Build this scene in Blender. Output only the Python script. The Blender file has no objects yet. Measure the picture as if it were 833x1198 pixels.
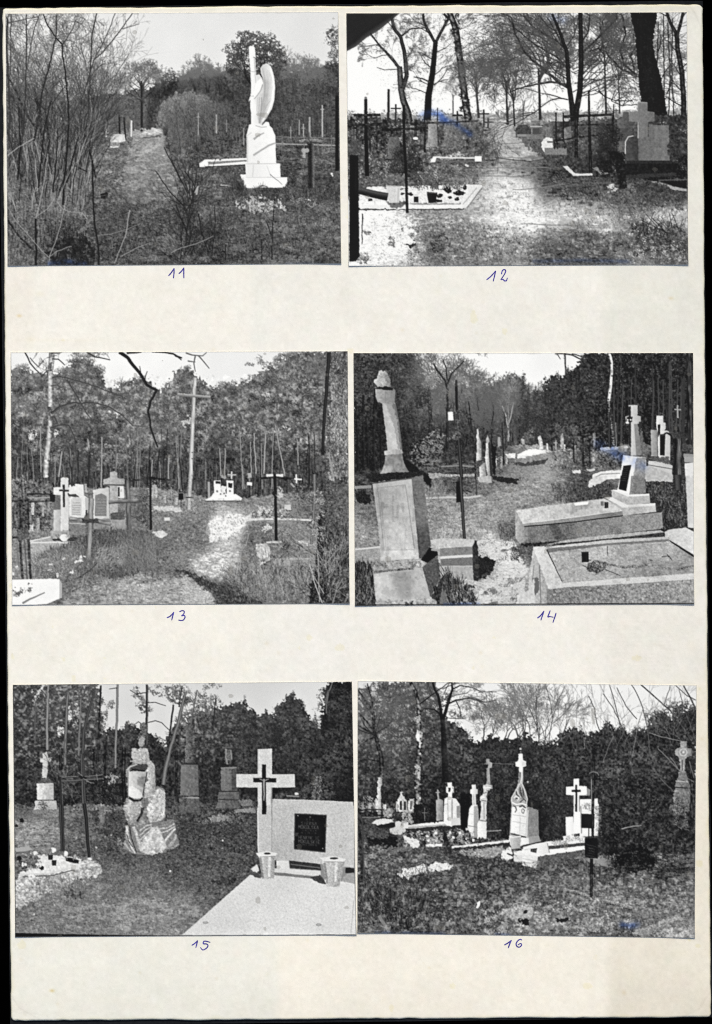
"""A worn album page with six black and white cemetery photographs, lying on a dark card on a black desk.
The pictures on the prints are drawn in code (numpy), then every depicted thing becomes a flat mesh part of its print."""
import bpy, math, random
import numpy as np

U = 0.00033                               # metres per unit of the page grid (833 x 1198 units)
GW, GH = 833.0, 1198.0
sc = bpy.context.scene
R = math.radians
def wx(x): return (x - GW / 2) * U
def wy(y): return (GH / 2 - y) * U

# ---------------------------------------------------------------- camera
cam = bpy.data.cameras.new('camera'); co = bpy.data.objects.new('camera', cam); sc.collection.objects.link(co)
HT = 1.3
co.location = (0, 0, HT); cam.sensor_fit = 'VERTICAL'; cam.angle = 2 * math.atan(GH * U / 2 / (HT - .0016))
cam.clip_start = .05; cam.clip_end = 100
sc.camera = co
# ---------------------------------------------------------------- sky, soft sun, exposure
EL, ROT = 50, 0
w = bpy.data.worlds.new('World'); sc.world = w; w.use_nodes = True
nt = w.node_tree; bg = nt.nodes['Background']; sky = nt.nodes.new('ShaderNodeTexSky')
sky.sky_type = 'NISHITA'; sky.sun_disc = False; sky.sun_elevation = R(EL); sky.sun_rotation = R(ROT); sky.air_density = 1.0; sky.dust_density = 3.0
nt.links.new(sky.outputs[0], bg.inputs[0]); bg.inputs[1].default_value = 0.08
sl = bpy.data.lights.new('sun', 'SUN'); so = bpy.data.objects.new('sun', sl); sc.collection.objects.link(so)
sl.energy = 1.5; sl.angle = R(12); sl.color = (.985, .94, .79)
so.rotation_euler = (-R(90 - EL), 0, 0)   # light comes from the upper edge of the page (+Y)
sc.view_settings.view_transform = 'Standard'; sc.view_settings.look = 'None'; sc.view_settings.gamma = 1
sc.view_settings.use_curve_mapping = False; sc.view_settings.exposure = 0.58
sc.cycles.use_denoising = False
sc.cycles.max_bounces = 3
sc.cycles.pixel_filter_type = 'BLACKMAN_HARRIS'; sc.cycles.filter_width = 1.15

# ---------------------------------------------------------------- materials
def material(name, rough=.8, spec=.2, base=(.5, .5, .5), attr=None, grain=0, gscale=2500, bump=0, bscale=900, mottle=0, mscale=14):
    m = bpy.data.materials.new(name); m.use_nodes = True
    n = m.node_tree; P = n.nodes['Principled BSDF']; L = n.links
    P.inputs['Roughness'].default_value = rough; P.inputs['Specular IOR Level'].default_value = spec
    tc = n.nodes.new('ShaderNodeTexCoord')
    if attr:
        a = n.nodes.new('ShaderNodeAttribute'); a.attribute_name = attr; col = a.outputs['Color']
    else:
        a = n.nodes.new('ShaderNodeRGB'); a.outputs[0].default_value = (*base, 1); col = a.outputs[0]
    for amt, scl, det in ((grain, gscale, 2), (mottle, mscale, 5)):
        if not amt: continue
        t = n.nodes.new('ShaderNodeTexNoise'); t.inputs['Scale'].default_value = scl; t.inputs['Detail'].default_value = det
        L.new(tc.outputs['Object'], t.inputs['Vector'])
        r = n.nodes.new('ShaderNodeMapRange'); r.inputs['From Min'].default_value = .25; r.inputs['From Max'].default_value = .75
        r.inputs['To Min'].default_value = 1 - amt; r.inputs['To Max'].default_value = 1 + amt
        L.new(t.outputs['Fac'], r.inputs['Value'])
        v = n.nodes.new('ShaderNodeVectorMath'); v.operation = 'SCALE'; L.new(col, v.inputs[0]); L.new(r.outputs[0], v.inputs['Scale']); col = v.outputs[0]
    L.new(col, P.inputs['Base Color'])
    if bump:
        t = n.nodes.new('ShaderNodeTexNoise'); t.inputs['Scale'].default_value = bscale; t.inputs['Detail'].default_value = 4
        L.new(tc.outputs['Object'], t.inputs['Vector'])
        b = n.nodes.new('ShaderNodeBump'); b.inputs['Strength'].default_value = bump; b.inputs['Distance'].default_value = .0001
        L.new(t.outputs['Fac'], b.inputs['Height']); L.new(b.outputs[0], P.inputs['Normal'])
    return m
M_desk = material('black_desk', .95, .0, (.0004, .0004, .0004), grain=.2, gscale=60)
M_card = material('charcoal_card', .95, .02, (.014, .0155, .018), grain=.25, gscale=900, mottle=.25, mscale=20)
M_page = material('aged_board', .9, .12, attr='tone', grain=.008, gscale=1500, bump=.16, bscale=450)
M_paper = material('print_paper', .7, .15, (.66, .64, .58), grain=.03, gscale=1500)
M_print = material('print_emulsion', .55, .12, attr='tone', grain=.03, gscale=3200)
M_ink = material('blue_ink', .6, .1, (.06, .05, .30), grain=.45, gscale=1400)

def tag(o, label=None, cat=None, group=None, kind=None):
    for k, v in (('label', label), ('category', cat), ('group', group), ('kind', kind)):
        if v: o[k] = v
    return o
def empty(name, loc=(0, 0, 0)):
    o = bpy.data.objects.new(name, None); sc.collection.objects.link(o); o.location = loc; o.empty_display_size = .01
    return o
def mesh_object(name, V, F, mat, parent=None, tone=None, smooth=True):
    """quads from arrays; tone is a linear colour per vertex"""
    me = bpy.data.meshes.new(name); V = np.asarray(V, np.float32); F = np.asarray(F, np.int32)
    me.vertices.add(len(V)); me.vertices.foreach_set('co', V.ravel())
    k = F.shape[1]
    me.loops.add(F.size); me.loops.foreach_set('vertex_index', F.ravel())
    me.polygons.add(len(F)); me.polygons.foreach_set('loop_start', np.arange(0, F.size, k, dtype=np.int32)); me.polygons.foreach_set('loop_total', np.full(len(F), k, np.int32))
    me.polygons.foreach_set('use_smooth', np.full(len(F), smooth))
    me.update(calc_edges=True)
    if tone is not None:
        a = me.attributes.new('tone', 'FLOAT_COLOR', 'POINT'); c = np.ones((len(V), 4), np.float32); c[:, :3] = tone; a.data.foreach_set('color', c.ravel())
    me.materials.append(mat)
    o = bpy.data.objects.new(name, me); sc.collection.objects.link(o)
    if parent: o.parent = parent
    return o
def lin(c): c = np.clip(c, 0, 1); return np.where(c <= .04045, c / 12.92, ((c + .055) / 1.055) ** 2.4)

# ---------------------------------------------------------------- desk, card, page
Z_CARD, Z_PAGE = .0004, .0016             # top surfaces
def slab(name, mat, outline, z0, z1, parent=None):
    """a thin flat board with a given outline"""
    n = len(outline); V = [(wx(x), wy(y), z1) for x, y in outline] + [(wx(x), wy(y), z0) for x, y in outline]
    me = bpy.data.meshes.new(name); me.from_pydata(V, [], [list(range(n))[::-1], list(range(n, 2 * n))] + [[i, (i + 1) % n, (i + 1) % n + n, i + n] for i in range(n)])
    me.materials.append(mat); me.update(); o = bpy.data.objects.new(name, me); sc.collection.objects.link(o)
    if parent: o.parent = parent
    return o
desk = slab('desk_surface', M_desk, [(-4000, -4000), (4800, -4000), (4800, 5200), (-4000, 5200)], -.02, 0)
tag(desk, 'plain black desk top that fills everything around the page', kind='structure')
_r = random.Random(5)
def edge(a, b, n, j=.35): return [(a[0] + (b[0] - a[0]) * i / n + _r.uniform(-j, j), a[1] + (b[1] - a[1]) * i / n + _r.uniform(-j, j)) for i in range(n)]
card = slab('backing_card', M_card, edge((-2.5, 8), (822.2, .3), 30) + edge((822.4, .3), (833.6, 1191), 40, .2) + edge((833.6, 1190.8), (11.8, 1201), 30) + edge((11.6, 1201), (-2.5, 8), 40, .2), .00001, Z_CARD)
tag(card, 'charcoal grey card showing as a thin dark rim around the cream album page', 'backing card')

def zwave(x, y):
    """gentle waviness of the page surface"""
    return .00022 * np.sin(x / 150 + .6) * np.sin(y / 190 + 1.1) + .00010 * np.sin(x / 61 + y / 83) + .00006 * np.sin(y / 37 + x / 210)
page = empty('album_page', (wx(417), wy(600), Z_CARD))
tag(page, 'large cream album page with worn edges and blue pen numbers under six photographs', 'album page')
PT = [(3.0, 9.6), (822.2, 4.8), (832.0, 1190.2), (13.2, 1194.2)]   # corners of the page, clockwise from the top left
def page_grid():
    g = np.random.default_rng(21)
    nu, nv = 560, 800
    v = np.linspace(0, 1, nv); u = np.linspace(0, 1, nu)
    v = np.concatenate([np.linspace(0, .006, 10)[:-1], np.linspace(.006, .994, nv - 18), np.linspace(.994, 1, 10)[1:]]); u = np.concatenate([np.linspace(0, .009, 10)[:-1], np.linspace(.009, .991, nu - 18), np.linspace(.991, 1, 10)[1:]])
    nu, nv = len(u), len(v)
    Hh = 1187.0
    def rnd_edge(n, a): k = np.interp(np.linspace(0, 1, n), np.linspace(0, 1, n // 6), g.standard_normal(n // 6)); return a * k + a * .5 * np.interp(np.linspace(0, 1, n), np.linspace(0, 1, n // 40 + 2), g.standard_normal(n // 40 + 2)) * 1.6
    # left and right limits per row, bowed as in the photograph
    lx = PT[0][0] + (PT[3][0] - PT[0][0]) * v + -1.0 * np.sin(np.pi * v) + rnd_edge(nv, .22)
    rx = PT[1][0] + (PT[2][0] - PT[1][0]) * v + -.8 * np.sin(np.pi * v) + rnd_edge(nv, .22)
    def inset(d, r): d = np.clip(d, 0, r); return r - np.sqrt(np.maximum(r * r - (r - d) ** 2, 0))
    dt, db = v * Hh, (1 - v) * Hh
    lx = lx + inset(dt, 3.5) + inset(db, 5); rx = rx - inset(dt, 6.5) - inset(db, 5)
    X = lx[:, None] + (rx - lx)[:, None] * u[None, :]
    ty = PT[0][1] + (PT[1][1] - PT[0][1]) * u - .6 * np.sin(np.pi * u) + rnd_edge(nu, .28); by = PT[3][1] + (PT[2][1] - PT[3][1]) * u + rnd_edge(nu, .25)
    Y = ty[None, :] + (by - ty)[None, :] * v[:, None]
    Z = Z_PAGE + zwave(X, Y)
    # soft worn edge
    d = np.minimum(np.minimum(X - lx[:, None], rx[:, None] - X), np.minimum(Y - ty[None, :], by[None, :] - Y))
    Z = Z - .00045 * np.clip(1 - d / 2.2, 0, 1) ** 2
    return X, Y, Z, d
X, Y, Z, D_ = page_grid()
gp = np.random.default_rng(8)
def soft(a, lo, hi, w): return 1 / (1 + np.exp(-(a - lo) / w)) * (1 / (1 + np.exp((a - hi) / w)))
def lattice(X, Y, l, g):
    nx, ny = int(GW / l) + 4, int(GH / l) + 4; L = g.standard_normal((ny, nx)); fx, fy = (X + 10) / l, (Y + 10) / l
    xi, yi = np.clip(fx.astype(int), 0, nx - 2), np.clip(fy.astype(int), 0, ny - 2); a, b = fx - xi, fy - yi; a, b = a * a * (3 - 2 * a), b * b * (3 - 2 * b)
    return (L[yi, xi] * (1 - a) + L[yi, xi + 1] * a) * (1 - b) + (L[yi + 1, xi] * (1 - a) + L[yi + 1, xi + 1] * a) * b
base = np.stack([np.full(X.shape, .953), np.full(X.shape, .938), np.full(X.shape, .892)], -1)
q = X / GW; p = Y / GH
base += (-.012 * q - .02 * np.clip((.03 - p) / .03, 0, 1) - .018 * np.clip((p - .95) / .05, 0, 1))[..., None]
# offset ghosts of the facing page: cooler and warmer panels with fairly straight edges
for x0, x1, y0, y1, c in ((-50, 820, -50, 14, (-.01, -.015, -.03)), (295, 314, 316, 412, (-.02, -.012, -.008)), (314, 706, 316, 412, (-.012, -.010, -.006)), (706, 850, -50, 412, (-.040, -.034, -.034)), (-50, 40, 312, 412, (-.01, -.016, -.02)),
    (295, 320, 708, 800, (-.010, -.006, -.002)), (320, 412, 708, 800, (-.004, -.002, .006)), (708, 850, 412, 800, (-.022, -.022, -.020)), (412, 708, 700, 800, (-.002, -.002, .002)),
    (-50, 325, 1092, 1250, (-.024, -.018, -.020)), (325, 712, 1092, 1250, (.006, -.002, -.014)), (712, 850, 800, 1250, (-.028, -.040, -.060)), (712, 850, 1150, 1250, (-.02, -.02, -.02))):
    base += (soft(X, x0, x1, 2.5) * soft(Y, y0, y1, 3))[..., None] * np.array(c)
for x0, x1, y0, y1 in ((712, 790, 716, 790), (40, 70, 745, 790), (712, 760, 800, 1090)):      # very faint mirrored print lines
    base -= (.012 * soft(X, x0, x1, 3) * soft(Y, y0, y1, 3) * (np.sin(Y * 1.35) > .3) * (lattice(X, Y, 4, gp) > 0))[..., None]
base += (.005 * lattice(X, Y, 60, gp) + .005 * lattice(X, Y, 18, gp) + .006 * lattice(X, Y, 5, gp) + .008 * lattice(X, Y, 2.4, gp))[..., None]
base += .003 * np.stack([lattice(X, Y, 9, gp), lattice(X, Y, 9, gp) * .4, -lattice(X, Y, 9, gp)], -1)
for _ in range(190):                      # foxing and dirt specks
    x, y = gp.uniform(10, 825), gp.uniform(8, 1190); r = gp.uniform(.6, 1.8); a = gp.uniform(.01, .05)
    i0, i1 = np.searchsorted(Y[:, 250], [y - 6, y + 6]); j0, j1 = np.searchsorted(X[400], [x - 9, x + 9])
    m = np.exp(-((X[i0:i1, j0:j1] - x) ** 2 + (Y[i0:i1, j0:j1] - y) ** 2) / (2 * r * r)) * a
    base[i0:i1, j0:j1] -= m[..., None] * np.array([.6, .9, 1.5])
for x, y, r, a in ((22.5, 369.5, 1.5, .12), (785, 349, 1.6, .07), (61, 1159, 1.5, .16), (36.5, 397, 3, .015), (75, 398, 26, .012), (47, 344, 3, .02)):
    i0, i1 = np.searchsorted(Y[:, 250], [y - 40, y + 40]); j0, j1 = np.searchsorted(X[400], [x - 60, x + 60])
    m = np.exp(-((X[i0:i1, j0:j1] - x) ** 2 / (2 * (r * 1.3) ** 2) + (Y[i0:i1, j0:j1] - y) ** 2 / (2 * (r * (.06 if r > 20 else .8)) ** 2))) * a
    base[i0:i1, j0:j1] -= m[..., None] * np.array([.5, .9, 1.8])
for pts, a, wd in (([(806, 7), (813, 15), (821, 34)], .035, .8), ([(797, 6), (806, 14), (818, 20)], .02, .7), ([(14, 1166), (24, 1180), (48, 1193)], .03, .8), ([(800, 1189), (818, 1180), (831, 1160)], .03, .8), ([(4, 24), (10, 15), (24, 10)], .03, .8), ([(28, 1184), (50, 1187)], .02, .6), ([(60, 404), (180, 402), (290, 401)], .008, .9), ([(700, 402), (812, 404)], .006, 1)):
    for (ax, ay), (bx, by) in zip(pts[:-1], pts[1:]):      # handling creases
        i0, i1 = np.searchsorted(Y[:, 250], [min(ay, by) - 12, max(ay, by) + 12])
        xx, yy = X[i0:i1], Y[i0:i1]; t = np.clip(((xx - ax) * (bx - ax) + (yy - ay) * (by - ay)) / ((bx - ax) ** 2 + (by - ay) ** 2), 0, 1)
        dd = (xx - ax - t * (bx - ax)) ** 2 + (yy - ay - t * (by - ay)) ** 2
        base[i0:i1] -= (np.exp(-dd / (2 * wd * wd)) * a)[..., None]
e = np.clip(1 - D_ / (3.2 + 1.6 * lattice(X, Y, 12, gp)), 0, 1)      # yellowed rim
base -= (e * .6)[..., None] * np.array([.02, .03, .10]); base -= (np.clip(1 - D_ / 1.2, 0, 1) * .10)[..., None]
nv_, nu_ = X.shape
idx = np.arange(nv_ * nu_).reshape(nv_, nu_)
F = np.stack([idx[:-1, :-1], idx[1:, :-1], idx[1:, 1:], idx[:-1, 1:]], -1).reshape(-1, 4)
Vp = np.stack([wx(X), wy(Y), Z], -1).reshape(-1, 3) - np.array(page.location)
ring = np.concatenate([idx[0, :-1], idx[:-1, -1], idx[-1, :0:-1], idx[:0:-1, 0]])
low = Vp[ring].copy(); low[:, 2] = .00002
n0 = len(Vp); k = len(ring); lowi = np.arange(n0, n0 + k)
F = np.concatenate([F, np.stack([ring, np.roll(ring, -1), np.roll(lowi, -1), lowi], -1)])
tone = lin(base.reshape(-1, 3)); tone = np.concatenate([tone, np.tile(np.array([[.45, .41, .32]]), (k, 1))])
mesh_object('sheet', np.concatenate([Vp, low]), F, M_page, page, tone)

# ---------------------------------------------------------------- pen numbers
def stroke_mesh(strokes, z, width=1.5):
    V, F = [], []
    for si, pts in enumerate(strokes):
        P = np.array(pts, float)
        if len(P) > 2:                    # smooth the corner a little
            t = np.linspace(0, len(P) - 1, (len(P) - 1) * 8 + 1); i = np.minimum(t.astype(int), len(P) - 2); f = (t - i)[:, None]
            a, b, c, d = P[np.maximum(i - 1, 0)], P[i], P[i + 1], P[np.minimum(i + 2, len(P) - 1)]
            P = .5 * (2 * b + (c - a) * f + (2 * a - 5 * b + 4 * c - d) * f ** 2 + (3 * b - a - 3 * c + d) * f ** 3)
        else: P = P[0] + (P[1] - P[0]) * np.linspace(0, 1, 9)[:, None]
        T = np.gradient(P, axis=0); T /= np.hypot(*T.T)[:, None] + 1e-9; N = np.stack([-T[:, 1], T[:, 0]], 1)
        n = len(P); w = width * (.72 + .28 * np.sin(np.linspace(.5, 3.0, n))) * (1 + .12 * np.array([_r.uniform(-1, 1) for _ in range(n)]))
        zz = z + .000012 * si
        A, B = P - N * w[:, None] / 2, P + N * w[:, None] / 2
        cap0, cap1 = P[0] - T[0] * w[0] * .4, P[-1] + T[-1] * w[-1] * .4
        o = len(V)
        for q_ in list(A) + list(B): V.append((wx(q_[0]), wy(q_[1]), zz + float(zwave(q_[0], q_[1]))))
        for i in range(n - 1): F.append((o + i, o + i + 1, o + n + i + 1, o + n + i))
        for cp, i in ((cap0, 0), (cap1, n - 1)):
            c0 = len(V); e1 = cp + N[i] * w[i] * .22; e2 = cp - N[i] * w[i] * .22
            V.append((wx(e2[0]), wy(e2[1]), zz + float(zwave(*e2)))); V.append((wx(e1[0]), wy(e1[1]), zz + float(zwave(*e1))))
            F.append((o + i, c0, c0 + 1, o + n + i) if i else (o + i, o + n + i, c0 + 1, c0))
    return np.array(V), np.array(F)
def zoomed(ox, oy): return lambda *a: [(ox + a[i] / 13.88, oy + a[i + 1] / 13.88) for i in range(0, len(a), 2)]
n11, n12, n13, n14, n15, n16 = zoomed(180, 300), zoomed(550, 300), zoomed(180, 700), zoomed(610, 700), zoomed(210, 1085), zoomed(570, 1085)
for txt, digits in (
    ('11', ([n11(242, 312, 285, 262, 328, 196), n11(328, 196, 328, 260, 318, 350)], [n11(408, 278, 445, 245, 488, 186), n11(488, 186, 486, 260, 488, 352)])),
    ('12', ([n12(272, 376, 340, 320, 414, 236), n12(414, 236, 398, 310, 376, 400)], [n12(510, 284, 520, 240, 545, 214, 575, 225, 572, 260, 545, 310, 500, 376), n12(500, 376, 530, 372, 560, 396, 590, 392, 604, 352)])),
    ('13', ([n13(214, 314, 265, 290, 322, 228), n13(322, 228, 305, 290, 290, 352)], [n13(418, 216, 460, 200, 492, 212, 488, 245, 450, 285), n13(450, 285, 490, 278, 506, 305, 480, 350, 440, 360, 402, 352)])),
    ('14', ([n14(262, 318, 310, 280, 366, 206), n14(366, 206, 340, 280, 316, 354)], [n14(466, 202, 448, 250, 430, 300, 460, 296, 515, 306), n14(562, 240, 540, 310, 512, 392)])),
    ('15', ([n15(203, 288, 245, 262, 292, 216), n15(292, 216, 280, 270, 266, 328)], [n15(396, 222, 386, 262, 440, 270, 462, 296, 440, 335, 380, 366, 342, 328), n15(396, 222, 440, 226, 496, 242)])),
    ('16', ([n16(283, 284, 335, 255, 392, 212), n16(392, 212, 365, 270, 342, 334)], [n16(562, 206, 540, 194, 500, 215, 470, 265, 485, 310, 525, 320, 560, 285, 540, 262, 500, 285)]))):
    h = bpy.data.objects.new('handwritten_number', None); sc.collection.objects.link(h); h.parent = page
    h['label'] = 'number %s written in blue pen under its photograph' % txt
    for d in digits:
        V, F_ = stroke_mesh(d, Z_PAGE + .00003)
        o = mesh_object('pen_digit', V - np.array(page.location), F_, M_ink, h, smooth=False)

# ---------------------------------------------------------------- drawing the pictures

K = 4                                    # drawing resolution, dots per unit of the page grid
rng = np.random.default_rng(11)
rnd = random.Random(7)
clip = np.clip

def vnoise(h, w, lx, ly, g):
    """smooth lattice noise over h x w dots with cells of lx x ly dots, about unit variance"""
    ny, nx = int(h / ly) + 3, int(w / lx) + 3
    L = g.standard_normal((ny, nx)).astype(np.float32)
    y = np.arange(h, dtype=np.float32) / ly + g.random()
    x = np.arange(w, dtype=np.float32) / lx + g.random()
    yi, xi = y.astype(int), x.astype(int)
    fy, fx = (y - yi)[:, None], (x - xi)[None, :]
    fy, fx = fy * fy * (3 - 2 * fy), fx * fx * (3 - 2 * fx)
    R0, R1 = L[yi], L[yi + 1]
    a = R0[:, xi] * (1 - fx) + R0[:, xi + 1] * fx
    b = R1[:, xi] * (1 - fx) + R1[:, xi + 1] * fx
    r = a * (1 - fy) + b * fy
    return ((r - r.mean()) / r.std()).astype(np.float32)

class Picture:
    """a black and white picture drawn in tones (0 black, 1 white), with the part of the picture each dot belongs to"""
    def __init__(s, quad, seed):
        s.quad = quad
        xs, ys = [p[0] for p in quad], [p[1] for p in quad]
        s.x0, s.y0 = math.floor(min(xs)) - 1, math.floor(min(ys)) - 1
        s.w, s.h = (math.ceil(max(xs)) + 2 - s.x0) * K, (math.ceil(max(ys)) + 2 - s.y0) * K
        s.img = np.full((s.h, s.w), .5, np.float32)
        s.ids = np.zeros((s.h, s.w), np.int16)
        s.ink = []                        # blue ink smears: (polyline, width, strength)
        s.parts = [('background', None, None)]
        s.g = np.random.default_rng(seed); s.r = random.Random(seed)
        g = s.g
        s.N = {k: vnoise(s.h, s.w, k * K, k * K * a, g) for k, a in ((1, 1), (2, 1), (4, 1), (9, 1), (22, 1))}
        s.N['1h'] = vnoise(s.h, s.w, 2.2 * K, .9 * K, g)
        s.N['3h'] = vnoise(s.h, s.w, 6 * K, 2 * K, g)
        s.N['9h'] = vnoise(s.h, s.w, 20 * K, 6 * K, g)
        s.N['v'] = vnoise(s.h, s.w, 1.2 * K, 7 * K, g)
        s.N['v2'] = vnoise(s.h, s.w, 3 * K, 30 * K, g)
        s.cur = 0
        s.N[1] = (s.N[1] + 1.1 * vnoise(s.h, s.w, .55 * K, .55 * K, g)) / 1.45
    def part(s, name, label=None, parent=None):
        s.parts.append((name, label, parent)); s.cur = len(s.parts) - 1
        return s.cur
    def use(s, k): s.cur = k
    # ---- fields
    def tone(s, pts, sigma=14):
        """smooth field through scattered (x, y, value) points"""
        st = 8
        Y = s.y0 + (np.arange(0, s.h + st, st)) / K; X = s.x0 + (np.arange(0, s.w + st, st)) / K
        XX, YY = np.meshgrid(X, Y)
        n = np.zeros_like(XX); d = np.zeros_like(XX)
        for px, py, v in pts:
            r2 = (XX - px) ** 2 + (YY - py) ** 2
            w = np.exp(-r2 / (2 * sigma * sigma)) + 1e-4 / (1 + r2 * r2 * 1e-4)
            n += w * v; d += w
        f = n / d
        iy = np.arange(s.h) / st; ix = np.arange(s.w) / st
        yi, xi = iy.astype(int), ix.astype(int)
        fy, fx = (iy - yi)[:, None], (ix - xi)[None, :]
        a = f[yi][:, xi] * (1 - fx) + f[yi][:, xi + 1] * fx
        b = f[yi + 1][:, xi] * (1 - fx) + f[yi + 1][:, xi + 1] * fx
        return (a * (1 - fy) + b * fy).astype(np.float32)
    def tex(s, **k):
        """sum of noise layers, e.g. tex(n1=.1, n4=.05)"""
        o = 0
        for n, a in k.items():
            key = n[1:]
            o = o + a * s.N[int(key) if key.isdigit() else key]
        return o
    # ---- areas
    def mask(s, poly, rough=0, rk=2):
        rough = rough * .45 if rough <= .35 else rough * .85
        xs, ys = [p[0] for p in poly], [p[1] for p in poly]
        pad = rough * 3 + 1
        a = max(0, int((min(xs) - pad - s.x0) * K)); b = min(s.w, int((max(xs) + pad - s.x0) * K) + 1)
        c = max(0, int((min(ys) - pad - s.y0) * K)); d = min(s.h, int((max(ys) + pad - s.y0) * K) + 1)
        if a >= b or c >= d: return None
        X = np.broadcast_to(s.x0 + (np.arange(a, b) + .5) / K, (d - c, b - a)).astype(np.float32)
        Y = np.broadcast_to((s.y0 + (np.arange(c, d) + .5) / K)[:, None], (d - c, b - a)).astype(np.float32)
        if rough:
            X = X + rough * (s.N[rk][c:d, a:b] + .3 * s.N[1][c:d, a:b]); Y = Y + rough * (s.N[rk][::-1, ::-1][c:d, a:b] + .3 * s.N[1][::-1][c:d, a:b])
        m = np.zeros((d - c, b - a), bool)
        for (x1, y1), (x2, y2) in zip(poly, poly[1:] + poly[:1]):
            if y1 == y2: continue
            t = (Y > min(y1, y2)) & (Y <= max(y1, y2))
            m ^= t & (X < (x2 - x1) * (Y - y1) / (y2 - y1) + x1)
        return (slice(c, d), slice(a, b)), m
    def fill(s, poly, v, rough=0, rk=2, keep=None, **tx):
        """paint a polygon: v is a tone, a field, or (left, right) / ('v', top, bottom)"""
        r = s.mask(poly, rough, rk)
        if r is None: return
        sl, m = r
        if keep is not None: m = m & keep[sl]
        if isinstance(v, tuple):
            if v[0] == 'v':
                ys = [p[1] for p in poly]; t = (s.y0 + np.arange(sl[0].start, sl[0].stop) / K - min(ys)) / (max(ys) - min(ys) + .01)
                val = np.broadcast_to((v[1] + (v[2] - v[1]) * t)[:, None], m.shape)
            else:
                xs = [p[0] for p in poly]; t = (s.x0 + np.arange(sl[1].start, sl[1].stop) / K - min(xs)) / (max(xs) - min(xs) + .01)
                val = np.broadcast_to((v[0] + (v[1] - v[0]) * t)[None, :], m.shape)
        elif isinstance(v, np.ndarray): val = v[sl]
        else: val = np.full(m.shape, v, np.float32)
        for n, a in tx.items():
            key = n[1:]; val = val + .58 * a * s.N[int(key) if key.isdigit() else key][sl]
        s.img[sl][m] = val[m]; s.ids[sl][m] = s.cur
    def rect(s, x0, y0, x1, y1, v, **k): s.fill([(x0, y0), (x1, y0), (x1, y1), (x0, y1)], v, **k)
    def add(s, poly, dv, rough=0, soft=0, rk=2):
        """lighten or darken an area without changing what it belongs to"""
        r = s.mask(poly, rough, rk)
        if r is None: return
        sl, m = r
        if soft:
            m = m.astype(np.float32)
            n = max(1, int(soft * K))
            for ax in (0, 1):
                for _ in range(2):
                    c = np.cumsum(np.pad(m, [(n, n) if i == ax else (0, 0) for i in (0, 1)], mode='edge'), axis=ax)
                    m = (c[2 * n:] - c[:-2 * n]) / (2 * n) if ax == 0 else (c[:, 2 * n:] - c[:, :-2 * n]) / (2 * n)
        s.img[sl] += dv * m
    def blob(s, cx, cy, rx, ry, n=14, j=.12):
        return [(cx + rx * math.cos(t) * (1 + s.r.uniform(-j, j)), cy + ry * math.sin(t) * (1 + s.r.uniform(-j, j))) for t in [2 * math.pi * i / n for i in range(n)]]
    # ---- dots, strokes
    def dots(s, x, y, r, v, ident=True, mix=1):
        """round dots: arrays of centre, radius (page units) and tone"""
        x = np.asarray(x); y = np.asarray(y); r = np.broadcast_to(np.asarray(r, float), x.shape); v = np.broadcast_to(np.asarray(v, float), x.shape)
        xi = ((x - s.x0) * K).astype(int); yi = ((y - s.y0) * K).astype(int)
        rr = np.round(r * K * 2).astype(int)               # half dots
        for q in np.unique(rr):
            m = rr == q
            R = q / 2; c = int(math.ceil(R))
            px, py, pv = xi[m], yi[m], v[m]
            for dy in range(-c, c + 1):
                for dx in range(-c, c + 1):
                    if dx * dx + dy * dy > R * R + .3: continue
                    X, Y = px + dx, py + dy
                    k = (X >= 0) & (X < s.w) & (Y >= 0) & (Y < s.h)
                    s.img[Y[k], X[k]] = pv[k] if mix == 1 else s.img[Y[k], X[k]] * (1 - mix) + pv[k] * mix
                    if ident: s.ids[Y[k], X[k]] = s.cur
    def ribbon(s, path, w0, w1=None, v=.2, jit=0, wob=0, ident=True, tex=0, tk=1):
        """a band along a path; v is a tone or a list of tones across the band, left to right of the direction of travel"""
        w1 = w0 if w1 is None else w1
        if np.isscalar(v) and v < .2 and w0 > 1.1: v, tex, tk = [v, v + .02, v + .17, v + .05, v - .02], tex or .06, 2
        P = np.array(path, float)
        if wob:
            Q = [P[0]]
            for a, b in zip(P[:-1], P[1:]):
                L = np.hypot(*(b - a)); n = max(1, int(L / 5))
                for i in range(1, n + 1):
                    p = a + (b - a) * i / n
                    if i < n: p = p + np.array([s.r.uniform(-wob, wob), s.r.uniform(-wob, wob)])
                    Q.append(p)
            P = np.array(Q)
        d = np.hypot(*(P[1:] - P[:-1]).T); T = np.concatenate([[0], np.cumsum(d)])
        n = max(2, int(T[-1] * K * 1.6)); t = np.linspace(0, T[-1], n)
        cx, cy = np.interp(t, T, P[:, 0]), np.interp(t, T, P[:, 1])
        dx, dy = np.gradient(cx), np.gradient(cy); L = np.hypot(dx, dy) + 1e-9
        nx, ny = -dy / L, dx / L
        w = w0 + (w1 - w0) * t / (T[-1] + 1e-9)
        m = max(1, int(max(w0, w1) * K * 1.6))
        for i in range(m):
            u = (i + .5) / m
            xx, yy = cx + nx * w * (u - .5), cy + ny * w * (u - .5)
            val = v if np.isscalar(v) else np.interp(u, np.linspace(0, 1, len(v)), v)
            val = val + (s.g.standard_normal(n) * jit if jit else 0)
            X = ((xx - s.x0) * K).astype(int); Y = ((yy - s.y0) * K).astype(int)
            k = (X >= 0) & (X < s.w) & (Y >= 0) & (Y < s.h)
            val = np.broadcast_to(val, X.shape)[k]
            if tex: val = val + tex * s.N[tk][Y[k], X[k]]
            s.img[Y[k], X[k]] = val
            if ident: s.ids[Y[k], X[k]] = s.cur
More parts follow.
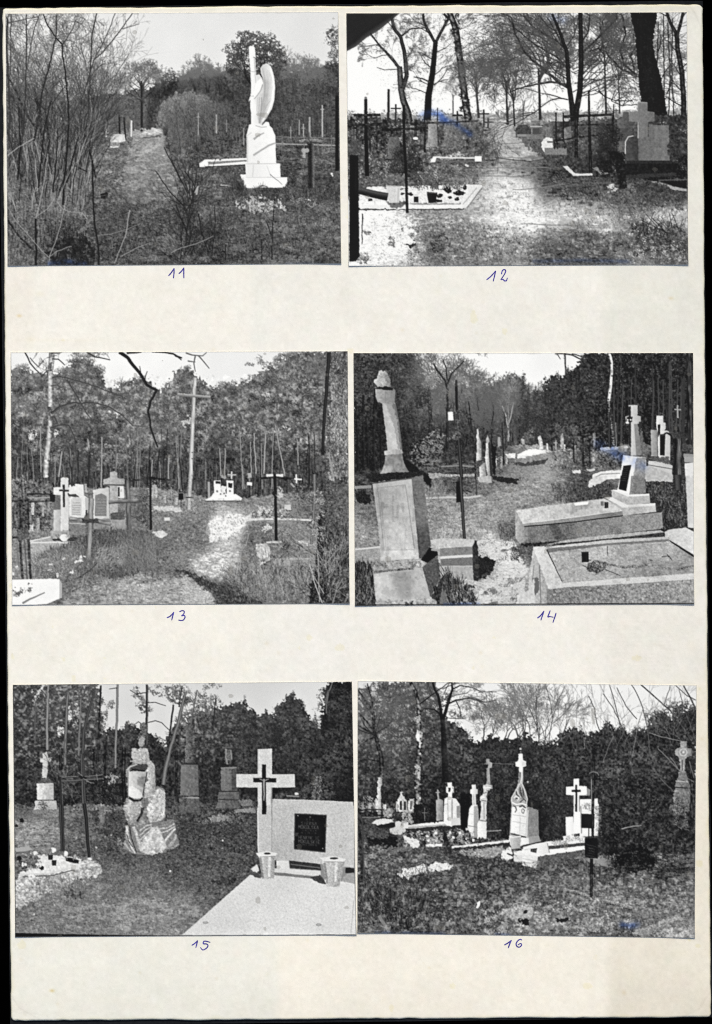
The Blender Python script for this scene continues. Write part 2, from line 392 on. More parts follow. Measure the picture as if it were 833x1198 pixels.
    def segs(s, S, ident=True, jit=.03):
        """many thin tapered segments at once: rows x0, y0, x1, y1, w0, w1, tone"""
        S = np.array(S, float)
        if not len(S): return
        L = np.hypot(S[:, 2] - S[:, 0], S[:, 3] - S[:, 1]); n = np.maximum(2, (L * K * 1.3).astype(int))
        i = np.repeat(np.arange(len(S)), n); st = np.repeat(np.cumsum(n) - n, n); t = (np.arange(n.sum()) - st) / (n[i] - 1)
        A = S[i]
        x = A[:, 0] + (A[:, 2] - A[:, 0]) * t; y = A[:, 1] + (A[:, 3] - A[:, 1]) * t
        w = A[:, 4] + (A[:, 5] - A[:, 4]) * t
        v = A[:, 6] + s.g.standard_normal(len(x)) * jit
        # thin lines only partly cover a dot: mix them in
        thin = w * K < 1.2
        if thin.any():
            X = ((x[thin] - s.x0) * K).astype(int); Y = ((y[thin] - s.y0) * K).astype(int)
            k = (X >= 0) & (X < s.w) & (Y >= 0) & (Y < s.h); X, Y = X[k], Y[k]
            a = clip(w[thin][k] * K, .15, 1)
            s.img[Y, X] = s.img[Y, X] * (1 - a) + v[thin][k] * a
            if ident: s.ids[Y, X] = s.cur
        if (~thin).any():
            s.dots(x[~thin], y[~thin], w[~thin] / 2 - .5 / K / 2, v[~thin], ident)
    def bough(s, x, y, ang, ln, w, dep, out, v, spread=.5, curl=.12, up=.05, kids=3, shrink=.68, wmin=.12, droop=0):
        """recursive bare branch; ang in radians, 0 = right, pi/2 = up"""
        n = max(2, int(ln / 5)); st = ln / n
        w1 = max(wmin, w * .62)
        pts = []
        for i in range(n):
            ang += s.r.gauss(0, curl) + up * (math.pi / 2 - ang) * .3 - droop * math.cos(ang) * .1
            x2, y2 = x + st * math.cos(ang), y - st * math.sin(ang)
            wa, wb = w + (w1 - w) * i / n, w + (w1 - w) * (i + 1) / n
            out.append((x, y, x2, y2, wa, wb, v)); x, y = x2, y2
            pts.append((x, y, ang))
        if dep <= 0: return
        for k in range(kids):
            px, py, pa = pts[min(n - 1, max(0, int(n * (s.r.uniform(.3, 1) if k else 1))))]
            sg = 1 if (k % 2 == 0) ^ (s.r.random() < .3) else -1
            s.bough(px, py, pa + sg * s.r.uniform(.35, 1.2) * spread * (1 if k else .5), ln * shrink * s.r.uniform(.7, 1.15), w1 * s.r.uniform(.65, .95) if k else w1 * .9, dep - 1, out, v, spread, curl, up, kids, shrink, wmin, droop)
    def bare_tree(s, x, y, ht, w, v=.2, dep=5, ang=math.pi / 2, v2=None, trunk=.35, **k):
        out = []
        s.bough(x, y, ang, ht * trunk, w, dep, out, v, **k)
        if v2 is not None:
            out = [o[:6] + ((v + (v2 - v) * clip(1 - o[4] / w * 1.4, 0, 1)),) for o in out]
        s.segs(out)
    # ---- leaves
    def leaves(s, poly, n, size=(.3, .7), v=(.15, .5), rough=1.5, thr=-.6, key=4, clump=.5, light=.0, keep=None, ident=True):
        """leaf specks inside a polygon, with gaps where the noise is low, light and dark clumps"""
        r = s.mask(poly, rough, 4)
        if r is None: return
        sl, m = r
        m = m & (s.N[key][sl] + .5 * s.N[1][sl] > thr)
        if keep is not None: m = m & keep[sl]
        yy, xx = np.nonzero(m)
        if not len(yy): return
        i = s.g.integers(0, len(yy), n)
        Y, X = yy[i] + sl[0].start, xx[i] + sl[1].start
        c = .5 + clump * .35 * (.25 * s.N[4][Y, X] + .5 * s.N[2][Y, X] + .45 * s.N[1][Y, X] + .35 * s.N[9][Y, X]) + (1 - clump) * .3 * s.g.standard_normal(n)
        val = v[0] + (v[1] - v[0]) * clip(c + light * s.g.random(n), -.15, 1.25)
        o = np.argsort(s.g.random(n) + .5 * c)
        s.dots((s.x0 + X / K)[o], (s.y0 + Y / K)[o], s.g.uniform(size[0], size[1], n)[o], val[o], ident, .72)
    def crown(s, cx, cy, rx, ry, n, v=(.12, .4), size=(.22, .42), rag=.35, hole=-1.2, light=.35, keep=None, ident=True):
        """one tree crown of fine specks: ragged outline, small gaps, lighter towards the top left"""
        a = s.g.random(n) * 2 * np.pi; q = s.g.random(n) ** .5
        ph = s.g.random(4) * 6.28
        edge = 1 + rag * (.35 * np.sin(3 * a + ph[0]) + .3 * np.sin(5 * a + ph[1]) + .25 * np.sin(9 * a + ph[2]) + .2 * np.sin(17 * a + ph[3]))
        q = q * edge
        x = cx + rx * q * np.cos(a) + s.g.standard_normal(n) * .5; y = cy + ry * q * np.sin(a) + s.g.standard_normal(n) * .5
        X = clip(((x - s.x0) * K).astype(int), 0, s.w - 1); Y = clip(((y - s.y0) * K).astype(int), 0, s.h - 1)
        m = (s.N[2][Y, X] + .6 * s.N[1][Y, X] > hole - .0 + q * .9 - .5)
        if keep is not None: m &= keep[Y, X]
        c = .45 + .12 * s.N[2][Y, X] + .09 * s.N[1][Y, X] + .06 * s.N[4][Y, X] - light * ((y - cy) / ry * .6 + (x - cx) / rx * .25) + s.g.standard_normal(n) * .15
        val = v[0] + (v[1] - v[0]) * clip(c, -.1, 1.3)
        s.dots(x[m], y[m], s.g.uniform(size[0], size[1], n)[m], val[m], ident, .8)
    def blades(s, poly, n, ln=(2, 5), w=.3, v=(.15, .55), lean=.35, rough=2, thr=-9, key=9, ang=math.pi / 2, ident=False, keep=None):
        """short grass or stalk strokes growing up inside a polygon"""
        r = s.mask(poly, rough, 4)
        if r is None: return
        sl, m = r
        m = m & (s.N[key][sl] > thr)
        if keep is not None: m = m & keep[sl]
        yy, xx = np.nonzero(m)
        if not len(yy): return
        i = s.g.integers(0, len(yy), n); i = i[np.argsort(yy[i])]
        X, Y = s.x0 + (xx[i] + sl[1].start) / K, s.y0 + (yy[i] + sl[0].start) / K
        a = ang + s.g.standard_normal(n) * lean; L = s.g.uniform(ln[0], ln[1], n)
        val = v[0] + (v[1] - v[0]) * s.g.random(n) ** 1.3
        W = w * s.g.uniform(.6, 1.3, n)
        s.segs(np.stack([X, Y, X + L * np.cos(a), Y - L * np.sin(a), W, W * .5, val], 1), ident)
    def tufts(s, poly, n, h=(2, 5), v=(.1, .6), wd=.3, keep=None, spread=.5, per=11, thr=-9):
        """grass tufts: a dark root and a fan of blades, small towards the top of the area and large at its foot"""
        r = s.mask(poly, 1.5, 4)
        if r is None: return
        sl, m = r
        m = m & (s.N[4][sl] > thr)
        if keep is not None: m = m & keep[sl]
        yy, xx = np.nonzero(m)
        if not len(yy): return
        i = s.g.integers(0, len(yy), n); i = i[np.argsort(yy[i])]
        X, Y = s.x0 + (xx[i] + sl[1].start) / K, s.y0 + (yy[i] + sl[0].start) / K
        y0, y1 = min(p[1] for p in poly), max(p[1] for p in poly)
        H = (h[0] + (h[1] - h[0]) * clip((Y - y0) / (y1 - y0 + .1), 0, 1)) * s.g.uniform(.6, 1.4, n)
        tone = s.g.random(n); base = s.img[yy[i] + sl[0].start, xx[i] + sl[1].start]
        s.dots(np.repeat(X, 3) + s.g.standard_normal(n * 3) * np.repeat(H, 3) * .25, np.repeat(Y, 3) + s.g.random(n * 3) * .4, np.repeat(H, 3) * .13, np.repeat(clip(base - .14, .03, 1), 3), ident=False)
        X, Y, H, tone, base = [np.repeat(a, per) for a in (X, Y, H, tone, base)]
        a = math.pi / 2 + s.g.standard_normal(n * per) * spread; L = H * s.g.uniform(.5, 1.1, n * per)
        val = .5 * (v[0] + (v[1] - v[0]) * clip(tone + .3 * s.g.standard_normal(n * per), 0, 1)) + .5 * (base + .14 * s.g.standard_normal(n * per) + .06)
        x1, y1 = X + s.g.standard_normal(n * per) * H * .2, Y
        s.segs(np.stack([x1, y1, x1 + L * np.cos(a), y1 - L * np.sin(a) * .9, np.full(n * per, wd), np.full(n * per, wd * .5), val], 1), False)
    def dapple(s, poly, dv, thr=.3, keys=('9h', '3h'), soft=.35, keep=None):
        """broken branch shadows or sun flecks lying across the ground"""
        r = s.mask(poly, 1.5, 4)
        if r is None: return
        sl, m = r
        f = .62 * s.N[keys[0]][sl] + .6 * s.N[keys[1]][sl] + .25 * s.N['1h'][sl]
        if keep is not None: m = m & keep[sl]
        s.img[sl] += dv * m * clip((f - thr) / soft, 0, 1)
    def cross(s, x, y0, y1, bx0, bx1, by, w, bw, v, tilt=0, **k):
        """upright from y0 (top) to y1, bar from bx0 to bx1 at height by"""
        s.ribbon([(x + tilt, y0), (x, y1)], w, w, v, **k)
        s.ribbon([(bx0, by), (bx1, by)], bw, bw, v, **k)
    def letters(s, rows, v, h, ident=False):
        """rows of tiny upright lettering marks: (x0, x1, y)"""
        for x0, x1, y in rows:
            x = x0
            while x < x1:
                wd = s.r.uniform(.6, 1.5)
                s.segs([(x, y - h / 2, x + s.r.uniform(-.2, .4), y + h / 2, .3, .3, v), (x, y + s.r.uniform(-h, h) / 2, x + wd * .7, y + s.r.uniform(-h, h) / 2, .28, .28, v)], ident)
                x += wd + .35
    # ---- finish
    def finish(s, soft=.42, sharp=.50, grain=.012, con=1.0, lift=0.0):
        def blur(a, sig):
            n = int(sig * K * 3) + 1; t = np.arange(-n, n + 1); k = np.exp(-t * t / (2 * (sig * K) ** 2)); k /= k.sum()
            p = np.pad(a, ((n, n), (0, 0)), mode='edge'); o = sum(k[i] * p[i:i + a.shape[0]] for i in range(2 * n + 1))
            p = np.pad(o, ((0, 0), (n, n)), mode='edge'); return sum(k[i] * p[:, i:i + a.shape[1]] for i in range(2 * n + 1))
        a = clip(s.img, 0, 1)
        b = blur(a, soft); c = blur(b, .9)
        b = b + sharp * (b - c)
        q = a[::4, ::4]; n = 9; p_ = np.pad(q, n, mode='edge'); cs = np.cumsum(np.cumsum(np.pad(p_, ((1, 0), (1, 0))), 0, dtype=np.float64), 1); m_ = (cs[2*n+1:, 2*n+1:] - cs[:-2*n-1, 2*n+1:] - cs[2*n+1:, :-2*n-1] + cs[:-2*n-1, :-2*n-1]) / (2*n+1) ** 2
        b = b + .10 * (b - np.repeat(np.repeat(m_, 4, 0), 4, 1)[:b.shape[0], :b.shape[1]]) + lift * 4 * clip(b, 0, 1) * (1 - clip(b, 0, 1)) ** 2
        b = b + grain * s.N[1] * (.4 + 1.2 * b * (1 - b) * 2) * .7 + grain * .5 * s.g.standard_normal(b.shape)
        s.img = clip(.5 + (b - .5) * (con + .02), .02, 1).astype(np.float32)

def view(ox, oy, sc):
    """turn a flat list of measured coordinates into points on the page grid"""
    return lambda *a: [(ox + a[i] / sc, oy + a[i + 1] / sc) for i in range(0, len(a), 2)]

def picture_11():
    s = Picture([(6.6, 16.2), (395.6, 14.2), (399, 308.3), (9.2, 311)], 11)
    sky = s.tone([(120, 20, .88), (250, 20, .86), (390, 20, .84), (200, 80, .9), (340, 60, .88), (30, 40, .86)], 60)
    s.part('sky'); s.rect(0, 0, 420, 200, sky, n22=.006)
    # far wood
    s.part('distant_wood', 'hazy line of woodland behind the path')
    top = [(90, 118), (110, 112), (125, 108), (140, 112), (150, 106), (160, 104), (172, 105), (182, 100), (190, 95), (205, 94), (215, 88), (228, 84), (240, 84), (256, 84), (265, 80), (290, 84), (320, 84), (332, 84), (345, 82), (358, 84), (372, 80), (380, 76), (398, 72), (400, 165), (90, 165)]
    s.fill(top, s.tone([(110, 125, .38), (140, 118, .27), (165, 120, .34), (200, 110, .28), (240, 98, .36), (290, 95, .22), (340, 100, .33), (380, 95, .25), (140, 145, .4), (200, 150, .25), (330, 120, .24), (390, 120, .2)], 16), rough=1.6, rk=2, n1=.05, n2=.04, nv=.03)
    s.leaves([(x, y - 3) for x, y in top], 9000, (.2, .4), (.14, .46), thr=-.9, rough=1, clump=.4)
    for x, y, rx, ry, d in ((228, 92, 13, 16, .3), (243, 84, 15, 16, .34), (258, 90, 10, 14, .3), (212, 100, 9, 9, .25), (330, 84, 10, 16, .3), (344, 84, 13, 17, .34), (360, 80, 14, 16, .36), (372, 92, 10, 18, .25), (318, 96, 14, 20, .15)):
        s.part('bare_tree'); s.crown(x, y, rx, ry, int(rx * ry * 5), (d - .08, d + .28), (.15, .3), hole=-.2, light=.3)
        for q in range(3): s.bare_tree(x + q - 1, y + ry * 1.5, ry * 2.7, 1.6, .24, 6, v2=.44, spread=.72, trunk=.32, wmin=.25, shrink=.7)
    s.part('bare_tree', 'round crowned bare tree standing at the end of the path')
    s.crown(166, 84, 19, 23, 700, (.4, .65), (.12, .2), hole=.1, rag=.2)
    for k in range(4):
        s.bare_tree(166, 116, 66, 2.0, .2, 6, v2=.44, spread=.9, trunk=.27, wmin=.3, shrink=.72)
    s.ribbon([(166, 153), (166, 120), (165.5, 95)], 3.2, 1.6, [.16, .12, .2], jit=.03)
    for a in (2.6, .5, 2.2, .9): s.bare_tree(166, 118, 44, 1.3, .2, 4, ang=a, spread=.5, v2=.46, wmin=.22)
    s.part('conifer', 'small dark conifer beside the round bare tree')
    s.crown(199, 96, 10, 14, 2600, (.12, .42), rag=.25); s.crown(200, 112, 13, 10, 2000, (.1, .34))
    s.part('leafy_tree', 'tall dense dark tree behind the white angel')
    for x, y, rx, ry in ((298, 62, 28, 24), (290, 46, 13, 10), (312, 58, 20, 16), (276, 60, 14, 12), (322, 72, 14, 20), (300, 95, 32, 22), (272, 76, 9, 10), (296, 118, 34, 20)):
        s.crown(x, y, rx, ry, int(rx * ry * 9), (.1, .4), hole=-1.1, light=.3)
    o = []
    for a in (1.2, 1.5, 1.8, 1.0, 2.1): s.bough(297, 105, a, 22, 1.4, 4, o, .12, spread=.6)
    for a in (.3, .6, .9): s.bough(322, 75, a, 11, .7, 3, o, .3, spread=.6)
    s.segs(o)
    s.part('leafy_tree', 'dark tree cut off by the right edge of the picture')
    for x, y, rx, ry in ((394, 44, 12, 14), (386, 38, 6, 5), (396, 64, 12, 10), (392, 90, 16, 18), (388, 76, 8, 6)):
        s.crown(x, y, rx, ry, int(rx * ry * 8), (.1, .42), hole=-.9)
    # hedges
    s.part('hedge', 'low clipped looking hedge on the right')
    h = [(312, 165), (314, 140), (322, 130), (340, 122), (360, 116), (380, 113), (400, 112), (400, 166)]
    s.fill(h, .27, rough=1.5, n1=.06, n2=.06, nv=.04); s.leaves(h, 9000, (.25, .45), (.14, .42), thr=-1.5, clump=.3)
    for x in range(315, 398, 3): s.segs([(x + s.r.uniform(-1, 1), 163, x + s.r.uniform(-2, 2), s.r.uniform(125, 145), .6, .3, s.r.uniform(.1, .2))])
    s.part('round_bush', 'big rounded bush beside the path')
    b = [(184, 178), (183, 150), (186, 130), (192, 119), (205, 110), (222, 107), (240, 112), (252, 122), (262, 134), (290, 130), (290, 182), (240, 185), (190, 181)]
    s.fill(b, s.tone([(195, 120, .5), (222, 112, .5), (240, 118, .42), (200, 140, .42), (225, 140, .36), (200, 165, .36), (245, 150, .24), (270, 150, .2), (240, 172, .2)], 14), rough=1.5, n1=.05, n2=.06, nv=.03)
    s.leaves(b, 16000, (.2, .38), (.2, .5), thr=-.2, clump=.3)
    s.leaves([(188, 125), (205, 112), (222, 109), (240, 115), (246, 122), (225, 122), (200, 128), (190, 150), (186, 150)], 1500, (.2, .36), (.4, .62), thr=-.6, clump=.3)
    s.ribbon([(186, 150), (184, 178)], 1.2, 1.6, .12, jit=.05)
    o = []
    for k in range(70):
        x = s.r.uniform(186, 285); s.bough(x, 180, s.r.gauss(1.57, .15), s.r.uniform(20, 40), .5, 2, o, s.r.uniform(.1, .5), spread=.4, wmin=.15)
    s.segs(o)
    # ground
    g = s.tone([(20, 200, .3), (60, 180, .32), (100, 170, .38), (130, 190, .42), (175, 165, .47), (180, 175, .44), (160, 195, .43), (170, 215, .4), (190, 230, .39), (140, 235, .34), (130, 200, .4), (215, 195, .37), (250, 205, .41), (235, 180, .27), (270, 225, .33), (240, 240, .33), (200, 260, .3), (160, 280, .27), (120, 290, .26), (90, 260, .33), (300, 240, .42), (345, 240, .4), (385, 250, .32), (395, 275, .42), (370, 200, .3), (385, 180, .33), (340, 200, .24), (350, 225, .27), (300, 275, .3), (340, 295, .3), (250, 290, .25), (390, 300, .28), (310, 260, .38), (340, 170, .32), (60, 290, .2)], 15)
    s.add([(175, 100), (262, 88), (275, 118), (250, 120), (240, 110), (222, 104), (203, 107), (190, 115), (182, 130), (176, 150), (172, 150)], -.09, rough=1, soft=1); s.part('grass', 'rough grass covering the ground')
    s.fill([(0, 168), (90, 160), (120, 157), (150, 152), (200, 160), (200, 180), (290, 178), (315, 160), (420, 158), (420, 320), (0, 320)], g, rough=1.2, n1=.08, n1h=.06, n2=.04, n3h=.03, n4=.02, n9h=.03)
    s.blades([(100, 185), (400, 190), (400, 310), (100, 310)], 9000, (1.2, 4), .28, (.08, .5), .5)
    s.blades([(100, 245), (400, 240), (400, 312), (100, 312)], 4200, (2, 6), .3, (.08, .55), .7)
    s.leaves([(100, 240), (400, 235), (400, 312), (100, 312)], 12000, (.2, .42), (.06, .55), thr=-2, clump=.4)
    s.part('path', 'trodden grass path running back between the bushes')
    s.fill([(158, 153), (188, 152), (194, 160), (196, 178), (204, 195), (212, 215), (205, 235), (150, 238), (140, 215), (146, 190), (152, 172)], s.tone([(175, 160, .6), (172, 175, .56), (165, 200, .52), (180, 215, .5), (150, 225, .44), (195, 225, .46)], 12), rough=2.2, rk=4, n1=.045, n1h=.05, n3h=.04, n2=.03, n4=.03)
    s.fill([(163, 158), (170, 152), (182, 149), (189, 153), (190, 156), (180, 158), (172, 158)], .74, rough=1, n1h=.12)
    s.fill([(166, 161), (178, 160), (190, 158), (188, 160), (170, 162)], .35, rough=.5)
    s.add([(190, 150), (196, 150), (200, 180), (194, 180)], -.12, soft=1)
    s.dapple([(100, 165), (400, 165), (400, 310), (95, 310)], .10, thr=.5); s.dapple([(100, 165), (400, 165), (400, 310), (95, 310)], -.08, thr=.4, keys=('3h', 4))
    s.tufts([(105, 185), (400, 185), (400, 312), (100, 312)], 1500, (1, 5), (.12, .62))
    # fence, distant stones
    s.part('boundary_post', 'pale post beside a dark post left of the path')
    s.ribbon([(124, 141), (124, 160)], 2.6, 2.2, [.8, .9, .45], jit=.05)
    s.part('boundary_post', 'dark thin post'); s.ribbon([(139.5, 134), (140.5, 165)], 2, 2, [.15, .1], jit=.02)
    s.part('boundary_post', 'dark leaning post'); s.ribbon([(145, 137), (147, 164)], 2, 1.6, [.1, .18], jit=.02)
    s.part('boundary_post', 'pale short post by the path'); s.ribbon([(153.6, 141), (153, 160)], 2.6, 2.6, [.9, .8, .4], jit=.05)
    s.part('gravestone', 'low white tomb left of the path')
    s.fill([(129, 160), (134, 157), (146, 157), (147, 165), (140, 167), (129, 166)], .8, n2=.06, rough=.3); s.fill([(129, 166), (140, 167), (141, 172), (129, 172)], .55, n1=.1, rough=.3); s.rect(129, 171, 139, 173, .85)
    for x, y0, y1, w, v in ((232, 132, 158, 1.6, .55), (253, 134, 156, 1.8, .6), (285, 150, 170, 1.8, .5), (350, 140, 158, 2, .5), (362, 137, 160, 3, .55), (377, 123, 160, 2, .62), (340, 148, 162, 1.6, .5), (355, 145, 160, 1.6, .6), (265, 140, 155, 1.5, .45)):
        s.part('distant_gravestone' if w > 1.7 else 'distant_cross'); s.ribbon([(x, y0), (x, y1)], w * .8, w, [v, v + .1, v - .2], jit=.1)
        if w <= 1.7 or x == 377: s.ribbon([(x - 2.2, y0 + 5), (x + 2.2, y0 + 5)], 1, 1, v, jit=.08)
    s.part('cemetery_fence', 'low pale rail fence behind the wooden cross')
    s.ribbon([(318, 168), (350, 169), (400, 170.5)], 1.3, 1.3, .6, jit=.1); s.ribbon([(322, 160), (395, 162)], .6, .6, .5, jit=.1)
    for x in (330, 356, 372, 388): s.ribbon([(x, 158), (x, 178)], 1, 1, .42, jit=.1)
    s.part('dark_cross', 'thin dark cross at the right edge')
    s.ribbon([(394, 112), (394.5, 200)], 3.6, 4.5, [.1, .05, .1], jit=.02); s.ribbon([(388, 129), (400, 129)], 2, 2, .1)
    # grave kerb left of statue
    k = s.part('grave_slab', 'long low white slab behind the angel')
    s.fill([(233, 192), (239, 187), (290, 185), (290, 193), (234, 195.6)], .93, rough=.15, n1=.02)
    s.fill([(243, 189.4), (289, 187.2), (289, 189), (244, 192.8)], .5, n1=.05); s.fill([(240, 194.8), (289, 192.4), (289, 193.6), (240, 196)], .2, n1=.05)
    s.dots([257, 258], [187, 187.2], .8, .25)
    # angel monument
    a = s.part('angel_statue', 'white stone angel leaning on a tall cross')
    W = [(316, 147)]
    wing = s.part('wing', 'tall rounded white wing', a)
    s.fill([(304.4, 80), (307.3, 76), (311.6, 74.2), (316.8, 77.6), (319.4, 84), (321.2, 92), (321.9, 103), (321, 117), (317.8, 128), (312, 138), (306, 146), (303.5, 145), (304, 120), (307.8, 100), (307.8, 92), (305, 86)], (.74, .93), n4=.02)
    for q in range(5): s.ribbon([(309 + q * 1.9, 80 + q), (311.5 + q * 1.8, 100), (309.5 + q * 1.7, 124 - q * 1.5), (306 + q * .8, 140 - q * 3)], .4, .4, .72)
    s.ribbon([(316.3, 80), (319, 92), (319.4, 103), (318.5, 117), (314, 130), (307, 142)], 1.3, 1, .97)
    s.ribbon([(306.2, 80), (308.4, 89), (309.4, 100), (308.6, 112), (305.6, 126), (305, 140)], 2.2, 1.6, [.66, .74, .84])
    s.ribbon([(310, 78), (313, 88), (313.8, 104), (312.2, 118), (308, 132)], .8, .6, .8)
    s.part('robe', 'pleated stone robe', a)
    s.fill([(299.6, 88), (303.5, 87), (307, 92), (308.2, 100), (307, 112), (304.8, 124), (304.6, 137), (307, 146), (293.6, 148), (293.8, 130), (296, 114)], (.9, .8), n4=.02)
    s.add([(293, 60), (296, 60), (298, 147), (294, 147)], -.05, rough=.6, soft=1); s.add([(309, 95), (316, 95), (312, 130), (306, 140)], -.08, rough=1, soft=1.5); s.add([(290, 165), (300, 160), (300, 190), (290, 190)], -.06, rough=1, soft=2)
    for x0, x1, v in ((302.8, 303.4, .68), (300.6, 301.6, .76), (305.2, 304.2, .62)): s.ribbon([(x0 + 1, 114), (x0, 128), (x1, 144)], .9, 1.2, v)
    s.part('stone_cross', 'tall narrow white cross shaft', a)
    s.fill([(290.9, 55.2), (292.2, 53.8), (296.5, 54), (298, 55.8), (299.2, 65.6), (299.4, 67.8), (298.8, 68.6), (299.6, 84), (300.4, 97), (299, 108), (298.8, 120), (302.6, 147), (293.8, 148), (294.5, 137), (292.6, 126), (293.8, 100), (293, 84), (291.9, 68.5), (291.2, 67.6), (291.6, 65)], (.94, .88), n4=.012)
    s.ribbon([(296.7, 67), (299.4, 68.4)], 1.2, 1, .5); s.ribbon([(292.8, 83.6), (299.6, 84.4)], .5, .5, .62); s.ribbon([(297.7, 69), (298.6, 84)], 1.2, 1.4, .72); s.ribbon([(298.4, 85), (299.4, 97)], 1.2, 1, .78)
    s.part('arm', 'bent arm and sleeve', a)
    s.fill([(300.5, 96), (304.6, 91.6), (307.3, 94), (307.6, 99), (305.6, 105), (301.8, 110.6), (297.4, 115.6), (294, 115.2), (291, 119.6), (291.2, 117.2), (292.8, 113), (296.4, 108)], .95, n4=.01)
    s.ribbon([(307.2, 99), (305, 106), (301.4, 111.4), (297.4, 116)], .9, .8, .62); s.ribbon([(297, 112.6), (293.6, 112.8)], .5, .5, .6)
    p = s.part('pedestal', 'white stepped pedestal', a)
    s.fill([(291.5, 146), (299, 144), (307, 146.5), (311, 142.5), (314.5, 143), (315.5, 147.5), (318.5, 150), (322.2, 159), (322.6, 176), (323.2, 192), (288.8, 192), (288.7, 164), (288.4, 158)], (.9, .95), n4=.01)
    s.ribbon([(299, 147), (306, 149), (312, 148.4)], .8, .8, .7); s.ribbon([(297, 163), (302.5, 158.6), (309, 155.6)], 2.4, .8, .66); s.ribbon([(296.6, 181.8), (306, 175.6), (315, 170), (322.6, 167.4)], 2.2, 1.8, .68, jit=.02)
    s.ribbon([(289.4, 160), (289.6, 190)], 1.8, 1.8, .8); s.ribbon([(288, 159.6), (294, 155.6)], .7, .7, .75)
    s.fill([(287, 191.6), (327.6, 191.6), (328.4, 208), (287.6, 208)], (.88, .96)); s.ribbon([(287, 191.6), (327.6, 191.6)], .6, .6, .76); s.ribbon([(312, 194), (315, 201), (317, 207)], .5, .5, .8)
    s.ribbon([(296.5, 193), (295.6, 207)], .7, .7, .78)
    s.fill([(281, 204.4), (287.4, 204), (287.6, 207.6), (336, 207.6), (336.2, 219.4), (286.4, 220.4), (283, 213)], (.9, .97)); s.ribbon([(287.6, 207.8), (335.8, 207.6)], .6, .6, .78); s.ribbon([(302, 220), (314, 220.4)], .8, .8, .15)
    # grass in front of pedestal
    s.use([i for i, q in enumerate(s.parts) if q[0] == 'grass'][0])
    s.leaves([(262, 206), (276, 200), (284, 210), (290, 222), (312, 218), (318, 223), (334, 219), (345, 200), (352, 206), (396, 200), (398, 235), (330, 236), (262, 232)], 7500, (.28, .5), (.05, .45), thr=-.3, rough=1)
    s.blades([(262, 222), (345, 222), (398, 222), (398, 238), (262, 236)], 1500, (2, 6), .3, (.05, .5), .6)
    s.blades([(272, 212), (284, 216), (287, 224), (272, 225)], 200, (2, 8), .3, (.05, .4), .5)
    s.part('pale_soil_patch', 'patch of pale dry soil in front of the pedestal')
    s.leaves([(274, 238), (290, 231), (310, 229), (330, 234), (338, 244), (318, 246), (300, 249), (284, 245)], 1500, (.22, .42), (.5, .98), thr=-.2, key=2, rough=1.8, clump=.4)
    s.leaves([(340, 232), (372, 230), (372, 240), (344, 240)], 250, (.2, .4), (.4, .75), thr=.2); s.dots([361, 363, 388, 389], [233.5, 234.6, 203.4, 205.5], [1, .8, 1.2, 1], [.85, .8, .92, .85]); s.ribbon([(258, 216.6), (266, 217)], 1, .8, .75)
    # wooden cross right
    w = s.part('wooden_cross', 'weathered wooden post with a short bar on top')
    s.ribbon([(363.5, 168), (364, 220)], 8, 7.5, [.42, .35, .16, .1, .14, .2], jit=.02, tex=.03)
    s.ribbon([(350.5, 166.4), (358, 164.6), (370, 165), (377, 166.4)], 4.4, 4.4, [.55, .45, .2], jit=.05, tex=.06); s.ribbon([(361, 155), (361, 164)], 2.5, 2.5, .3)
    s.dots([355, 359], [176, 176], 2.6, .6); s.rect(354, 174, 357.5, 185, .62, n1=.05)
    # thicket
    th = s.part('thicket', 'tangle of bare saplings along the left edge')
    zone = [(0, 175), (20, 120), (60, 105), (100, 118), (118, 140), (120, 180), (120, 320), (0, 320)]
    s.fill([(0, 100), (60, 110), (100, 122), (122, 145), (116, 180), (100, 240), (92, 320), (0, 320)], s.tone([(20, 140, .5), (60, 140, .46), (100, 140, .42), (20, 190, .33), (60, 190, .3), (95, 185, .4), (20, 240, .36), (60, 240, .38), (40, 290, .34), (75, 285, .18), (85, 220, .42)], 16), rough=4, rk=4, n1=.09, nv=.09, n2=.05)
    s.leaves([(0, 220), (110, 220), (100, 312), (0, 312)], 5500, (.25, .5), (.08, .62), thr=-2)
    s.leaves([(55, 285), (100, 275), (112, 292), (110, 312), (58, 312)], 3000, (.4, .8), (.03, .2), thr=-.4)
    def stems(n, xr, yb, tops, w, tones, lean=.12, dep=3, curl=.07):
        o = []
        for k in range(n):
            x = s.r.uniform(*xr); y = s.r.uniform(*yb); L = s.r.uniform(*tops)
            s.bough(x, y, s.r.gauss(1.57 - (x - 45) * .0035, lean), L, s.r.uniform(*w), dep, o, s.r.uniform(*tones), spread=.5, wmin=.24, up=.02, curl=curl, kids=3, shrink=.62)
        s.r.shuffle(o); s.segs(o)
    stems(40, (6, 128), (150, 175), (30, 70), (.4, .8), (.42, .62))
    stems(70, (4, 112), (150, 215), (28, 70), (.5, 1.0), (.2, .36))
    stems(60, (4, 105), (165, 240), (30, 75), (.6, 1.3), (.1, .22))
    stems(45, (4, 108), (190, 250), (14, 40), (.4, .9), (.45, .66), dep=2)
    o = []
    for k in range(330):
        x = s.r.uniform(0, 138); y = s.r.uniform(20, 130)
        if (x > 105 and y < 50) or (x - 70) * 1.0 > y + 4: continue
        s.bough(x, y, s.r.uniform(.2, 2.9), s.r.uniform(8, 24), s.r.uniform(.35, .6), 2, o, s.r.uniform(.22, .46), spread=.7, wmin=.22, up=.0, curl=.16)
    s.segs(o)
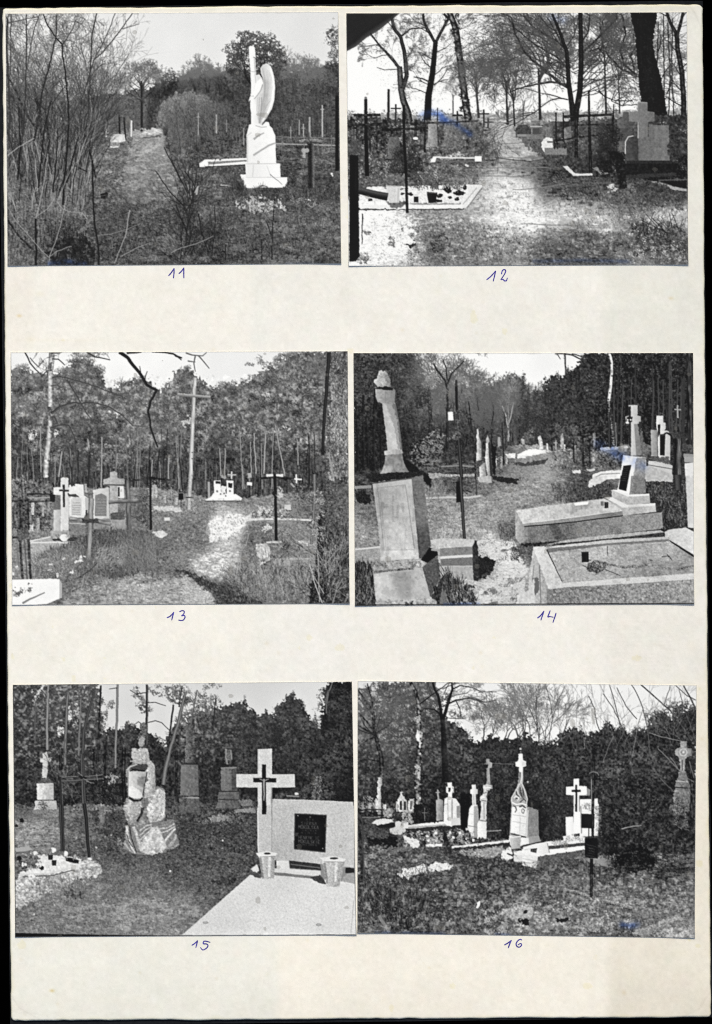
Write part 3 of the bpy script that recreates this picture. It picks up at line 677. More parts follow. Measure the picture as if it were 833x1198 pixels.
    def S(pts, w0, w1, v, twigs=True):
        s.ribbon(pts, w0, w1, v, wob=.45, jit=.03)
        if twigs and len(pts) > 2:
            o = []
            for (x, y) in pts[:-1]:
                for q in range(2):
                    if s.r.random() < .7: s.bough(x, y, s.r.uniform(.5, 2.6), s.r.uniform(7, 18), max(.35, w0 * .4), 2, o, (v if np.isscalar(v) else v[1]) + .08, spread=.6, wmin=.22, curl=.14)
            s.segs(o)
    S([(31, 17), (31, 60), (30, 110), (27, 160)], 1.0, 1.8, .2)
    S([(47, 16), (41, 32), (37, 50), (32, 80), (22, 110), (10, 140)], 1, 1.4, .3)
    S([(51, 17), (56, 30), (66, 45), (73, 52), (73, 65), (77, 85), (79, 110), (81, 140), (79, 175), (75, 215), (74, 240)], 1, 2.6, [.26, .1, .08])
    S([(90, 22), (86, 32), (80, 42), (73.5, 52)], .6, 1.4, .25)
    S([(66, 18), (66, 40), (62, 60), (56, 85), (50, 105), (46, 135), (40, 165)], 1, 2.2, .16)
    S([(113, 16), (108, 40), (106, 75), (105, 105), (103, 140)], 1.3, 1.4, .2)
    S([(155, 16), (145, 30), (134, 45), (120, 62), (110, 70), (104, 90), (96, 115), (80, 145), (66, 165)], .8, 1.6, .22)
    S([(163, 28), (150, 32), (143, 34)], .6, .9, .35); S([(135, 16), (128, 34), (122, 48), (112, 66)], .8, .9, .3)
    S([(152, 62), (146, 72), (138, 84), (128, 96), (120, 108)], .6, 1, .36)
    S([(100, 22), (88, 38), (72, 40), (60, 46)], .6, .8, .34); S([(8, 27), (20, 25), (32, 22), (45, 20)], .9, .6, .28)
    S([(9, 22), (8, 60), (10, 100), (12, 130), (10, 165)], 2.2, 2, .22); S([(13, 17), (12, 90)], 1.2, .8, .25)
    S([(8, 88), (18, 105), (28, 128), (40, 148)], 1.4, 2, .14); S([(40, 148), (48, 136), (62, 120), (80, 96)], 1.6, .7, .2)
    S([(120, 75), (110, 84), (96, 110), (90, 130)], .8, 1, .28); S([(95, 55), (100, 75), (110, 100)], .8, .9, .3)
    S([(92, 160), (84, 190), (78, 214)], 1, 2.4, .12); S([(60, 118), (52, 150), (48, 190), (45, 220)], 1, 2, .12); S([(22, 130), (24, 170), (21, 210)], .9, 1.8, .1); S([(68, 150), (66, 190), (62, 225)], .9, 1.7, .12)
    S2 = S
    S = lambda p_, a_, b_, v_: S2(p_, a_, b_, v_, False)
    sp = s.part('sapling', 'thin pale sapling stem crossing the thicket')
    S([(88, 190), (80, 205), (67, 236), (74, 245), (82, 248), (96, 249), (102, 256)], .5, .8, .58)
    S([(78, 230), (72, 258), (66, 280), (58, 300), (57, 310)], .8, .9, .58); S([(56, 180), (52, 212), (46, 240), (42, 256)], .8, 1, .58); S([(42, 256), (42.5, 312)], 2, 2.2, [.12, .08])
    S([(9, 242), (18, 258), (34, 276), (46, 290), (57, 301)], .6, .7, .56); S([(9, 257), (22, 276), (41, 295)], 1.6, 1.8, .1); S([(57, 301), (66, 294), (84, 288)], .7, .5, .6)
    S([(9, 182), (22, 172), (40, 162)], .7, .6, .68); S([(42, 254), (56, 244), (64, 232)], .6, .6, .62); S([(112, 276), (130, 274), (150, 268), (164, 262)], .6, .5, .54); S([(152, 246), (149, 262), (147, 276), (134, 308)], 1, .7, .6); S([(142, 300), (160, 290), (176, 284)], .7, .5, .6)
    s.part('sapling', 'dark sapling stem in the grass')
    S([(108, 190), (109, 235), (111, 265), (115, 290), (116, 312)], 1.6, 2.2, [.1, .14]); S([(104, 172), (108, 190), (112, 208)], 1.8, 1.8, .1); S([(88, 194), (102, 201)], 1.4, 1.2, .1); S([(110, 200), (122, 180), (128, 170)], 1.2, .8, .15)
    S([(118, 228), (126, 226), (124, 231), (118, 231)], 1.6, 3, .06)
    s.part('shrub', 'low leafless shrub growing in front of the path')
    for pts in ([(200, 184), (213, 213), (219, 225), (222, 245), (219, 270), (216, 298)], [(231, 196), (228, 222), (222, 245)], [(229, 222), (225, 212), (216, 200)], [(182, 200), (200, 226), (214, 240)], [(192, 172), (205, 198), (212, 212)], [(251, 240), (252, 262), (248, 300)], [(211, 305), (214, 262), (206, 240)], [(244, 295), (236, 272), (232, 250)], [(321, 232), (319, 262), (318, 304)], [(312, 260), (317, 275)], [(306, 280), (306, 304)], [(264, 286), (264, 304)]):
        S(pts, .6, 1.1, s.r.uniform(.08, .16))
    o = []
    for k in range(26): s.bough(222 + s.r.gauss(0, 3), s.r.uniform(225, 298), s.r.gauss(1.57, .5), s.r.uniform(18, 34), .7, 2, o, s.r.uniform(.07, .2), spread=.5, wmin=.24)
    for k in range(40):
        s.bough(s.r.uniform(205, 262), s.r.uniform(280, 312), s.r.gauss(1.6, .4), s.r.uniform(12, 26), .5, 2, o, s.r.uniform(.05, .16), spread=.5)
    for k in range(40):
        s.bough(s.r.uniform(120, 390), s.r.uniform(280, 312), s.r.gauss(1.6, .5), s.r.uniform(8, 20), .4, 1, o, s.r.choice([.08, .6, .12]), spread=.5)
    s.segs(o)
    S([(200, 296), (212, 290), (228, 286), (250, 276)], .8, .6, .55); S([(228, 226), (232, 218), (230, 228)], 1.2, 2, .62); S([(316, 204), (330, 216)], .5, .4, .4)
    s.ink = [([(58, 308.5), (80, 306), (100, 309)], 5, .5), ([(335, 309), (375, 307.6)], 3, .15)]
    # worn corner
    s.finish(con=1.08, lift=.04)
    return s
def picture_12():
    s = Picture([(405.2, 15.8), (803.6, 14.4), (805, 309.6), (408, 311.2)], 12)
    S = lambda pts, w0, w1, v, **k: s.ribbon(pts, w0, w1, v, wob=k.pop('wob', .4), jit=.02, **k)
    s.part('sky'); s.rect(400, 0, 820, 170, s.tone([(430, 90, .99), (520, 30, .95), (570, 60, .98), (600, 100, .95), (650, 40, .86), (700, 100, .93), (720, 120, .95), (790, 60, .86), (560, 25, .96)], 40), n22=.01)
    s.part('distant_field', 'pale fields on the horizon')
    s.fill([(400, 134), (440, 132), (500, 134), (560, 133), (640, 131), (700, 130), (820, 128), (820, 160), (400, 160)], .66, rough=1, n1=.08, n3h=.08)
    s.leaves([(400, 130), (440, 128), (640, 128), (820, 122), (820, 142), (400, 140)], 4500, (.2, .5), (.25, .62), thr=.1)
    # ground
    g = s.tone([(415, 150, .25), (450, 165, .25), (500, 165, .28), (540, 165, .33), (430, 200, .3), (450, 205, .42), (520, 200, .38), (545, 190, .3), (550, 205, .5), (585, 150, .62), (592, 158, .58), (600, 165, .45), (610, 176, .72), (640, 183, .4), (590, 178, .55), (575, 180, .3), (610, 196, .38), (570, 210, .78), (600, 215, .95), (615, 235, .95), (595, 185, .62), (590, 165, .72), (640, 225, .42), (590, 240, .94), (560, 230, .88), (620, 265, .92), (590, 262, .86), (640, 250, .9), (570, 250, .85), (610, 250, .95), (655, 258, .88), (665, 245, .78), (690, 250, .82), (715, 258, .76), (700, 235, .5), (730, 235, .4), (650, 212, .28), (680, 215, .26), (720, 205, .2), (660, 190, .2), (700, 190, .14), (760, 200, .12), (790, 190, .12), (790, 220, .25), (760, 225, .28), (740, 250, .48), (775, 255, .78), (795, 262, .75), (760, 280, .28), (790, 280, .26), (730, 285, .45), (780, 302, .42), (745, 303, .5), (640, 285, .38), (680, 285, .36), (660, 272, .42), (690, 303, .36), (610, 295, .62), (640, 305, .36), (430, 265, 1.0), (450, 255, .95), (470, 285, .95), (435, 290, .92), (450, 280, 1.0), (440, 262, 1.0), (600, 225, .95), (605, 245, .95), (480, 300, .78), (450, 300, .88), (480, 265, .72), (500, 255, .55), (540, 250, .6), (520, 262, .62), (500, 280, .42), (515, 300, .5), (550, 290, .5), (560, 270, .58), (570, 300, .58), (530, 280, .55), (600, 280, .66), (545, 228, .7)], 11)
    gr = s.part('grass', 'patchy grass and weeds on the sandy ground')
    s.fill([(400, 142), (480, 140), (570, 145), (600, 144), (700, 140), (820, 138), (820, 320), (400, 320)], g, rough=1, n1=.06, n1h=.08, n2=.05, n3h=.04, n4=.02)
    s.part('sandy_path', 'wide sandy path narrowing towards the trees')
    s.fill([(571, 146), (598, 146), (604, 156), (615, 165), (636, 176), (632, 186), (640, 200), (655, 235), (700, 246), (740, 256), (735, 275), (650, 268), (625, 278), (570, 262), (545, 250), (560, 215), (585, 196), (580, 180), (578, 165), (574, 155)], g, rough=2.5, rk=4, n1=.03, n1h=.07, n3h=.04, n2=.02)
    s.part('bright_sand', 'bright bare sand in the lower left foreground'); F_ = [(421, 262), (440, 254), (470, 252), (488, 262), (480, 276), (484, 290), (470, 300), (445, 300), (424, 296)]; s.fill(F_, .93, rough=2.2, rk=4, n1=.05, n2=.04, n1h=.06); s.use(gr)
    # tufts over sand
    s.leaves([(420, 200), (560, 200), (560, 218), (420, 218)], 3000, (.25, .5), (.1, .62), thr=-.3)
    s.leaves([(440, 256), (500, 250), (510, 300), (470, 308), (430, 300)], 900, (.2, .42), (.3, .7), thr=.25, clump=.4, rough=3); s.leaves([(470, 262), (492, 252), (540, 256), (600, 276), (690, 268), (735, 280), (740, 312), (462, 312), (488, 290)], 8000, (.22, .45), (.14, .6), rough=4, thr=-.1, clump=.4)
    s.leaves([(560, 200), (700, 232), (740, 262), (560, 262)], 1400, (.22, .4), (.3, .65), thr=.6)
    s.leaves([(640, 200), (800, 205), (800, 246), (740, 240), (655, 232)], 9000, (.25, .5), (.06, .5), thr=-.7)
    s.leaves([(738, 262), (800, 262), (804, 298), (745, 298)], 6500, (.3, .6), (.04, .42), thr=-.5, clump=.8); s.leaves([(738, 250), (800, 262), (804, 306), (738, 306)], 700, (.3, .6), (.6, .95), thr=.2)
    s.blades([(640, 210), (805, 215), (805, 310), (690, 310)], 2200, (1.5, 5), .3, (.06, .6), .6); s.blades([(480, 262), (600, 262), (640, 310), (480, 310)], 900, (1.5, 4), .3, (.1, .5), .6)
    s.leaves(s.blob(515, 284, 12, 12), 700, (.3, .6), (.08, .35), thr=-.6); s.leaves(s.blob(483, 286, 5, 4), 220, (.3, .6), (.05, .25)); s.leaves(s.blob(459, 282, 5, 5), 160, (.3, .5), (.2, .5)); s.leaves(s.blob(431, 272, 4, 3), 120, (.3, .5), (.25, .5)); s.leaves(s.blob(425, 302, 8, 7), 400, (.3, .5), (.15, .5))
    s.add([(580, 188), (640, 188), (640, 200), (600, 202)], -.12, rough=1.5, soft=1); s.ribbon([(578, 184), (600, 187), (620, 189), (640, 186)], 1, 1, .2, ident=False)
    s.tufts([(485, 255), (600, 262), (740, 262), (800, 262), (800, 310), (480, 310)], 900, (1.2, 4), (.1, .6)); s.tufts([(640, 205), (800, 208), (800, 250), (660, 240)], 500, (1, 3), (.08, .5)); s.tufts([(420, 196), (560, 196), (560, 216), (420, 216)], 300, (1, 2), (.1, .6))
    s.dapple([(560, 165), (645, 175), (740, 262), (740, 310), (480, 310), (545, 246)], -.12, thr=.6, soft=.7); s.dapple([(565, 150), (640, 160), (650, 205), (570, 205)], -.09, thr=.2, soft=.8); s.dapple([(422, 255), (740, 250), (800, 300), (422, 306)], .12, thr=.5, keys=('3h', 4))
    s.add([(583, 144), (592, 144), (604, 158), (622, 174), (634, 184), (640, 196), (612, 206), (592, 200), (574, 208), (578, 190), (580, 165)], .13, rough=2, soft=4)
    s.dapple([(545, 188), (660, 188), (700, 250), (545, 250)], -.13, thr=.3, soft=.9, keys=('3h', 2)); s.leaves([(545, 196), (600, 200), (660, 206), (720, 245), (545, 245)], 1500, (.2, .4), (.35, .75), thr=.3, clump=.4, rough=4)
    for P in ([(575, 184), (605, 187), (640, 184)], [(572, 197), (610, 199), (650, 205)], [(585, 168), (610, 170), (632, 168)], [(600, 222), (640, 232), (700, 236)], [(560, 206), (590, 210), (620, 205)], [(610, 262), (660, 268), (720, 262)]):
        o = []; s.bough(P[0][0], P[0][1], 0, 70, .9, 3, o, .36, spread=.35, curl=.1, up=0); s.segs([(a, P[0][1] + (b - P[0][1]) * .22, c, P[0][1] + (d - P[0][1]) * .22, e, f, g_ + .12) for a, b, c, d, e, f, g_ in o], False)
    # trees
    s.part('bare_tree', 'thin leaning tree with a forked bare crown')
    s.crown(466, 52, 34, 42, 3600, (.3, .75), (.14, .28), hole=.0, rag=.5)
    for q, (x, y, a) in enumerate(((467, 78, 2.2), (472, 60, 1.7), (460, 33, 2.2), (454, 64, 2.4), (475, 70, 1), (443, 52, 2.2), (443, 52, 3.6), (454, 64, 3.4), (468, 43, .8), (472, 85, .7))):
        s.bare_tree(x, y, 42, 1, .22, 5, ang=a, v2=.38, spread=.7, wmin=.24)
    s.ribbon([(479, 150), (477.5, 133), (472, 118), (469, 103), (467.5, 78)], 8.5, 6, [.1, .3, .42, .2, .08], jit=.03, tex=.05)
    S([(468, 80), (454, 64), (443, 51.6), (433, 39)], 3.4, 1.2, .14); s.ribbon([(471, 104), (476, 88), (473, 60), (468.5, 43), (460.5, 33), (458, 16)], 5.5, 3, [.08, .25, .14], jit=.03)
    S([(441, 79), (450, 82), (466, 81)], .6, 1, .35); S([(470, 42), (480, 34), (498, 33), (500, 38)], 1.6, 1, .15)
    s.part('bare_tree', 'dark forked tree in the middle of the left half')
    s.crown(508, 60, 30, 48, 5200, (.3, .72), (.14, .28), hole=-.1, rag=.45); s.crown(500, 105, 24, 20, 1600, (.35, .75), (.14, .26), hole=.0, rag=.5); s.crown(508, 24, 30, 12, 1300, (.3, .65), (.14, .28), hole=.0)
    for x, y, a in ((509, 49, 2), (503, 40, 2.3), (518, 33, .6), (506, 90, .8), (506, 80, 2.5), (503, 100, 2.7), (505, 100, .5), (507, 70, 2.6), (509, 62, .5), (502, 110, 3), (518, 35, 1.6), (500, 32, 2.8)):
        s.bare_tree(x, y, 44, 1.1, .24, 5, ang=a, v2=.4, spread=.7, wmin=.24)
    s.ribbon([(500, 152), (500, 137), (501.5, 111), (506, 86), (509.7, 49)], 9, 5, [.03, .08, .05, .12], jit=.03, tex=.04)
    S([(509, 50), (502, 38), (496, 25), (495, 16)], 3.2, 2, .1); S([(509.5, 50), (518.5, 33), (525, 22), (519, 16)], 3.6, 2.4, .1); S([(503, 96), (494, 92), (484, 90)], 1.8, .8, .25); S([(508, 100), (518, 90), (524, 80)], 1.2, .6, .3)
    s.part('birch_tree', 'mottled birch trunk leaning beside the path')
    s.ribbon([(526, 14), (533.6, 35), (537, 60), (541, 93), (545, 123), (552, 165)], 6.5, 9, [.04, .1, .35, .5, .3, .08], jit=.08, tex=.14, tk=2)
    s.leaves([(524, 15), (538, 15), (548, 100), (556, 165), (544, 165), (534, 60)], 900, (.3, .8), (.03, .2), thr=.2)
    for x, y, a in ((534, 35, .3), (537, 60, .4), (530, 24, .2), (541, 90, 2.6)): s.bare_tree(x, y, 30, .8, .3, 4, ang=a, v2=.38, spread=.6, wmin=.22)
    s.part('bare_tree', 'small round bare tree beyond the birch')
    s.crown(556, 88, 19, 24, 1500, (.4, .75), (.12, .22), hole=.2)
    for q in range(4): s.bare_tree(558, 120, 58, 1.5, .3, 6, v2=.38, spread=.75, wmin=.22)
    s.ribbon([(560, 138), (558, 110), (555, 80)], 2.8, 1, .26, jit=.05)
    for x, b, ht in ((530, 133, 40), (594, 142, 44), (612, 140, 40)):
        s.part('distant_tree'); [s.bare_tree(x, b - 6, ht, 1, .35, 5, v2=.6, spread=.7, wmin=.2) for q in range(2)]; s.ribbon([(x, b), (x, b - 18)], 1.6, 1, .35)
    for x, b, ht, w, top in ((631, 140, 110, 3.2, 80), (708, 133, 100, 2.4, 62), (593, 146, 105, 2.6, 95), (601, 148, 80, 2, 105), (724, 133, 100, 1.4, 80)):
        s.part('bare_tree')
        for q in range(5): s.bare_tree(x, top + 15, ht * .85, w * .6, .25, 6, ang=1.57 + s.r.uniform(-.6, .6), v2=.4, spread=.8, wmin=.3, curl=.16)
        s.ribbon([(x + 1, b), (x, (b + top) / 2), (x - 1, top)], w, w * .6, [.12, .22, .14], jit=.03)
    s.part('bare_tree', 'large twin trunked tree with wide spreading bare branches')
    s.crown(650, 32, 60, 22, 5000, (.3, .75), (.12, .25), hole=.1, rag=.5); s.crown(600, 50, 30, 30, 1500, (.4, .8), (.12, .22), hole=.3, rag=.5); s.crown(640, 70, 50, 35, 2500, (.35, .8), (.12, .24), hole=.3, rag=.5)
    paths = [([(667, 105), (650, 93), (638, 83), (615, 63), (602.5, 40), (598, 20)], 3, 1.2), ([(664, 99), (645, 96), (633, 98), (615, 101), (596, 108)], 2.4, 1), ([(664, 80), (650, 66), (636, 58), (618, 46), (600, 30)], 1.8, .8), ([(663, 60), (652, 48), (640, 42), (622, 30), (612, 18)], 1.8, .8), ([(662, 58), (672, 40), (676, 22)], 1.4, .9),
             ([(681, 63), (690, 54), (701, 43), (712, 32), (722, 20)], 2.2, 1.2), ([(679, 90), (690, 78), (700, 70), (706, 50), (705, 25)], 1.8, .9), ([(680, 50), (688, 38), (690, 18)], 1.6, 1), ([(667, 75), (655, 80), (640, 72)], 1.3, .7), ([(702, 30), (706, 56), (712, 66), (728, 82), (745, 90)], 1.8, 2), ([(745, 88), (730, 76), (725, 60), (732, 40), (728, 18)], 2, 1.2), ([(690, 60), (700, 56), (708, 66)], 1.2, 1), ([(640, 20), (652, 40), (662, 60)], 1.2, 1.8), ([(740, 118), (720, 118), (706, 112), (700, 106)], .8, .6), ([(745, 122), (728, 124), (715, 118)], .8, .6), ([(630, 18), (640, 30), (650, 36)], .8, 1.2), ([(745, 50), (738, 66), (742, 84)], 1.4, 1.2), ([(663, 92), (650, 84), (644, 76), (628, 70)], 1.2, .7)]
    for k in range(44):
        x = s.r.uniform(590, 735); y = s.r.uniform(40, 115); sg = -1 if x < 668 else 1; o = []
        s.bough(668 + sg * s.r.uniform(0, 14), s.r.uniform(60, 118), math.pi / 2 - sg * s.r.uniform(.5, 1.3), s.r.uniform(34, 62), s.r.uniform(.8, 1.4), 4, o, s.r.uniform(.18, .36), spread=.7, wmin=.28, curl=.14, kids=3, up=-.05); s.segs(o)
    for P, a, b in paths: S(P, a, b, s.r.uniform(.08, .18), wob=.6)
    for P, a, b in paths:
        for (x, y) in P[1:]:
            for q in range(2): s.bare_tree(x, y, s.r.uniform(22, 40), .8, .2, 4, ang=s.r.uniform(.2, 2.9), v2=.38, spread=.7, wmin=.3, curl=.16)
    s.ribbon([(672.5, 165), (670, 131), (665.5, 98), (663, 60), (654, 35), (646, 16)], 7.5, 2.4, [.04, .1, .16, .05], jit=.03, tex=.03); s.ribbon([(672.5, 165), (674, 131), (678.5, 106), (680, 73), (679.4, 35), (679, 14)], 7.5, 4.4, [.05, .14, .06], jit=.03, tex=.03)
    s.part('bare_tree', 'dark forked tree at the right edge')
    s.crown(785, 70, 20, 55, 3500, (.15, .6), (.15, .3), hole=-.1)
    for x, y, a in ((792, 60, 2.4), (797, 90, 2.2), (800, 110, 2.5), (782, 20, 2.5), (798, 22, 1), (798, 80, .8), (800, 125, 2.8), (770, 60, 1.2), (775, 90, .9), (780, 110, .9)): s.bare_tree(x, y, 45, 1.3, .12, 5, ang=a, v2=.4, spread=.7, wmin=.24)
    S([(799.5, 190), (800, 123), (798, 86), (793, 60), (791, 36)], 7, 5, .06); S([(792, 42), (784, 26), (780, 14)], 4, 3, .07); S([(792, 42), (797, 24), (799, 14)], 3.6, 3, .07)
    for x in (770, 776, 781, 787): S([(x, s.r.uniform(16, 40)), (x + s.r.uniform(-2, 3), 80), (x + s.r.uniform(-1, 4), 140)], .9, 1.2, .15)
    s.part('tree_trunk', 'massive dark tree trunk behind the stone cross')
    s.fill([(736, 13), (770, 13), (765.5, 35), (764, 50), (766, 65), (774, 93), (779, 123), (782, 150), (784, 200), (750, 200), (750, 118), (746.5, 86), (744, 48), (741, 30)], .075, rough=.5, nv2=.018, n2=.012)
    s.leaves([(740, 20), (764, 20), (772, 100), (778, 160), (752, 160), (748, 90)], 900, (.3, .6), (.04, .2), thr=0)
    # left crowd of crosses
    s.use(gr)
    s.fill([(404, 138), (440, 137), (470, 140), (560, 142), (566, 150), (570, 160), (556, 178), (540, 200), (404, 205)], s.tone([(415, 150, .22), (450, 160, .2), (490, 150, .33), (510, 170, .33), (540, 165, .42), (560, 160, .36), (430, 180, .32), (480, 190, .33), (520, 190, .42)], 12), rough=1.5, n1=.08, n2=.09, n4=.06)
    s.leaves([(404, 138), (566, 142), (566, 160), (556, 190), (404, 212)], 9000, (.22, .42), (.1, .62), thr=-.9, clump=.7); s.leaves([(404, 142), (540, 142), (540, 212), (404, 212)], 700, (.3, .7), (.6, .9), thr=.5, clump=.2)
    for x, y0, y1, w, v in ((418, 145, 178, 2, .12), (441, 140, 175, 1.4, .1), (463, 122, 148, 1.2, .2), (458, 146, 160, 1.4, .12), (486, 140, 165, 2, .1), (535, 130, 170, 1.4, .12), (521, 138, 158, 1.6, .5), (566, 128, 148, 1.2, .2), (571, 138, 150, 1, .25), (414, 140, 165, 1.4, .15), (449, 143, 172, 1.2, .1), (433, 150, 178, 1.2, .12), (497, 148, 178, 1.4, .08), (529, 148, 172, 1.2, .14)):
        s.part('distant_cross'); s.ribbon([(x, y0), (x, y1)], w + .7, w + .7, v, jit=.03); s.ribbon([(x - 6, y0 + 5), (x + 6, y0 + 5)], w + .3, w + .3, v, jit=.03)
    s.part('fence_rail', 'thin rail fence across the end of the path'); S([(566, 139.5), (598, 139)], .6, .6, .4); S([(566, 144), (598, 143)], .6, .6, .45)
    s.part('gravestone', 'grey upright stone behind the thin crosses'); s.fill([(501, 146), (503, 142), (508, 142), (511, 146), (512, 172), (500, 172)], (.62, .5), n1=.05, n2=.04)
    s.part('gravestone', 'tall pale stone behind the dark shrub'); s.fill([(454, 165), (456, 160), (466, 160), (468, 166), (468, 186), (453, 186)], (.42, .36), n1=.05, n2=.04)
    s.part('mound', 'bushy mound in front of the birch'); s.fill([(517, 172), (520, 150), (527, 144), (538, 148), (541, 172)], .42, rough=1, n1=.08, n2=.06); s.crown(552, 150, 14, 12, 1500, (.2, .55), hole=-.8)
    s.part('white_cap', 'small pale object among the crosses'); s.fill(s.blob(486, 162, 3.2, 1.8), .9, n1=.05)
    s.part('iron_cross', 'dark double barred iron cross near the left edge')
    s.ribbon([(427.8, 116), (428, 150), (429.5, 206)], 3.6, 5, [.12, .05, .1], jit=.02); s.ribbon([(414, 135), (445, 134.4)], 3, 3, .07); s.ribbon([(408, 146.6), (446, 145.4)], 2.4, 2.4, .09); s.dots([427.8], [114.6], 1.6, .5)
    s.part('wooden_post', 'thin dark pole against the white sky'); s.ribbon([(454.8, 104.5), (454.2, 142)], 2.6, 3, .2, jit=.03)
    s.part('iron_cross', 'low wide iron cross with a pointed foot'); s.ribbon([(511.8, 126), (511.8, 150)], 1.2, 1.4, .15); s.ribbon([(489, 144), (520, 143.4), (559, 141.6)], 1.8, 1.4, .12)
    # kerbed grave
    k = s.part('kerbed_grave', 'white kerbed grave strewn with pots')
    s.fill([(420, 236), (421, 224), (430, 219), (470, 218), (548, 216), (553, 217), (540, 238)], .87, rough=.6, n1=.05, n2=.04)
    s.fill([(419, 239.5), (544, 239.5), (543.5, 243.8), (470, 244.6), (419, 244)], .9, rough=.2, n1=.03); s.fill([(419, 244), (470, 244.8), (543, 244), (543, 245.6), (419, 246)], .3, rough=.4, n1=.08)
    s.fill([(545.5, 215.6), (564.5, 216.4), (564, 220), (545.5, 243.2), (539, 240)], (.9, .84), rough=.2, n1=.04); s.ribbon([(563.8, 220), (546, 243.6)], 1.2, 1, .5); s.ribbon([(558, 219.5), (541.5, 239)], .6, .6, .6)
    s.leaves([(450, 212), (545, 212), (548, 222), (450, 222)], 1300, (.3, .55), (.06, .6), thr=-.3)
    s.add([(452, 236), (478, 236), (470, 243), (458, 244)], -.45, rough=.4, soft=.3)
    s.part('vase', 'pale tapered vase', k); s.fill([(451.5, 216.5), (468.6, 217.5), (467, 237), (455, 237.6)], [.8, .8][0], n1=.03); s.ribbon([(465.5, 220), (464.5, 236)], 3, 3, [.7, .86]); s.ribbon([(452, 217.2), (468, 218)], 1, 1, .6)
    s.part('flower_pot', 'large dark flower pot', k); s.fill([(499.2, 224.4), (511.6, 225.4), (510, 237), (501.4, 237.4)], (.16, .08)); s.ribbon([(500, 225.4), (511, 226)], 1, 1, .35); s.fill([(510, 233), (518, 234), (517, 236), (510, 237)], .1, rough=.4); s.leaves(s.blob(506, 218, 9, 6), 300, (.3, .5), (.05, .5))
    s.part('jar', 'small dark jar', k); s.rect(484.2, 230, 489.4, 236.4, .08)
    for x, y, a, b in ((524, 222.5, 5, 3.4), (537.5, 225.5, 6.5, 3), (534.5, 233.4, 3, 2.2), (543.6, 219.8, 2, 3), (433, 234, 3, 1.8), (514, 229, 4, 2.4), (526, 231, 2.6, 1.8), (480, 227, 3, 2), (471, 227, 2.4, 1.6)):
        s.part('grave_ornament', None, k); s.fill(s.blob(x, y, a, b, j=.3), .12, rough=.4, n1=.1); s.dots([x - a * .3], [y - b * .3], .7, .4)
    s.part('pale_stone', None, k); s.fill(s.blob(526, 228, 5, 1.6), .9, rough=.3)
    s.part('small_kerbed_grave', 'smaller pale kerb further back'); s.ribbon([(504, 188), (509, 184), (530, 184.5), (556, 185)], 2, 1.6, .82, jit=.05); s.ribbon([(508, 188.4), (556, 189)], 1.6, 1.6, .4, jit=.05); s.rect(555.6, 182.8, 563.4, 189, .95); s.fill([(503, 190), (507, 183), (511, 184), (509, 190)], .9); s.leaves(s.blob(535, 181, 8, 3), 120, (.3, .6), (.6, .95)); s.dots([545, 547], [193, 194], 1.4, .8)
    s.part('shrub', 'small dark bushy shrub around the cross')
    s.crown(475, 189, 17, 19, 4200, (.02, .3), hole=-.9, rag=.4); s.crown(466, 178, 8, 8, 500, (.04, .3), hole=-.5)
    s.leaves([(476, 200), (492, 200), (494, 216), (484, 218)], 500, (.3, .5), (.08, .4), thr=-.6)
    s.part('iron_cross', 'dark iron cross standing in the shrub')
    s.ribbon([(472.2, 123), (472.6, 160), (475, 200), (476.4, 249)], 3, 3, [.05, .1, .04], jit=.02); s.ribbon([(446.6, 152.4), (501, 149.8)], 2.6, 2.4, .06)
    s.part('broken_post', 'thick dark wooden post with a short arm at the left edge')
    s.fill([(409, 180), (419, 180), (420.5, 300), (416, 306), (408.5, 306)], .07, rough=.3, nv2=.03); s.ribbon([(419, 222.5), (436, 227), (453.5, 230.5)], 8, 9, [.25, .33, .2, .12, .1], jit=.03); s.fill([(409, 166), (416, 163), (424, 170), (425, 180), (409, 181)], .3, rough=.8, n1=.08); s.leaves(s.blob(414, 170, 8, 9), 300, (.3, .5), (.1, .5))
    s.ribbon([(424, 250), (423.5, 285)], 1.4, .8, .15, wob=.5)
    # right stones
    s.part('grass', 'dark shaded undergrowth between the stones')
    s.fill([(600, 150), (640, 144), (720, 138), (806, 134), (806, 208), (770, 212), (730, 206), (690, 208), (662, 196), (636, 186), (612, 168)], s.tone([(610, 158, .4), (640, 170, .4), (625, 150, .42), (660, 160, .2), (690, 155, .32), (690, 175, .34), (730, 150, .3), (690, 190, .2), (650, 186, .25), (740, 190, .1), (790, 170, .22), (800, 200, .1), (710, 190, .12)], 10), rough=1.4, n1=.05, n2=.06, n4=.03)
    s.leaves([(600, 148), (720, 138), (806, 130), (806, 208), (690, 208), (636, 190)], 5000, (.22, .42), (.05, .46), thr=-.6, clump=.8); s.leaves([(640, 150), (806, 140), (806, 200), (690, 200)], 260, (.3, .6), (.5, .8), thr=.6, clump=.2)
    for args, lb in ((((603, 150), (608, 146), (616, 146), (621, 152), (621, 160), (604, 161)), 'low dark rounded stone by the path'), (((621, 141), (632, 141), (634, 160), (621, 160)), 'pale stepped stone by the path'), (((638, 148), (646.5, 148), (647, 164), (638, 164)), 'small pale upright stone'), (((659, 150), (668, 148), (669, 165), (660, 166)), 'grey stone behind the railing')):
        s.part('gravestone', lb); s.fill(list(args), (.5, .38) if 'dark' not in lb else .28, rough=.3, n1=.05, n2=.05)
        if 'stepped' in lb: s.ribbon([(620, 148), (634, 148)], .8, .8, .75); s.rect(623, 150, 631, 158, .3); s.rect(616, 157, 636, 163, .45, n1=.05)
    s.part('gravestone', 'white low monument at the bend of the path'); s.fill([(633, 166), (640, 160), (647, 162), (647, 174), (640, 181), (634, 176)], .85, rough=.6, n1=.05); s.rect(637, 173, 663, 181, .5, n1=.05); s.rect(640, 165, 662, 167, .4); s.rect(605, 157, 616, 160, .55)
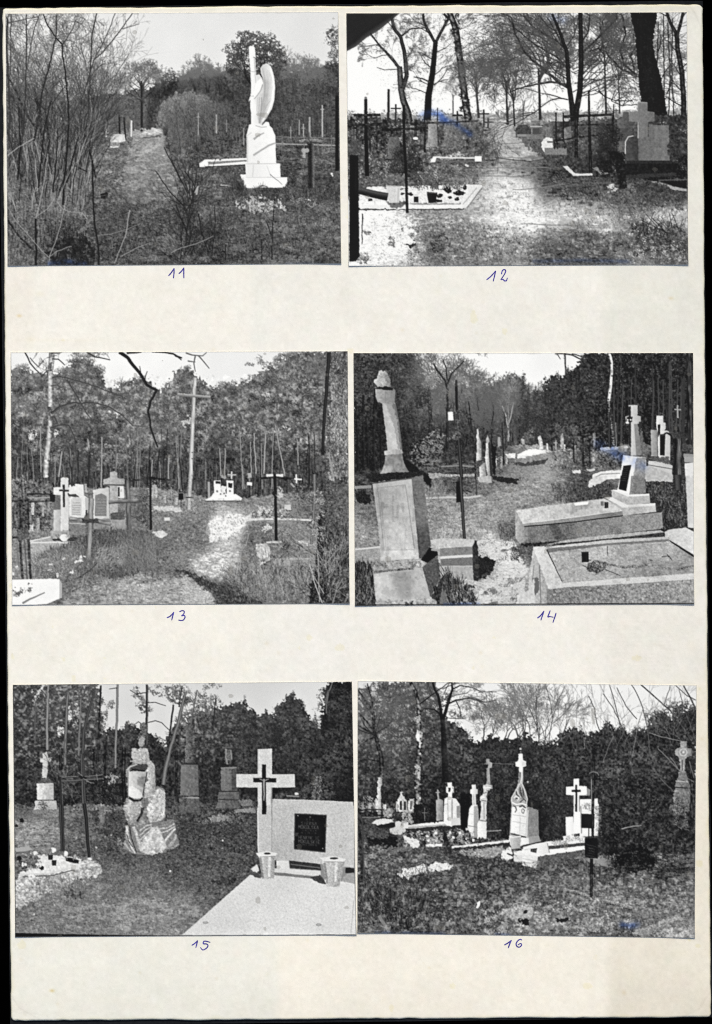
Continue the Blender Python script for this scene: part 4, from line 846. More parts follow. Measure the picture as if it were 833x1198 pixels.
    for x in (648, 651.5, 660): S([(x, 164), (x + 1, 174)], 1.2, 1.2, .1)
    s.part('kerbed_grave', 'pale kerb lying in the shade'); s.fill([(658, 194.4), (663.5, 193.8), (673, 203), (693, 202.8), (693, 205.4), (671, 206)], .8, rough=.3, n1=.05); s.leaves([(668, 194), (690, 194), (692, 202), (676, 202)], 300, (.3, .5), (.08, .4)); s.fill([(692, 196), (698, 196), (712, 204), (704, 205)], .5, rough=.5, n1=.08)
    s.part('iron_railing', 'dark iron railing in front of the big trees')
    s.ribbon([(650, 148), (690, 146), (719, 146)], 1.2, 1.2, .1); S([(650, 165), (672, 161), (700, 158)], 1.8, 1.4, .07)
    for x in (650.5, 659, 674, 717): S([(x, 132), (x, 184 if x == 674 else 166)], 1.4 if x != 674 else 3.4, 1.6 if x != 674 else 3.8, .05)
    s.part('iron_cross', 'tall thin black iron cross'); s.ribbon([(688.8, 106), (689.4, 150), (691, 202)], 2, 3.4, .04); s.ribbon([(660, 136.6), (718, 134)], 3, 2.4, .05); S([(718, 122), (718, 150)], 1.2, 1.2, .07)
    s.part('small_cross', 'small white cross in the far background'); S([(720.4, 127), (720.4, 137)], .9, .9, .3); S([(718, 129), (723, 129)], .9, .9, .35)
    s.part('gravestone', 'low grey cross shaped stone'); s.fill([(722, 140), (728, 138), (729, 131), (735, 131), (736, 138), (740, 140), (740, 178), (722, 178)], (.4, .3), rough=.2, n1=.03, n2=.03); s.rect(724, 150, 735, 165, .3, n2=.03)
    m = s.part('stone_cross', 'broad grey stone cross in front of the big trunk')
    s.fill([(746.4, 119), (757.6, 119.6), (757.6, 130), (765.6, 131), (765.6, 142), (758, 143), (758, 168), (746, 168), (746, 143), (736, 142), (736, 131), (746.4, 130.4)], (.5, .42), rough=.15, n1=.02, n2=.02); s.ribbon([(746, 131), (746, 120), (757, 120)], .7, .7, .6); s.ribbon([(746.4, 143), (746.6, 166)], .8, .8, .7)
    b = s.part('gravestone', 'large plain grey slab monument')
    s.fill([(759, 146), (782.5, 146.6), (783.4, 191), (746, 192), (746, 162), (759, 160)], (.4, .46), n1=.02, n2=.03, nv2=.02); s.fill([(731.6, 192), (731.6, 166), (735, 160.4), (741, 159.6), (746.4, 162), (747, 192)], (.3, .22), n2=.03); s.ribbon([(731.4, 180), (731.6, 166), (735, 160.2), (741, 159)], 1.2, .9, .78); s.rect(733, 188, 786, 192, .16, n1=.04)
    s.rect(730, 191.6, 790, 206, .1, n1=.02, n2=.03); s.fill([(718, 205), (790, 202), (792, 206), (736, 209), (718, 208)], .2, rough=.4, n1=.04)
    s.part('evergreen_bush', 'dark evergreen bush beside the grey stones'); s.crown(712, 160, 14, 17, 4200, (.02, .26), hole=-.9); s.crown(711, 182, 14, 20, 4200, (.02, .24), hole=-.9); s.leaves(s.blob(728, 212, 6, 10), 500, (.3, .6), (.03, .15)); s.leaves(s.blob(790, 172, 8, 14), 900, (.3, .5), (.05, .45), thr=-.4)
    s.part('kerbed_grave', 'thin pale kerb at the lower right'); s.fill([(761, 212.4), (768, 212), (790, 219), (803.6, 221), (803.6, 224), (786, 222)], .62, rough=.3, n1=.06); s.ribbon([(770, 211), (804, 210)], 1, 1, .35); s.fill([(772, 212), (803, 211.6), (803, 220), (790, 218.6)], .1, rough=.3, n1=.03)
    s.use(gr)
    s.leaves(s.blob(716, 221, 7, 5), 260, (.3, .6), (.6, .9), thr=0); s.leaves(s.blob(738, 222, 5, 7), 260, (.3, .5), (.35, .6)); s.leaves(s.blob(765, 220, 20, 6), 900, (.3, .5), (.08, .4))
    for k in range(14): S([(s.r.uniform(745, 800), 275), (s.r.uniform(745, 800), s.r.uniform(245, 262))], .7, .4, s.r.uniform(.1, .3))
    # finger in front of the lens
    s.part('blurred_finger', 'dark out of focus shape in the top left corner')
    for q in range(10):
        e = (9 - q) * .5
        s.fill([(403, 13), (466 + e, 13), (456 + e, 20 + e * .4), (440 + e, 30 + e), (425 + e * .8, 40 + e), (414 + e * .6, 50 + e), (403, 56 + e * 1.2)], (.13 + (9 - q) * .02) if q else .3, keep=None if q == 9 else (s.img > .3 - .02 * q), n2=.006)
    s.ink = [([(494, 136), (502, 132), (514, 134), (520, 139)], 7, .75), ([(516, 140), (530, 143), (540, 150), (550, 157)], 6, .5), ([(646, 20), (660, 24)], 8, .2), ([(625, 306), (680, 304.5), (738, 306)], 4, .25)]
    s.finish(con=1.08)
    return s
def picture_13():
    s = Picture([(12.6, 412.4), (406.6, 411), (408.8, 706), (14.2, 707.8)], 13)
    A, B, C, D = view(8, 405, 4.063), view(205, 405, 4.024), view(8, 555, 4.063), view(205, 555, 4.024)
    S = lambda pts, w0, w1, v, wob=.4, **k: s.ribbon(pts, w0, w1, v, wob=wob, jit=.02, **k)
    F = s.fill
    s.part('sky'); s.rect(0, 400, 420, 570, s.tone([(20, 420, .95), (130, 430, .97), (190, 430, .96), (260, 430, .93), (310, 420, .93)], 40), n22=.008)
    # forest mass
    s.part('pine_wood', 'wall of young pines closing the view')
    top = A(15, 110, 45, 95, 80, 115, 110, 135, 150, 120, 180, 130, 230, 130, 300, 90, 330, 60, 400, 80, 450, 130, 470, 200, 520, 205, 560, 170, 620, 150, 680, 165, 730, 215, 780, 160, 815, 110) + B(60, 100, 110, 150, 170, 200, 230, 185, 300, 185, 350, 150, 420, 110, 480, 90, 540, 30, 815, 20, 815, 620) + [(8, 570)]
    ft = s.tone([(30, 450, .42), (60, 470, .4), (60, 520, .3), (20, 540, .24), (100, 440, .4), (110, 480, .36), (140, 470, .42), (150, 500, .4), (170, 480, .38), (180, 500, .4), (120, 530, .27), (150, 540, .3), (190, 545, .25), (230, 540, .28), (240, 470, .36), (270, 470, .35), (270, 500, .33), (260, 545, .22), (300, 450, .4), (320, 480, .36), (310, 520, .3), (300, 550, .2), (340, 430, .35), (360, 460, .3), (350, 500, .33), (350, 540, .24), (330, 555, .2), (380, 480, .3), (395, 450, .4), (395, 520, .38)], 15)
    F(top, ft, rough=2, rk=2, n1=.07, n2=.07, n4=.04)
    def pine(cx, cy, rx, ry, vd=.12, vl=.68, d=10, lb=None, name='pine_tree', hole=-.9):
        s.part(name, lb)
        k = max(3, int(rx * ry / 26))
        for i in range(k):
            a, q = s.r.uniform(0, 6.28), s.r.random() ** .6
            x, y = cx + rx * .8 * q * math.cos(a), cy + ry * .85 * q * math.sin(a)
            r = s.r.uniform(.22, .4) * min(rx, ry) + 1.5
            s.crown(x, y, r * 1.25, r * .8, int(r * r * d), (vd, vl + s.r.uniform(-.08, .08)), (.18, .36), hole=hole, rag=.6, light=.4)
    for cx, cy, rx, ry in ((22, 445, 14, 20), (22, 490, 14, 26), (40, 460, 13, 24), (44, 505, 14, 26), (76, 455, 12, 28), (96, 440, 17, 28), (112, 430, 10, 22), (104, 480, 18, 22), (128, 475, 14, 22), (135, 500, 16, 20), (150, 462, 20, 16), (164, 450, 12, 12), (150, 490, 18, 20), (172, 478, 16, 20), (188, 500, 14, 24), (206, 450, 14, 26), (216, 438, 8, 14), (200, 480, 14, 20), (232, 460, 12, 18), (250, 458, 12, 16), (240, 490, 20, 20), (268, 450, 10, 13), (270, 480, 18, 24), (300, 462, 18, 22), (290, 500, 20, 20), (315, 440, 18, 16), (325, 475, 18, 22), (345, 425, 24, 16), (350, 455, 20, 20), (352, 490, 18, 24), (372, 470, 14, 26), (335, 510, 22, 18), (370, 520, 16, 20), (232, 520, 18, 16), (120, 528, 22, 12), (165, 525, 18, 14), (60, 535, 24, 12)):
        pine(cx, cy, rx, ry)
    pine(88, 422, 9, 14); pine(303, 420, 8, 6, name='pine_bough'); pine(292, 426, 4, 3, name='pine_bough'); pine(330, 418, 10, 6, name='pine_bough')
    s.dapple([(12, 440), (400, 440), (400, 540), (12, 540)], .1, thr=.5, keys=(4, 2)); s.dapple([(12, 440), (400, 440), (400, 560), (12, 560)], -.14, thr=.3, keys=(9, 2), soft=.9)
    s.part('flowering_bush', 'pale leafy bush at the foot of the wood'); s.crown(138, 540, 24, 16, 4500, (.1, .68), (.25, .5), hole=-.3, rag=.4, light=.1)
    s.leaves(A(100, 400, 140, 395, 150, 440, 110, 445), 120, (.3, .6), (.8, .95), thr=.3); s.leaves(A(230, 390, 250, 395, 245, 430, 230, 430), 60, (.3, .6), (.8, .95), thr=.2); s.leaves(A(505, 310, 545, 315, 540, 350, 510, 350), 90, (.3, .6), (.8, .95), thr=.3); s.leaves(B(30, 320, 80, 330, 70, 400, 40, 380), 160, (.3, .6), (.7, .9), thr=.3); s.leaves(B(410, 220, 450, 225, 450, 260, 410, 250), 60, (.3, .6), (.75, .9), thr=.3); s.leaves(B(510, 375, 545, 380, 540, 400, 512, 395), 60, (.3, .6), (.75, .9), thr=.3)
    # lower trunks
    s.part('undergrowth', 'dark shade under the pines')
    F([(10, 545), (100, 548), (180, 545), (250, 540), (310, 545), (410, 540), (410, 585), (10, 585)], .22, rough=4, rk=4, n1=.06, nv=.09, n2=.04)
    s.leaves([(10, 535), (410, 530), (410, 575), (10, 575)], 5000, (.2, .45), (.06, .5), thr=-.5)
    for i in range(64):
        x = s.r.uniform(14, 385); v = s.r.choice([.1, .14, .2, .4, .5, .58]); w = s.r.uniform(.6, 1.6)
        s.part('pine_trunk') if w > 1.3 else None
        S([(x + s.r.uniform(-4, 4), s.r.uniform(500, 548)), (x, 572)], w * .7, w, v)
    for P, w in ((B(425, 410, 417, 600), 1.8), (B(370, 410, 380, 600), 1.6), (B(470, 370, 495, 500, 515, 610), 1.4), (B(355, 450, 357, 600), 1.2), (B(235, 480, 232, 610), 1.4), (B(210, 480, 213, 610), 1.2), (A(262, 500, 245, 620), 2), (A(385, 440, 388, 480), 1.6), (A(160, 380, 162, 600), 1.2), (A(770, 520, 768, 630), 1.6), (B(575, 440, 578, 560), 1.2)):
        s.part('pale_trunk'); S(P, w * .8, w, [.75, .6, .35])
    # ground
    g = s.tone([(30, 600, .5), (60, 600, .45), (40, 640, .5), (70, 650, .5), (100, 640, .33), (140, 645, .32), (170, 640, .38), (175, 655, .34), (190, 630, .4), (190, 610, .45), (160, 600, .45), (200, 595, .5), (220, 590, .5), (245, 595, .45), (280, 588, .42), (300, 592, .5), (260, 605, .82), (275, 610, .85), (255, 620, .8), (265, 625, .78), (240, 612, .42), (225, 620, .42), (215, 640, .5), (240, 637, .42), (240, 660, .72), (265, 655, .68), (250, 670, .62), (220, 660, .5), (210, 672, .34), (240, 682, .22), (262, 695, .15), (280, 700, .18), (220, 692, .68), (235, 700, .66), (160, 690, .55), (120, 695, .5), (190, 700, .62), (90, 690, .4), (190, 675, .4), (150, 675, .58), (100, 670, .4), (290, 640, .4), (300, 625, .42), (285, 675, .45), (300, 690, .4), (320, 680, .42), (320, 650, .45), (340, 620, .5), (345, 660, .45), (350, 690, .38), (330, 595, .5), (370, 600, .35), (360, 570, .3)], 10)
    gr = s.part('grass', 'grass and needles on the ground')
    F([(10, 576), (80, 572), (180, 570), (215, 577), (240, 581), (260, 585), (290, 582), (330, 578), (412, 572), (412, 712), (10, 712)], g, rough=1, n1=.08, n1h=.07, n2=.05, n3h=.04)
    s.part('path', 'sunlit sandy path winding between the graves')
    F(D(190, 195, 290, 188, 370, 180, 330, 215, 320, 250, 270, 290, 300, 330, 300, 400, 290, 470, 220, 500, 180, 490, 60, 430, 100, 380, 170, 330, 150, 290, 165, 240), g, rough=2, rk=4, n1=.05, n1h=.08, n3h=.06)
    F(D(185, 197, 370, 183, 335, 225, 300, 255, 260, 285, 230, 305, 155, 315, 165, 250), .88, rough=1.6, rk=4, n1h=.1); F(D(60, 420, 130, 380, 230, 350, 300, 370, 290, 430, 220, 490, 120, 460), .7, rough=2.5, rk=4, n1h=.16, n3h=.1)
    s.part('sandy_ground'); F(D(0, 490, 60, 480, 190, 580, 180, 615, 0, 615), .64, rough=1.2, n1h=.1, n1=.06); F(C(300, 560, 520, 490, 833, 480, 833, 640, 250, 640), .54, rough=2, n1h=.12, n3h=.08, n1=.05)
    s.use(gr)
    s.add(D(-20, 230, 150, 220, 130, 300, 60, 340, -40, 350), -.04, rough=3, soft=4); s.fill(D(-30, 440, 60, 455, 180, 510, 260, 545, 330, 570, 430, 590, 430, 620, 200, 620, 190, 580, 80, 490), .17, rough=1.2, n1=.08, n2=.04)
    s.add(D(0, 330, 100, 310, 150, 300, 300, 290, 300, 320, 160, 360, 0, 375), -.03, rough=2.5, soft=3); s.add(C(600, 500, 833, 470, 833, 490, 640, 520), -.12, rough=1, soft=.6)
    s.dapple([(90, 590), (400, 590), (400, 706), (90, 706)], .12, thr=.35, soft=.6); s.dapple([(90, 590), (400, 590), (400, 706), (90, 706)], -.12, thr=.45, soft=.6, keys=('3h', '9h')); s.tufts([(100, 600), (400, 590), (400, 706), (100, 706)], 900, (1, 4), (.14, .75))
    s.blades([(14, 590), (400, 590), (400, 706), (14, 706)], 4500, (1, 3), .3, (.12, .65), .5); s.leaves([(14, 585), (400, 585), (400, 706), (14, 706)], 6000, (.2, .4), (.15, .65), thr=.2, clump=.3)
    s.add([(248, 600), (288, 598), (285, 622), (278, 650), (262, 672), (232, 678), (225, 660), (246, 640), (243, 618)], .10, rough=1.5, soft=2.5); s.add([(140, 678), (200, 672), (245, 690), (262, 704), (120, 706)], .08, rough=1.5, soft=2.5)
    s.tufts(D(150, 190, 400, 180, 340, 260, 310, 420, 120, 480, 100, 380), 170, (1, 2), (.3, .8), thr=.2); s.dapple(D(150, 185, 400, 180, 330, 300, 200, 330), -.16, thr=.35, soft=.8, keys=('3h', 2))
    # distant grave fittings on left
    s.part('cemetery_background', 'jumble of small graves in front of the wood on the left')
    F([(12, 560), (60, 565), (60, 620), (12, 620)], .36, rough=2, n1=.14, n2=.14, n4=.1); s.leaves([(12, 560), (70, 565), (60, 620), (12, 640)], 1500, (.25, .6), (.1, .8), thr=-1)
    s.crown(46, 607, 7, 8, 500, (.08, .35)); s.leaves([(175, 560), (230, 575), (235, 600), (176, 600)], 900, (.3, .6), (.15, .85), thr=-.4)
    s.part('grave_slab', 'pale slabs beyond the iron cross on the path side'); F(C(700, 150, 760, 150, 833, 158, 833, 180, 700, 170), .78, rough=.5, n1=.08); F(C(690, 50, 712, 50, 712, 112, 690, 112), .66, rough=.3, n2=.06); F(C(748, 205, 775, 205, 775, 220, 748, 220), .85, rough=.3)
    s.part('pale_stone', 'pale lump of stone at the path edge'); F(C(690, 275, 740, 265, 765, 285, 740, 300, 700, 292), .82, rough=.5, n2=.06)
    # birch
    b = s.part('birch_tree', 'pale slender birch with crooked dark boughs')
    s.ribbon(A(214, 25, 212, 70, 206, 130, 205, 200, 206, 260, 206, 330, 203, 400, 196, 460, 188, 540, 184, 625), 6.5, 6, [.4, .72, .82, .66, .35], jit=.04, tex=.08, tk=2)
    s.leaves(A(198, 280, 222, 280, 222, 420, 195, 420), 200, (.4, .8), (.12, .4), thr=0); s.leaves(A(203, 30, 222, 30, 218, 110, 200, 110), 160, (.4, .8), (.2, .5), thr=0)
    for P, a, w in ((A(212, 320, 250, 290, 290, 275, 330, 268, 350, 275), 3, 1.6), (A(350, 275, 380, 268, 430, 272, 490, 290, 550, 330, 600, 380, 650, 382), 1.8, .7), (A(216, 150, 250, 145, 300, 155, 400, 185, 480, 215, 550, 240), 1.4, .8), (A(285, 160, 310, 200, 335, 240, 350, 270, 380, 320, 420, 370), 1.6, .8), (A(218, 388, 250, 375, 295, 378, 320, 430, 330, 520, 340, 620), 1.6, 1.4), (A(210, 190, 240, 185, 262, 200), 1.2, .6), (A(225, 335, 242, 368), 1.6, 1.4), (A(216, 60, 245, 62, 275, 90), 1.4, .8), (A(85, 28, 110, 80, 135, 110, 160, 132, 170, 148), 1.6, 1), (A(110, 55, 150, 100, 172, 70), .8, .6), (A(165, 148, 190, 118, 195, 140), 1.6, .8), (A(380, 28, 420, 52, 490, 66), 1.8, .8), (A(206, 490, 240, 475, 300, 478), .9, .5), (A(212, 30, 240, 33, 262, 28), 1.6, 1)):
        S(P, a, w, [.14, .3]); o = []
        for (x, y) in P[1:]: s.bough(x, y, s.r.uniform(-.6, 2), s.r.uniform(5, 11), .5, 2, o, .22, spread=.6, wmin=.22)
        s.segs(o)
    s.part('hanging_bough', 'dark crooked bough hanging in from the top')
    for P, a, w in ((A(535, 28, 575, 55, 600, 90, 640, 140, 665, 185, 710, 210, 682, 262, 670, 310, 688, 400, 705, 450, 718, 480), 4, 1.6), (A(570, 32, 640, 28), 3, 1), (A(690, 26, 750, 30, 790, 36, 833, 56), 2, 1.6), (A(655, 160, 668, 120), 1, .5), (A(640, 140, 632, 95), 1, .5)): S(P, a, w, [.06, .16], wob=.6)
    S(B(0, 45, 15, 52, 30, 65), 1.6, .8, .2)
    # tall cross
    c = s.part('tall_wooden_cross', 'very tall pale wooden cross rising in front of the pines')
    s.ribbon(B(94, 148, 88, 235, 82, 380, 76, 520, 73, 624), 4.2, 5.0, [.5, .8, .74, .45], jit=.03, tex=.05, tk='v'); s.ribbon(D(72, 0, 68, 80, 64, 165), 5, 5, [.5, .76, .7, .4], jit=.03, tex=.05)
    s.part('cross_bar', None, c); s.ribbon(B(12, 228, 88, 234, 166, 241), 3.4, 3, [.74, .55, .34], jit=.04)
    s.dots([p[0] for p in B(80, 500, 80, 530)], [p[1] for p in B(80, 500, 80, 530)], .6, .15)
    s.part('dead_twigs', 'bare broken twigs over the top of the tall cross'); 
    for P in (B(50, 32, 80, 42, 130, 46, 148, 30), B(95, 45, 88, 80, 95, 120), B(110, 45, 140, 80, 160, 105), B(60, 70, 95, 75)): S(P, 1.6, .8, [.3, .45])
    s.part('black_box', 'small black box on a thin post'); s.rect(209, 577, 214.5, 584.6, .07); S([(212, 585), (212, 596)], .8, .8, .2); S(D(50, 108, 80, 108), 1.4, 1, .15)
    # double grave
    w = s.part('double_grave', 'white double grave with two tablets and an urn on the far side')
    F(D(142, 120, 172, 102, 180, 88, 285, 92, 315, 112, 312, 122, 150, 126), .97, rough=.2); s.ribbon(D(142, 126, 312, 124), .8, .8, .2)
    for P, Q in ((D(182, 30, 214, 28, 216, 96, 184, 96), D(190, 32, 212, 32, 212, 44, 190, 44)), (D(242, 28, 274, 30, 275, 94, 243, 94), D(250, 40, 270, 40, 270, 62, 250, 62))):
        s.part('headstone', None, w); F(P, .96, rough=.15, n1=.02); F(Q, .12, rough=.3); s.dots([(P[0][0] + P[1][0]) / 2], [P[2][1] - 4], 1.2, .45)
    s.part('urn', None, w); F(D(218, 55, 240, 55, 236, 80, 240, 98, 205, 98, 216, 78), .9, rough=.4, n1=.05); s.dots([258, 262, 264], [578, 577, 580], .8, .15)
    S(D(228, 20, 228, 52), .9, .9, .15); S(D(218, 10, 240, 10), .8, .8, .2); S(D(250, 8, 270, 6), .8, .8, .6)
    s.part('pale_post', 'pale square post left of the white double grave'); s.ribbon(D(158, 36, 159, 110), 3, 3, [.5, .7, .4], jit=.05)
    s.part('grave_tablet', 'small white plate on a thin dark post'); F(D(338, 36, 362, 38, 362, 53, 338, 51), .92, rough=.2); s.ribbon(D(350, 0, 350, 34), 1.6, 1.4, .5); S(D(350, 52, 350, 105), 1, 1, .1)
    s.part('white_cross', 'small white cross against the dark wood on the right'); s.ribbon(D(570, 0, 571, 42), 1.7, 1.7, .9); s.ribbon(D(546, 21, 596, 24), 1.7, 1.7, .9); s.ribbon(D(545, 42, 560, 60), 2, 2, .6)
    s.part('white_panel', 'thin pale panel behind the black cross'); F(B(428, 602, 510, 602, 508, 616, 430, 616), .85, rough=.2); s.rect(258, 554, 263, 560, .8, rough=.3) if False else None
    s.part('pale_cross', 'tiny pale cross at the wood edge'); s.ribbon(B(266, 590, 266, 624), 1.4, 1.4, .85); s.ribbon(B(246, 604, 286, 606), 1.4, 1.4, .7); F(B(215, 608, 240, 608, 240, 622, 215, 622), .6, rough=.4); F(B(343, 600, 360, 600, 360, 622, 343, 622), .65, rough=.4)
    s.part('dark_post', 'thick black post at the wood edge'); s.ribbon(B(465, 535, 468, 624), 2.2, 2.8, .06)
    # left graves
    for x, y, h, w_, v, cr_ in ((30, 606, 18, 4, .66, 0), (22, 612, 24, 3, .5, 1), (38, 602, 14, 4, .72, 0), (50, 604, 18, 3, .6, 1), (56, 598, 13, 4.4, .55, 0), (44, 618, 12, 5, .6, 0), (36, 622, 8, 6, .75, 0), (182, 582, 12, 4, .7, 0), (192, 588, 9, 5, .62, 0), (200, 583, 13, 2.4, .55, 1), (206, 590, 8, 4, .7, 0), (112, 584, 14, 3, .5, 1), (100, 576, 10, 3, .7, 0)):
        s.part('gravestone' if not cr_ else 'stone_cross'); s.ribbon([(x, y - h), (x, y)], w_ * (.5 if cr_ else .9), w_, [v + .05, v, v - .2], jit=.05, tex=.08)
        if cr_: s.ribbon([(x - 3, y - h * .74), (x + 3, y - h * .74)], 1.6, 1.6, v, jit=.05)
    t = s.part('kerb', 'pale kerb of the left grave plots'); F(C(110, 318, 210, 295, 290, 318, 370, 295, 380, 312, 260, 350, 190, 385, 120, 395), .66, rough=.6, n1=.06, n2=.06); s.ribbon(C(112, 325, 240, 322, 300, 328), 1.6, 1.6, .86, jit=.04); s.ribbon(C(110, 318, 210, 296), 1.4, 1.4, .85)
    F(C(210, 300, 380, 300, 380, 312, 300, 318, 215, 315), .2, rough=.5, n1=.06)
    s.part('gravestone', 'tall narrow pale slab left of the stone cross'); F(C(222, 165, 255, 165, 256, 270, 222, 270), (.82, .7), rough=.15, n2=.03); F(C(224, 105, 254, 105, 254, 168, 222, 168), .38, rough=.3, n1=.06)
    F(C(208, 268, 300, 268, 300, 304, 208, 306), .66, rough=.3, n2=.04)
    x = s.part('stone_cross', 'white stone cross bearing a black crucifix')
    F(C(256, 17, 268, 13, 293, 16, 293, 60, 330, 60, 330, 92, 296, 96, 294, 266, 256, 268, 256, 98, 222, 98, 222, 62, 256, 60), (.92, .78), rough=.2, n2=.03)
    s.part('crucifix', None, x); s.ribbon(C(271, 48, 271, 92, 272, 156), 2.6, 2.2, .08); s.ribbon(C(249, 76, 295, 77), 2, 2, .08)
    y = s.part('gravestone', 'white tablet with lines of writing'); F(C(296, 50, 330, 45, 365, 48, 367, 100, 385, 112, 384, 175, 366, 205, 296, 205), .9, rough=.25, n2=.03); F(C(298, 205, 370, 205, 374, 290, 296, 288), .46, rough=.3, n1=.05, n2=.04); s.ribbon(C(298, 232, 372, 236), 1, 1, .75); F(C(300, 40, 325, 38, 330, 52, 312, 55), .2, rough=.5); F(C(290, 92, 330, 95, 345, 105, 296, 108), .25, rough=.5)
    s.fill(C(306, 118, 318, 108, 345, 108, 356, 120, 356, 195, 306, 195), .8, n1=.03); s.part('inscription', None, y); s.letters([(C(318, 0)[0][0], C(348, 0)[0][0], C(0, yy)[0][1]) for yy in (135,)] + [(C(312, 0)[0][0], C(350, 0)[0][0], C(0, yy)[0][1]) for yy in (147, 158, 169, 180, 190)], .35, 1.2, ident=True)
    s.part('vase', 'round white vase at the foot of the stones'); F(s.blob(75, 629, 4.9, 4.2, j=.04), (.96, .85)); s.ribbon(C(262, 280, 285, 280), 2, 2, .55)
    z = s.part('gravestone', 'grey tablet with a darker inset panel'); F(C(410, 75, 430, 70, 485, 62, 488, 210, 412, 212), (.85, .76), rough=.25, n2=.03); F(C(412, 212, 490, 210, 494, 262, 414, 262), .52, rough=.3, n2=.05); s.part('inset_panel', None, z); F(C(420, 100, 450, 90, 474, 104, 474, 198, 418, 198), .46, n1=.04); s.letters([(C(424, 0)[0][0], C(470, 0)[0][0], C(0, yy)[0][1]) for yy in (118, 132, 146, 160, 174, 186)], .68, 1.2)
    s.part('gravestone', 'tall pale stone with wide short arms behind the wooden cross')
    F(C(460, 25, 490, 15, 490, -10, 512, -15, 526, -8, 526, 18, 560, 22, 560, 45, 528, 50, 528, 190, 490, 190, 490, 55, 458, 50), (.72, .62), rough=.3, n1=.04, n2=.05); F(C(526, 55, 556, 55, 558, 112, 528, 112), .88, rough=.2); F(C(528, 60, 536, 60, 536, 106, 528, 106), .1); s.ribbon(C(462, 50, 555, 50), 1.6, 1.6, .32); F(C(495, 215, 560, 200, 568, 260, 498, 262), .6, rough=.6, n2=.06); F(C(495, 185, 560, 175, 562, 215, 495, 215), .3, rough=.4, n1=.07); F(C(372, 110, 388, 112, 388, 182, 374, 182), .72, rough=.3); s.ribbon(C(378, 170, 378, 205), 1.6, 1.6, .12)
    # foreground grass mound
    s.use(gr)
    m = C(140, 400, 200, 360, 290, 330, 380, 290, 430, 275, 520, 265, 600, 268, 690, 280, 730, 320, 720, 400, 700, 460, 620, 470, 520, 500, 420, 480, 360, 470, 280, 510, 150, 490, 120, 440)
    F(m, s.tone([(60, 650, .42), (100, 640, .3), (115, 630, .22), (130, 635, .3), (150, 630, .36), (165, 645, .42), (175, 630, .36), (140, 660, .28), (110, 665, .38), (75, 670, .42), (90, 655, .5)], 9), rough=1.6, n1=.07, nv=.05, n2=.05)
    s.blades(m, 3800, (3, 8), .35, (.08, .6), .4, ident=True); s.leaves(m, 3500, (.22, .42), (.08, .62), thr=-.4)
    s.blades(C(420, 360, 560, 340, 560, 440, 420, 440), 260, (5, 11), .45, (.5, .72), .5, ang=.9)
    s.blades(C(140, 400, 330, 350, 330, 450, 140, 480), 700, (3, 7), .4, (.3, .75), .6); s.blades(C(540, 300, 730, 300, 700, 460, 560, 470), 900, (3, 8), .3, (.3, .62), .35, ang=1.9)
    fl = C(270, 402, 210, 428, 310, 466, 350, 410, 205, 455, 330, 415, 378, 390, 200, 495, 50, 440, 30, 470, 240, 480, 352, 395)
    for (fx, fy) in fl: s.part('pale_flower_tuft'); F(s.blob(fx, fy, s.r.uniform(1.6, 3.2), s.r.uniform(1.2, 2.2), j=.4), .86, rough=.5, n1=.1)
    s.use(gr); s.leaves(C(20, 380, 350, 380, 350, 490, 20, 490), 1500, (.25, .5), (.3, .8), thr=-.2)
    # wooden crosses
    wa = s.part('wooden_cross', 'weathered wooden cross leaning in the grass, nearer of the two')
    s.ribbon(C(402, 115, 398, 210, 392, 320, 386, 432), 6, 6, [.32, .55, .6, .45, .28], jit=.03, tex=.05, tk='v'); s.part('cross_bar', None, wa); s.ribbon(C(300, 210, 360, 218, 430, 222, 492, 234), 4.4, 5, [.35, .6, .5, .28], jit=.04, tex=.06, tk='3h'); F(C(360, 208, 436, 212, 436, 232, 360, 230), .22, rough=.5, n1=.1)
    s.use(gr); s.blades(C(370, 420, 405, 415, 410, 440, 370, 440), 60, (3, 9), .35, (.15, .6), .4); S(C(410, 440, 370, 475, 355, 540, 340, 580), 1, .6, .6); S(C(360, 480, 395, 455, 430, 420), 1.2, .8, .2)
    wb = s.part('wooden_cross', 'darker wooden cross behind the grass mound')
    s.ribbon(C(572, 28, 578, 140, 582, 264), 5.4, 5.6, [.3, .45, .36, .2], jit=.03, tex=.05, tk='v'); s.part('cross_bar', None, wb); s.ribbon(C(484, 132, 560, 128, 642, 126), 4.4, 4, [.55, .42, .2], jit=.04, tex=.05, tk='3h')
    s.part('evergreen_shrub', 'small dark shrub behind the iron cross'); s.crown(C(650, 0)[0][0], C(0, 105)[0][1], 7, 12, 800, (.05, .42), (.25, .5), hole=-.4, rag=.5); s.crown(C(632, 0)[0][0], C(0, 170)[0][1], 11, 12, 1300, (.05, .42), (.25, .5), hole=-.3, rag=.5); s.crown(C(655, 0)[0][0], C(0, 205)[0][1], 9, 10, 800, (.05, .42), (.25, .5), hole=-.3, rag=.5)
    i = s.part('iron_cross', 'black iron cross with long arms beside the shrub')
    s.ribbon(C(680, -70, 682, 20, 684, 264), 1.6, 2.8, [.05, .12], jit=.02); s.ribbon(C(580, 30, 640, 25, 683, 14, 720, 22, 778, 26), 1.8, 1.8, .06); s.dots([C(682, 0)[0][0]], [C(0, 18)[0][1]], 2, .07)
    j = s.part('iron_cross', 'rusty double barred iron cross at the left edge')
    s.ribbon(C(74, 0, 78, 60, 84, 130, 86, 250), 4, 5.5, [.2, .5, .15], jit=.06, tex=.1); s.ribbon(C(95, 95, 160, 93, 210, 96), 2.4, 2, .1); s.ribbon(C(100, 112, 210, 110), 1.2, 1.2, .6); s.ribbon(C(100, 130, 225, 126), 2, 1.8, .14)
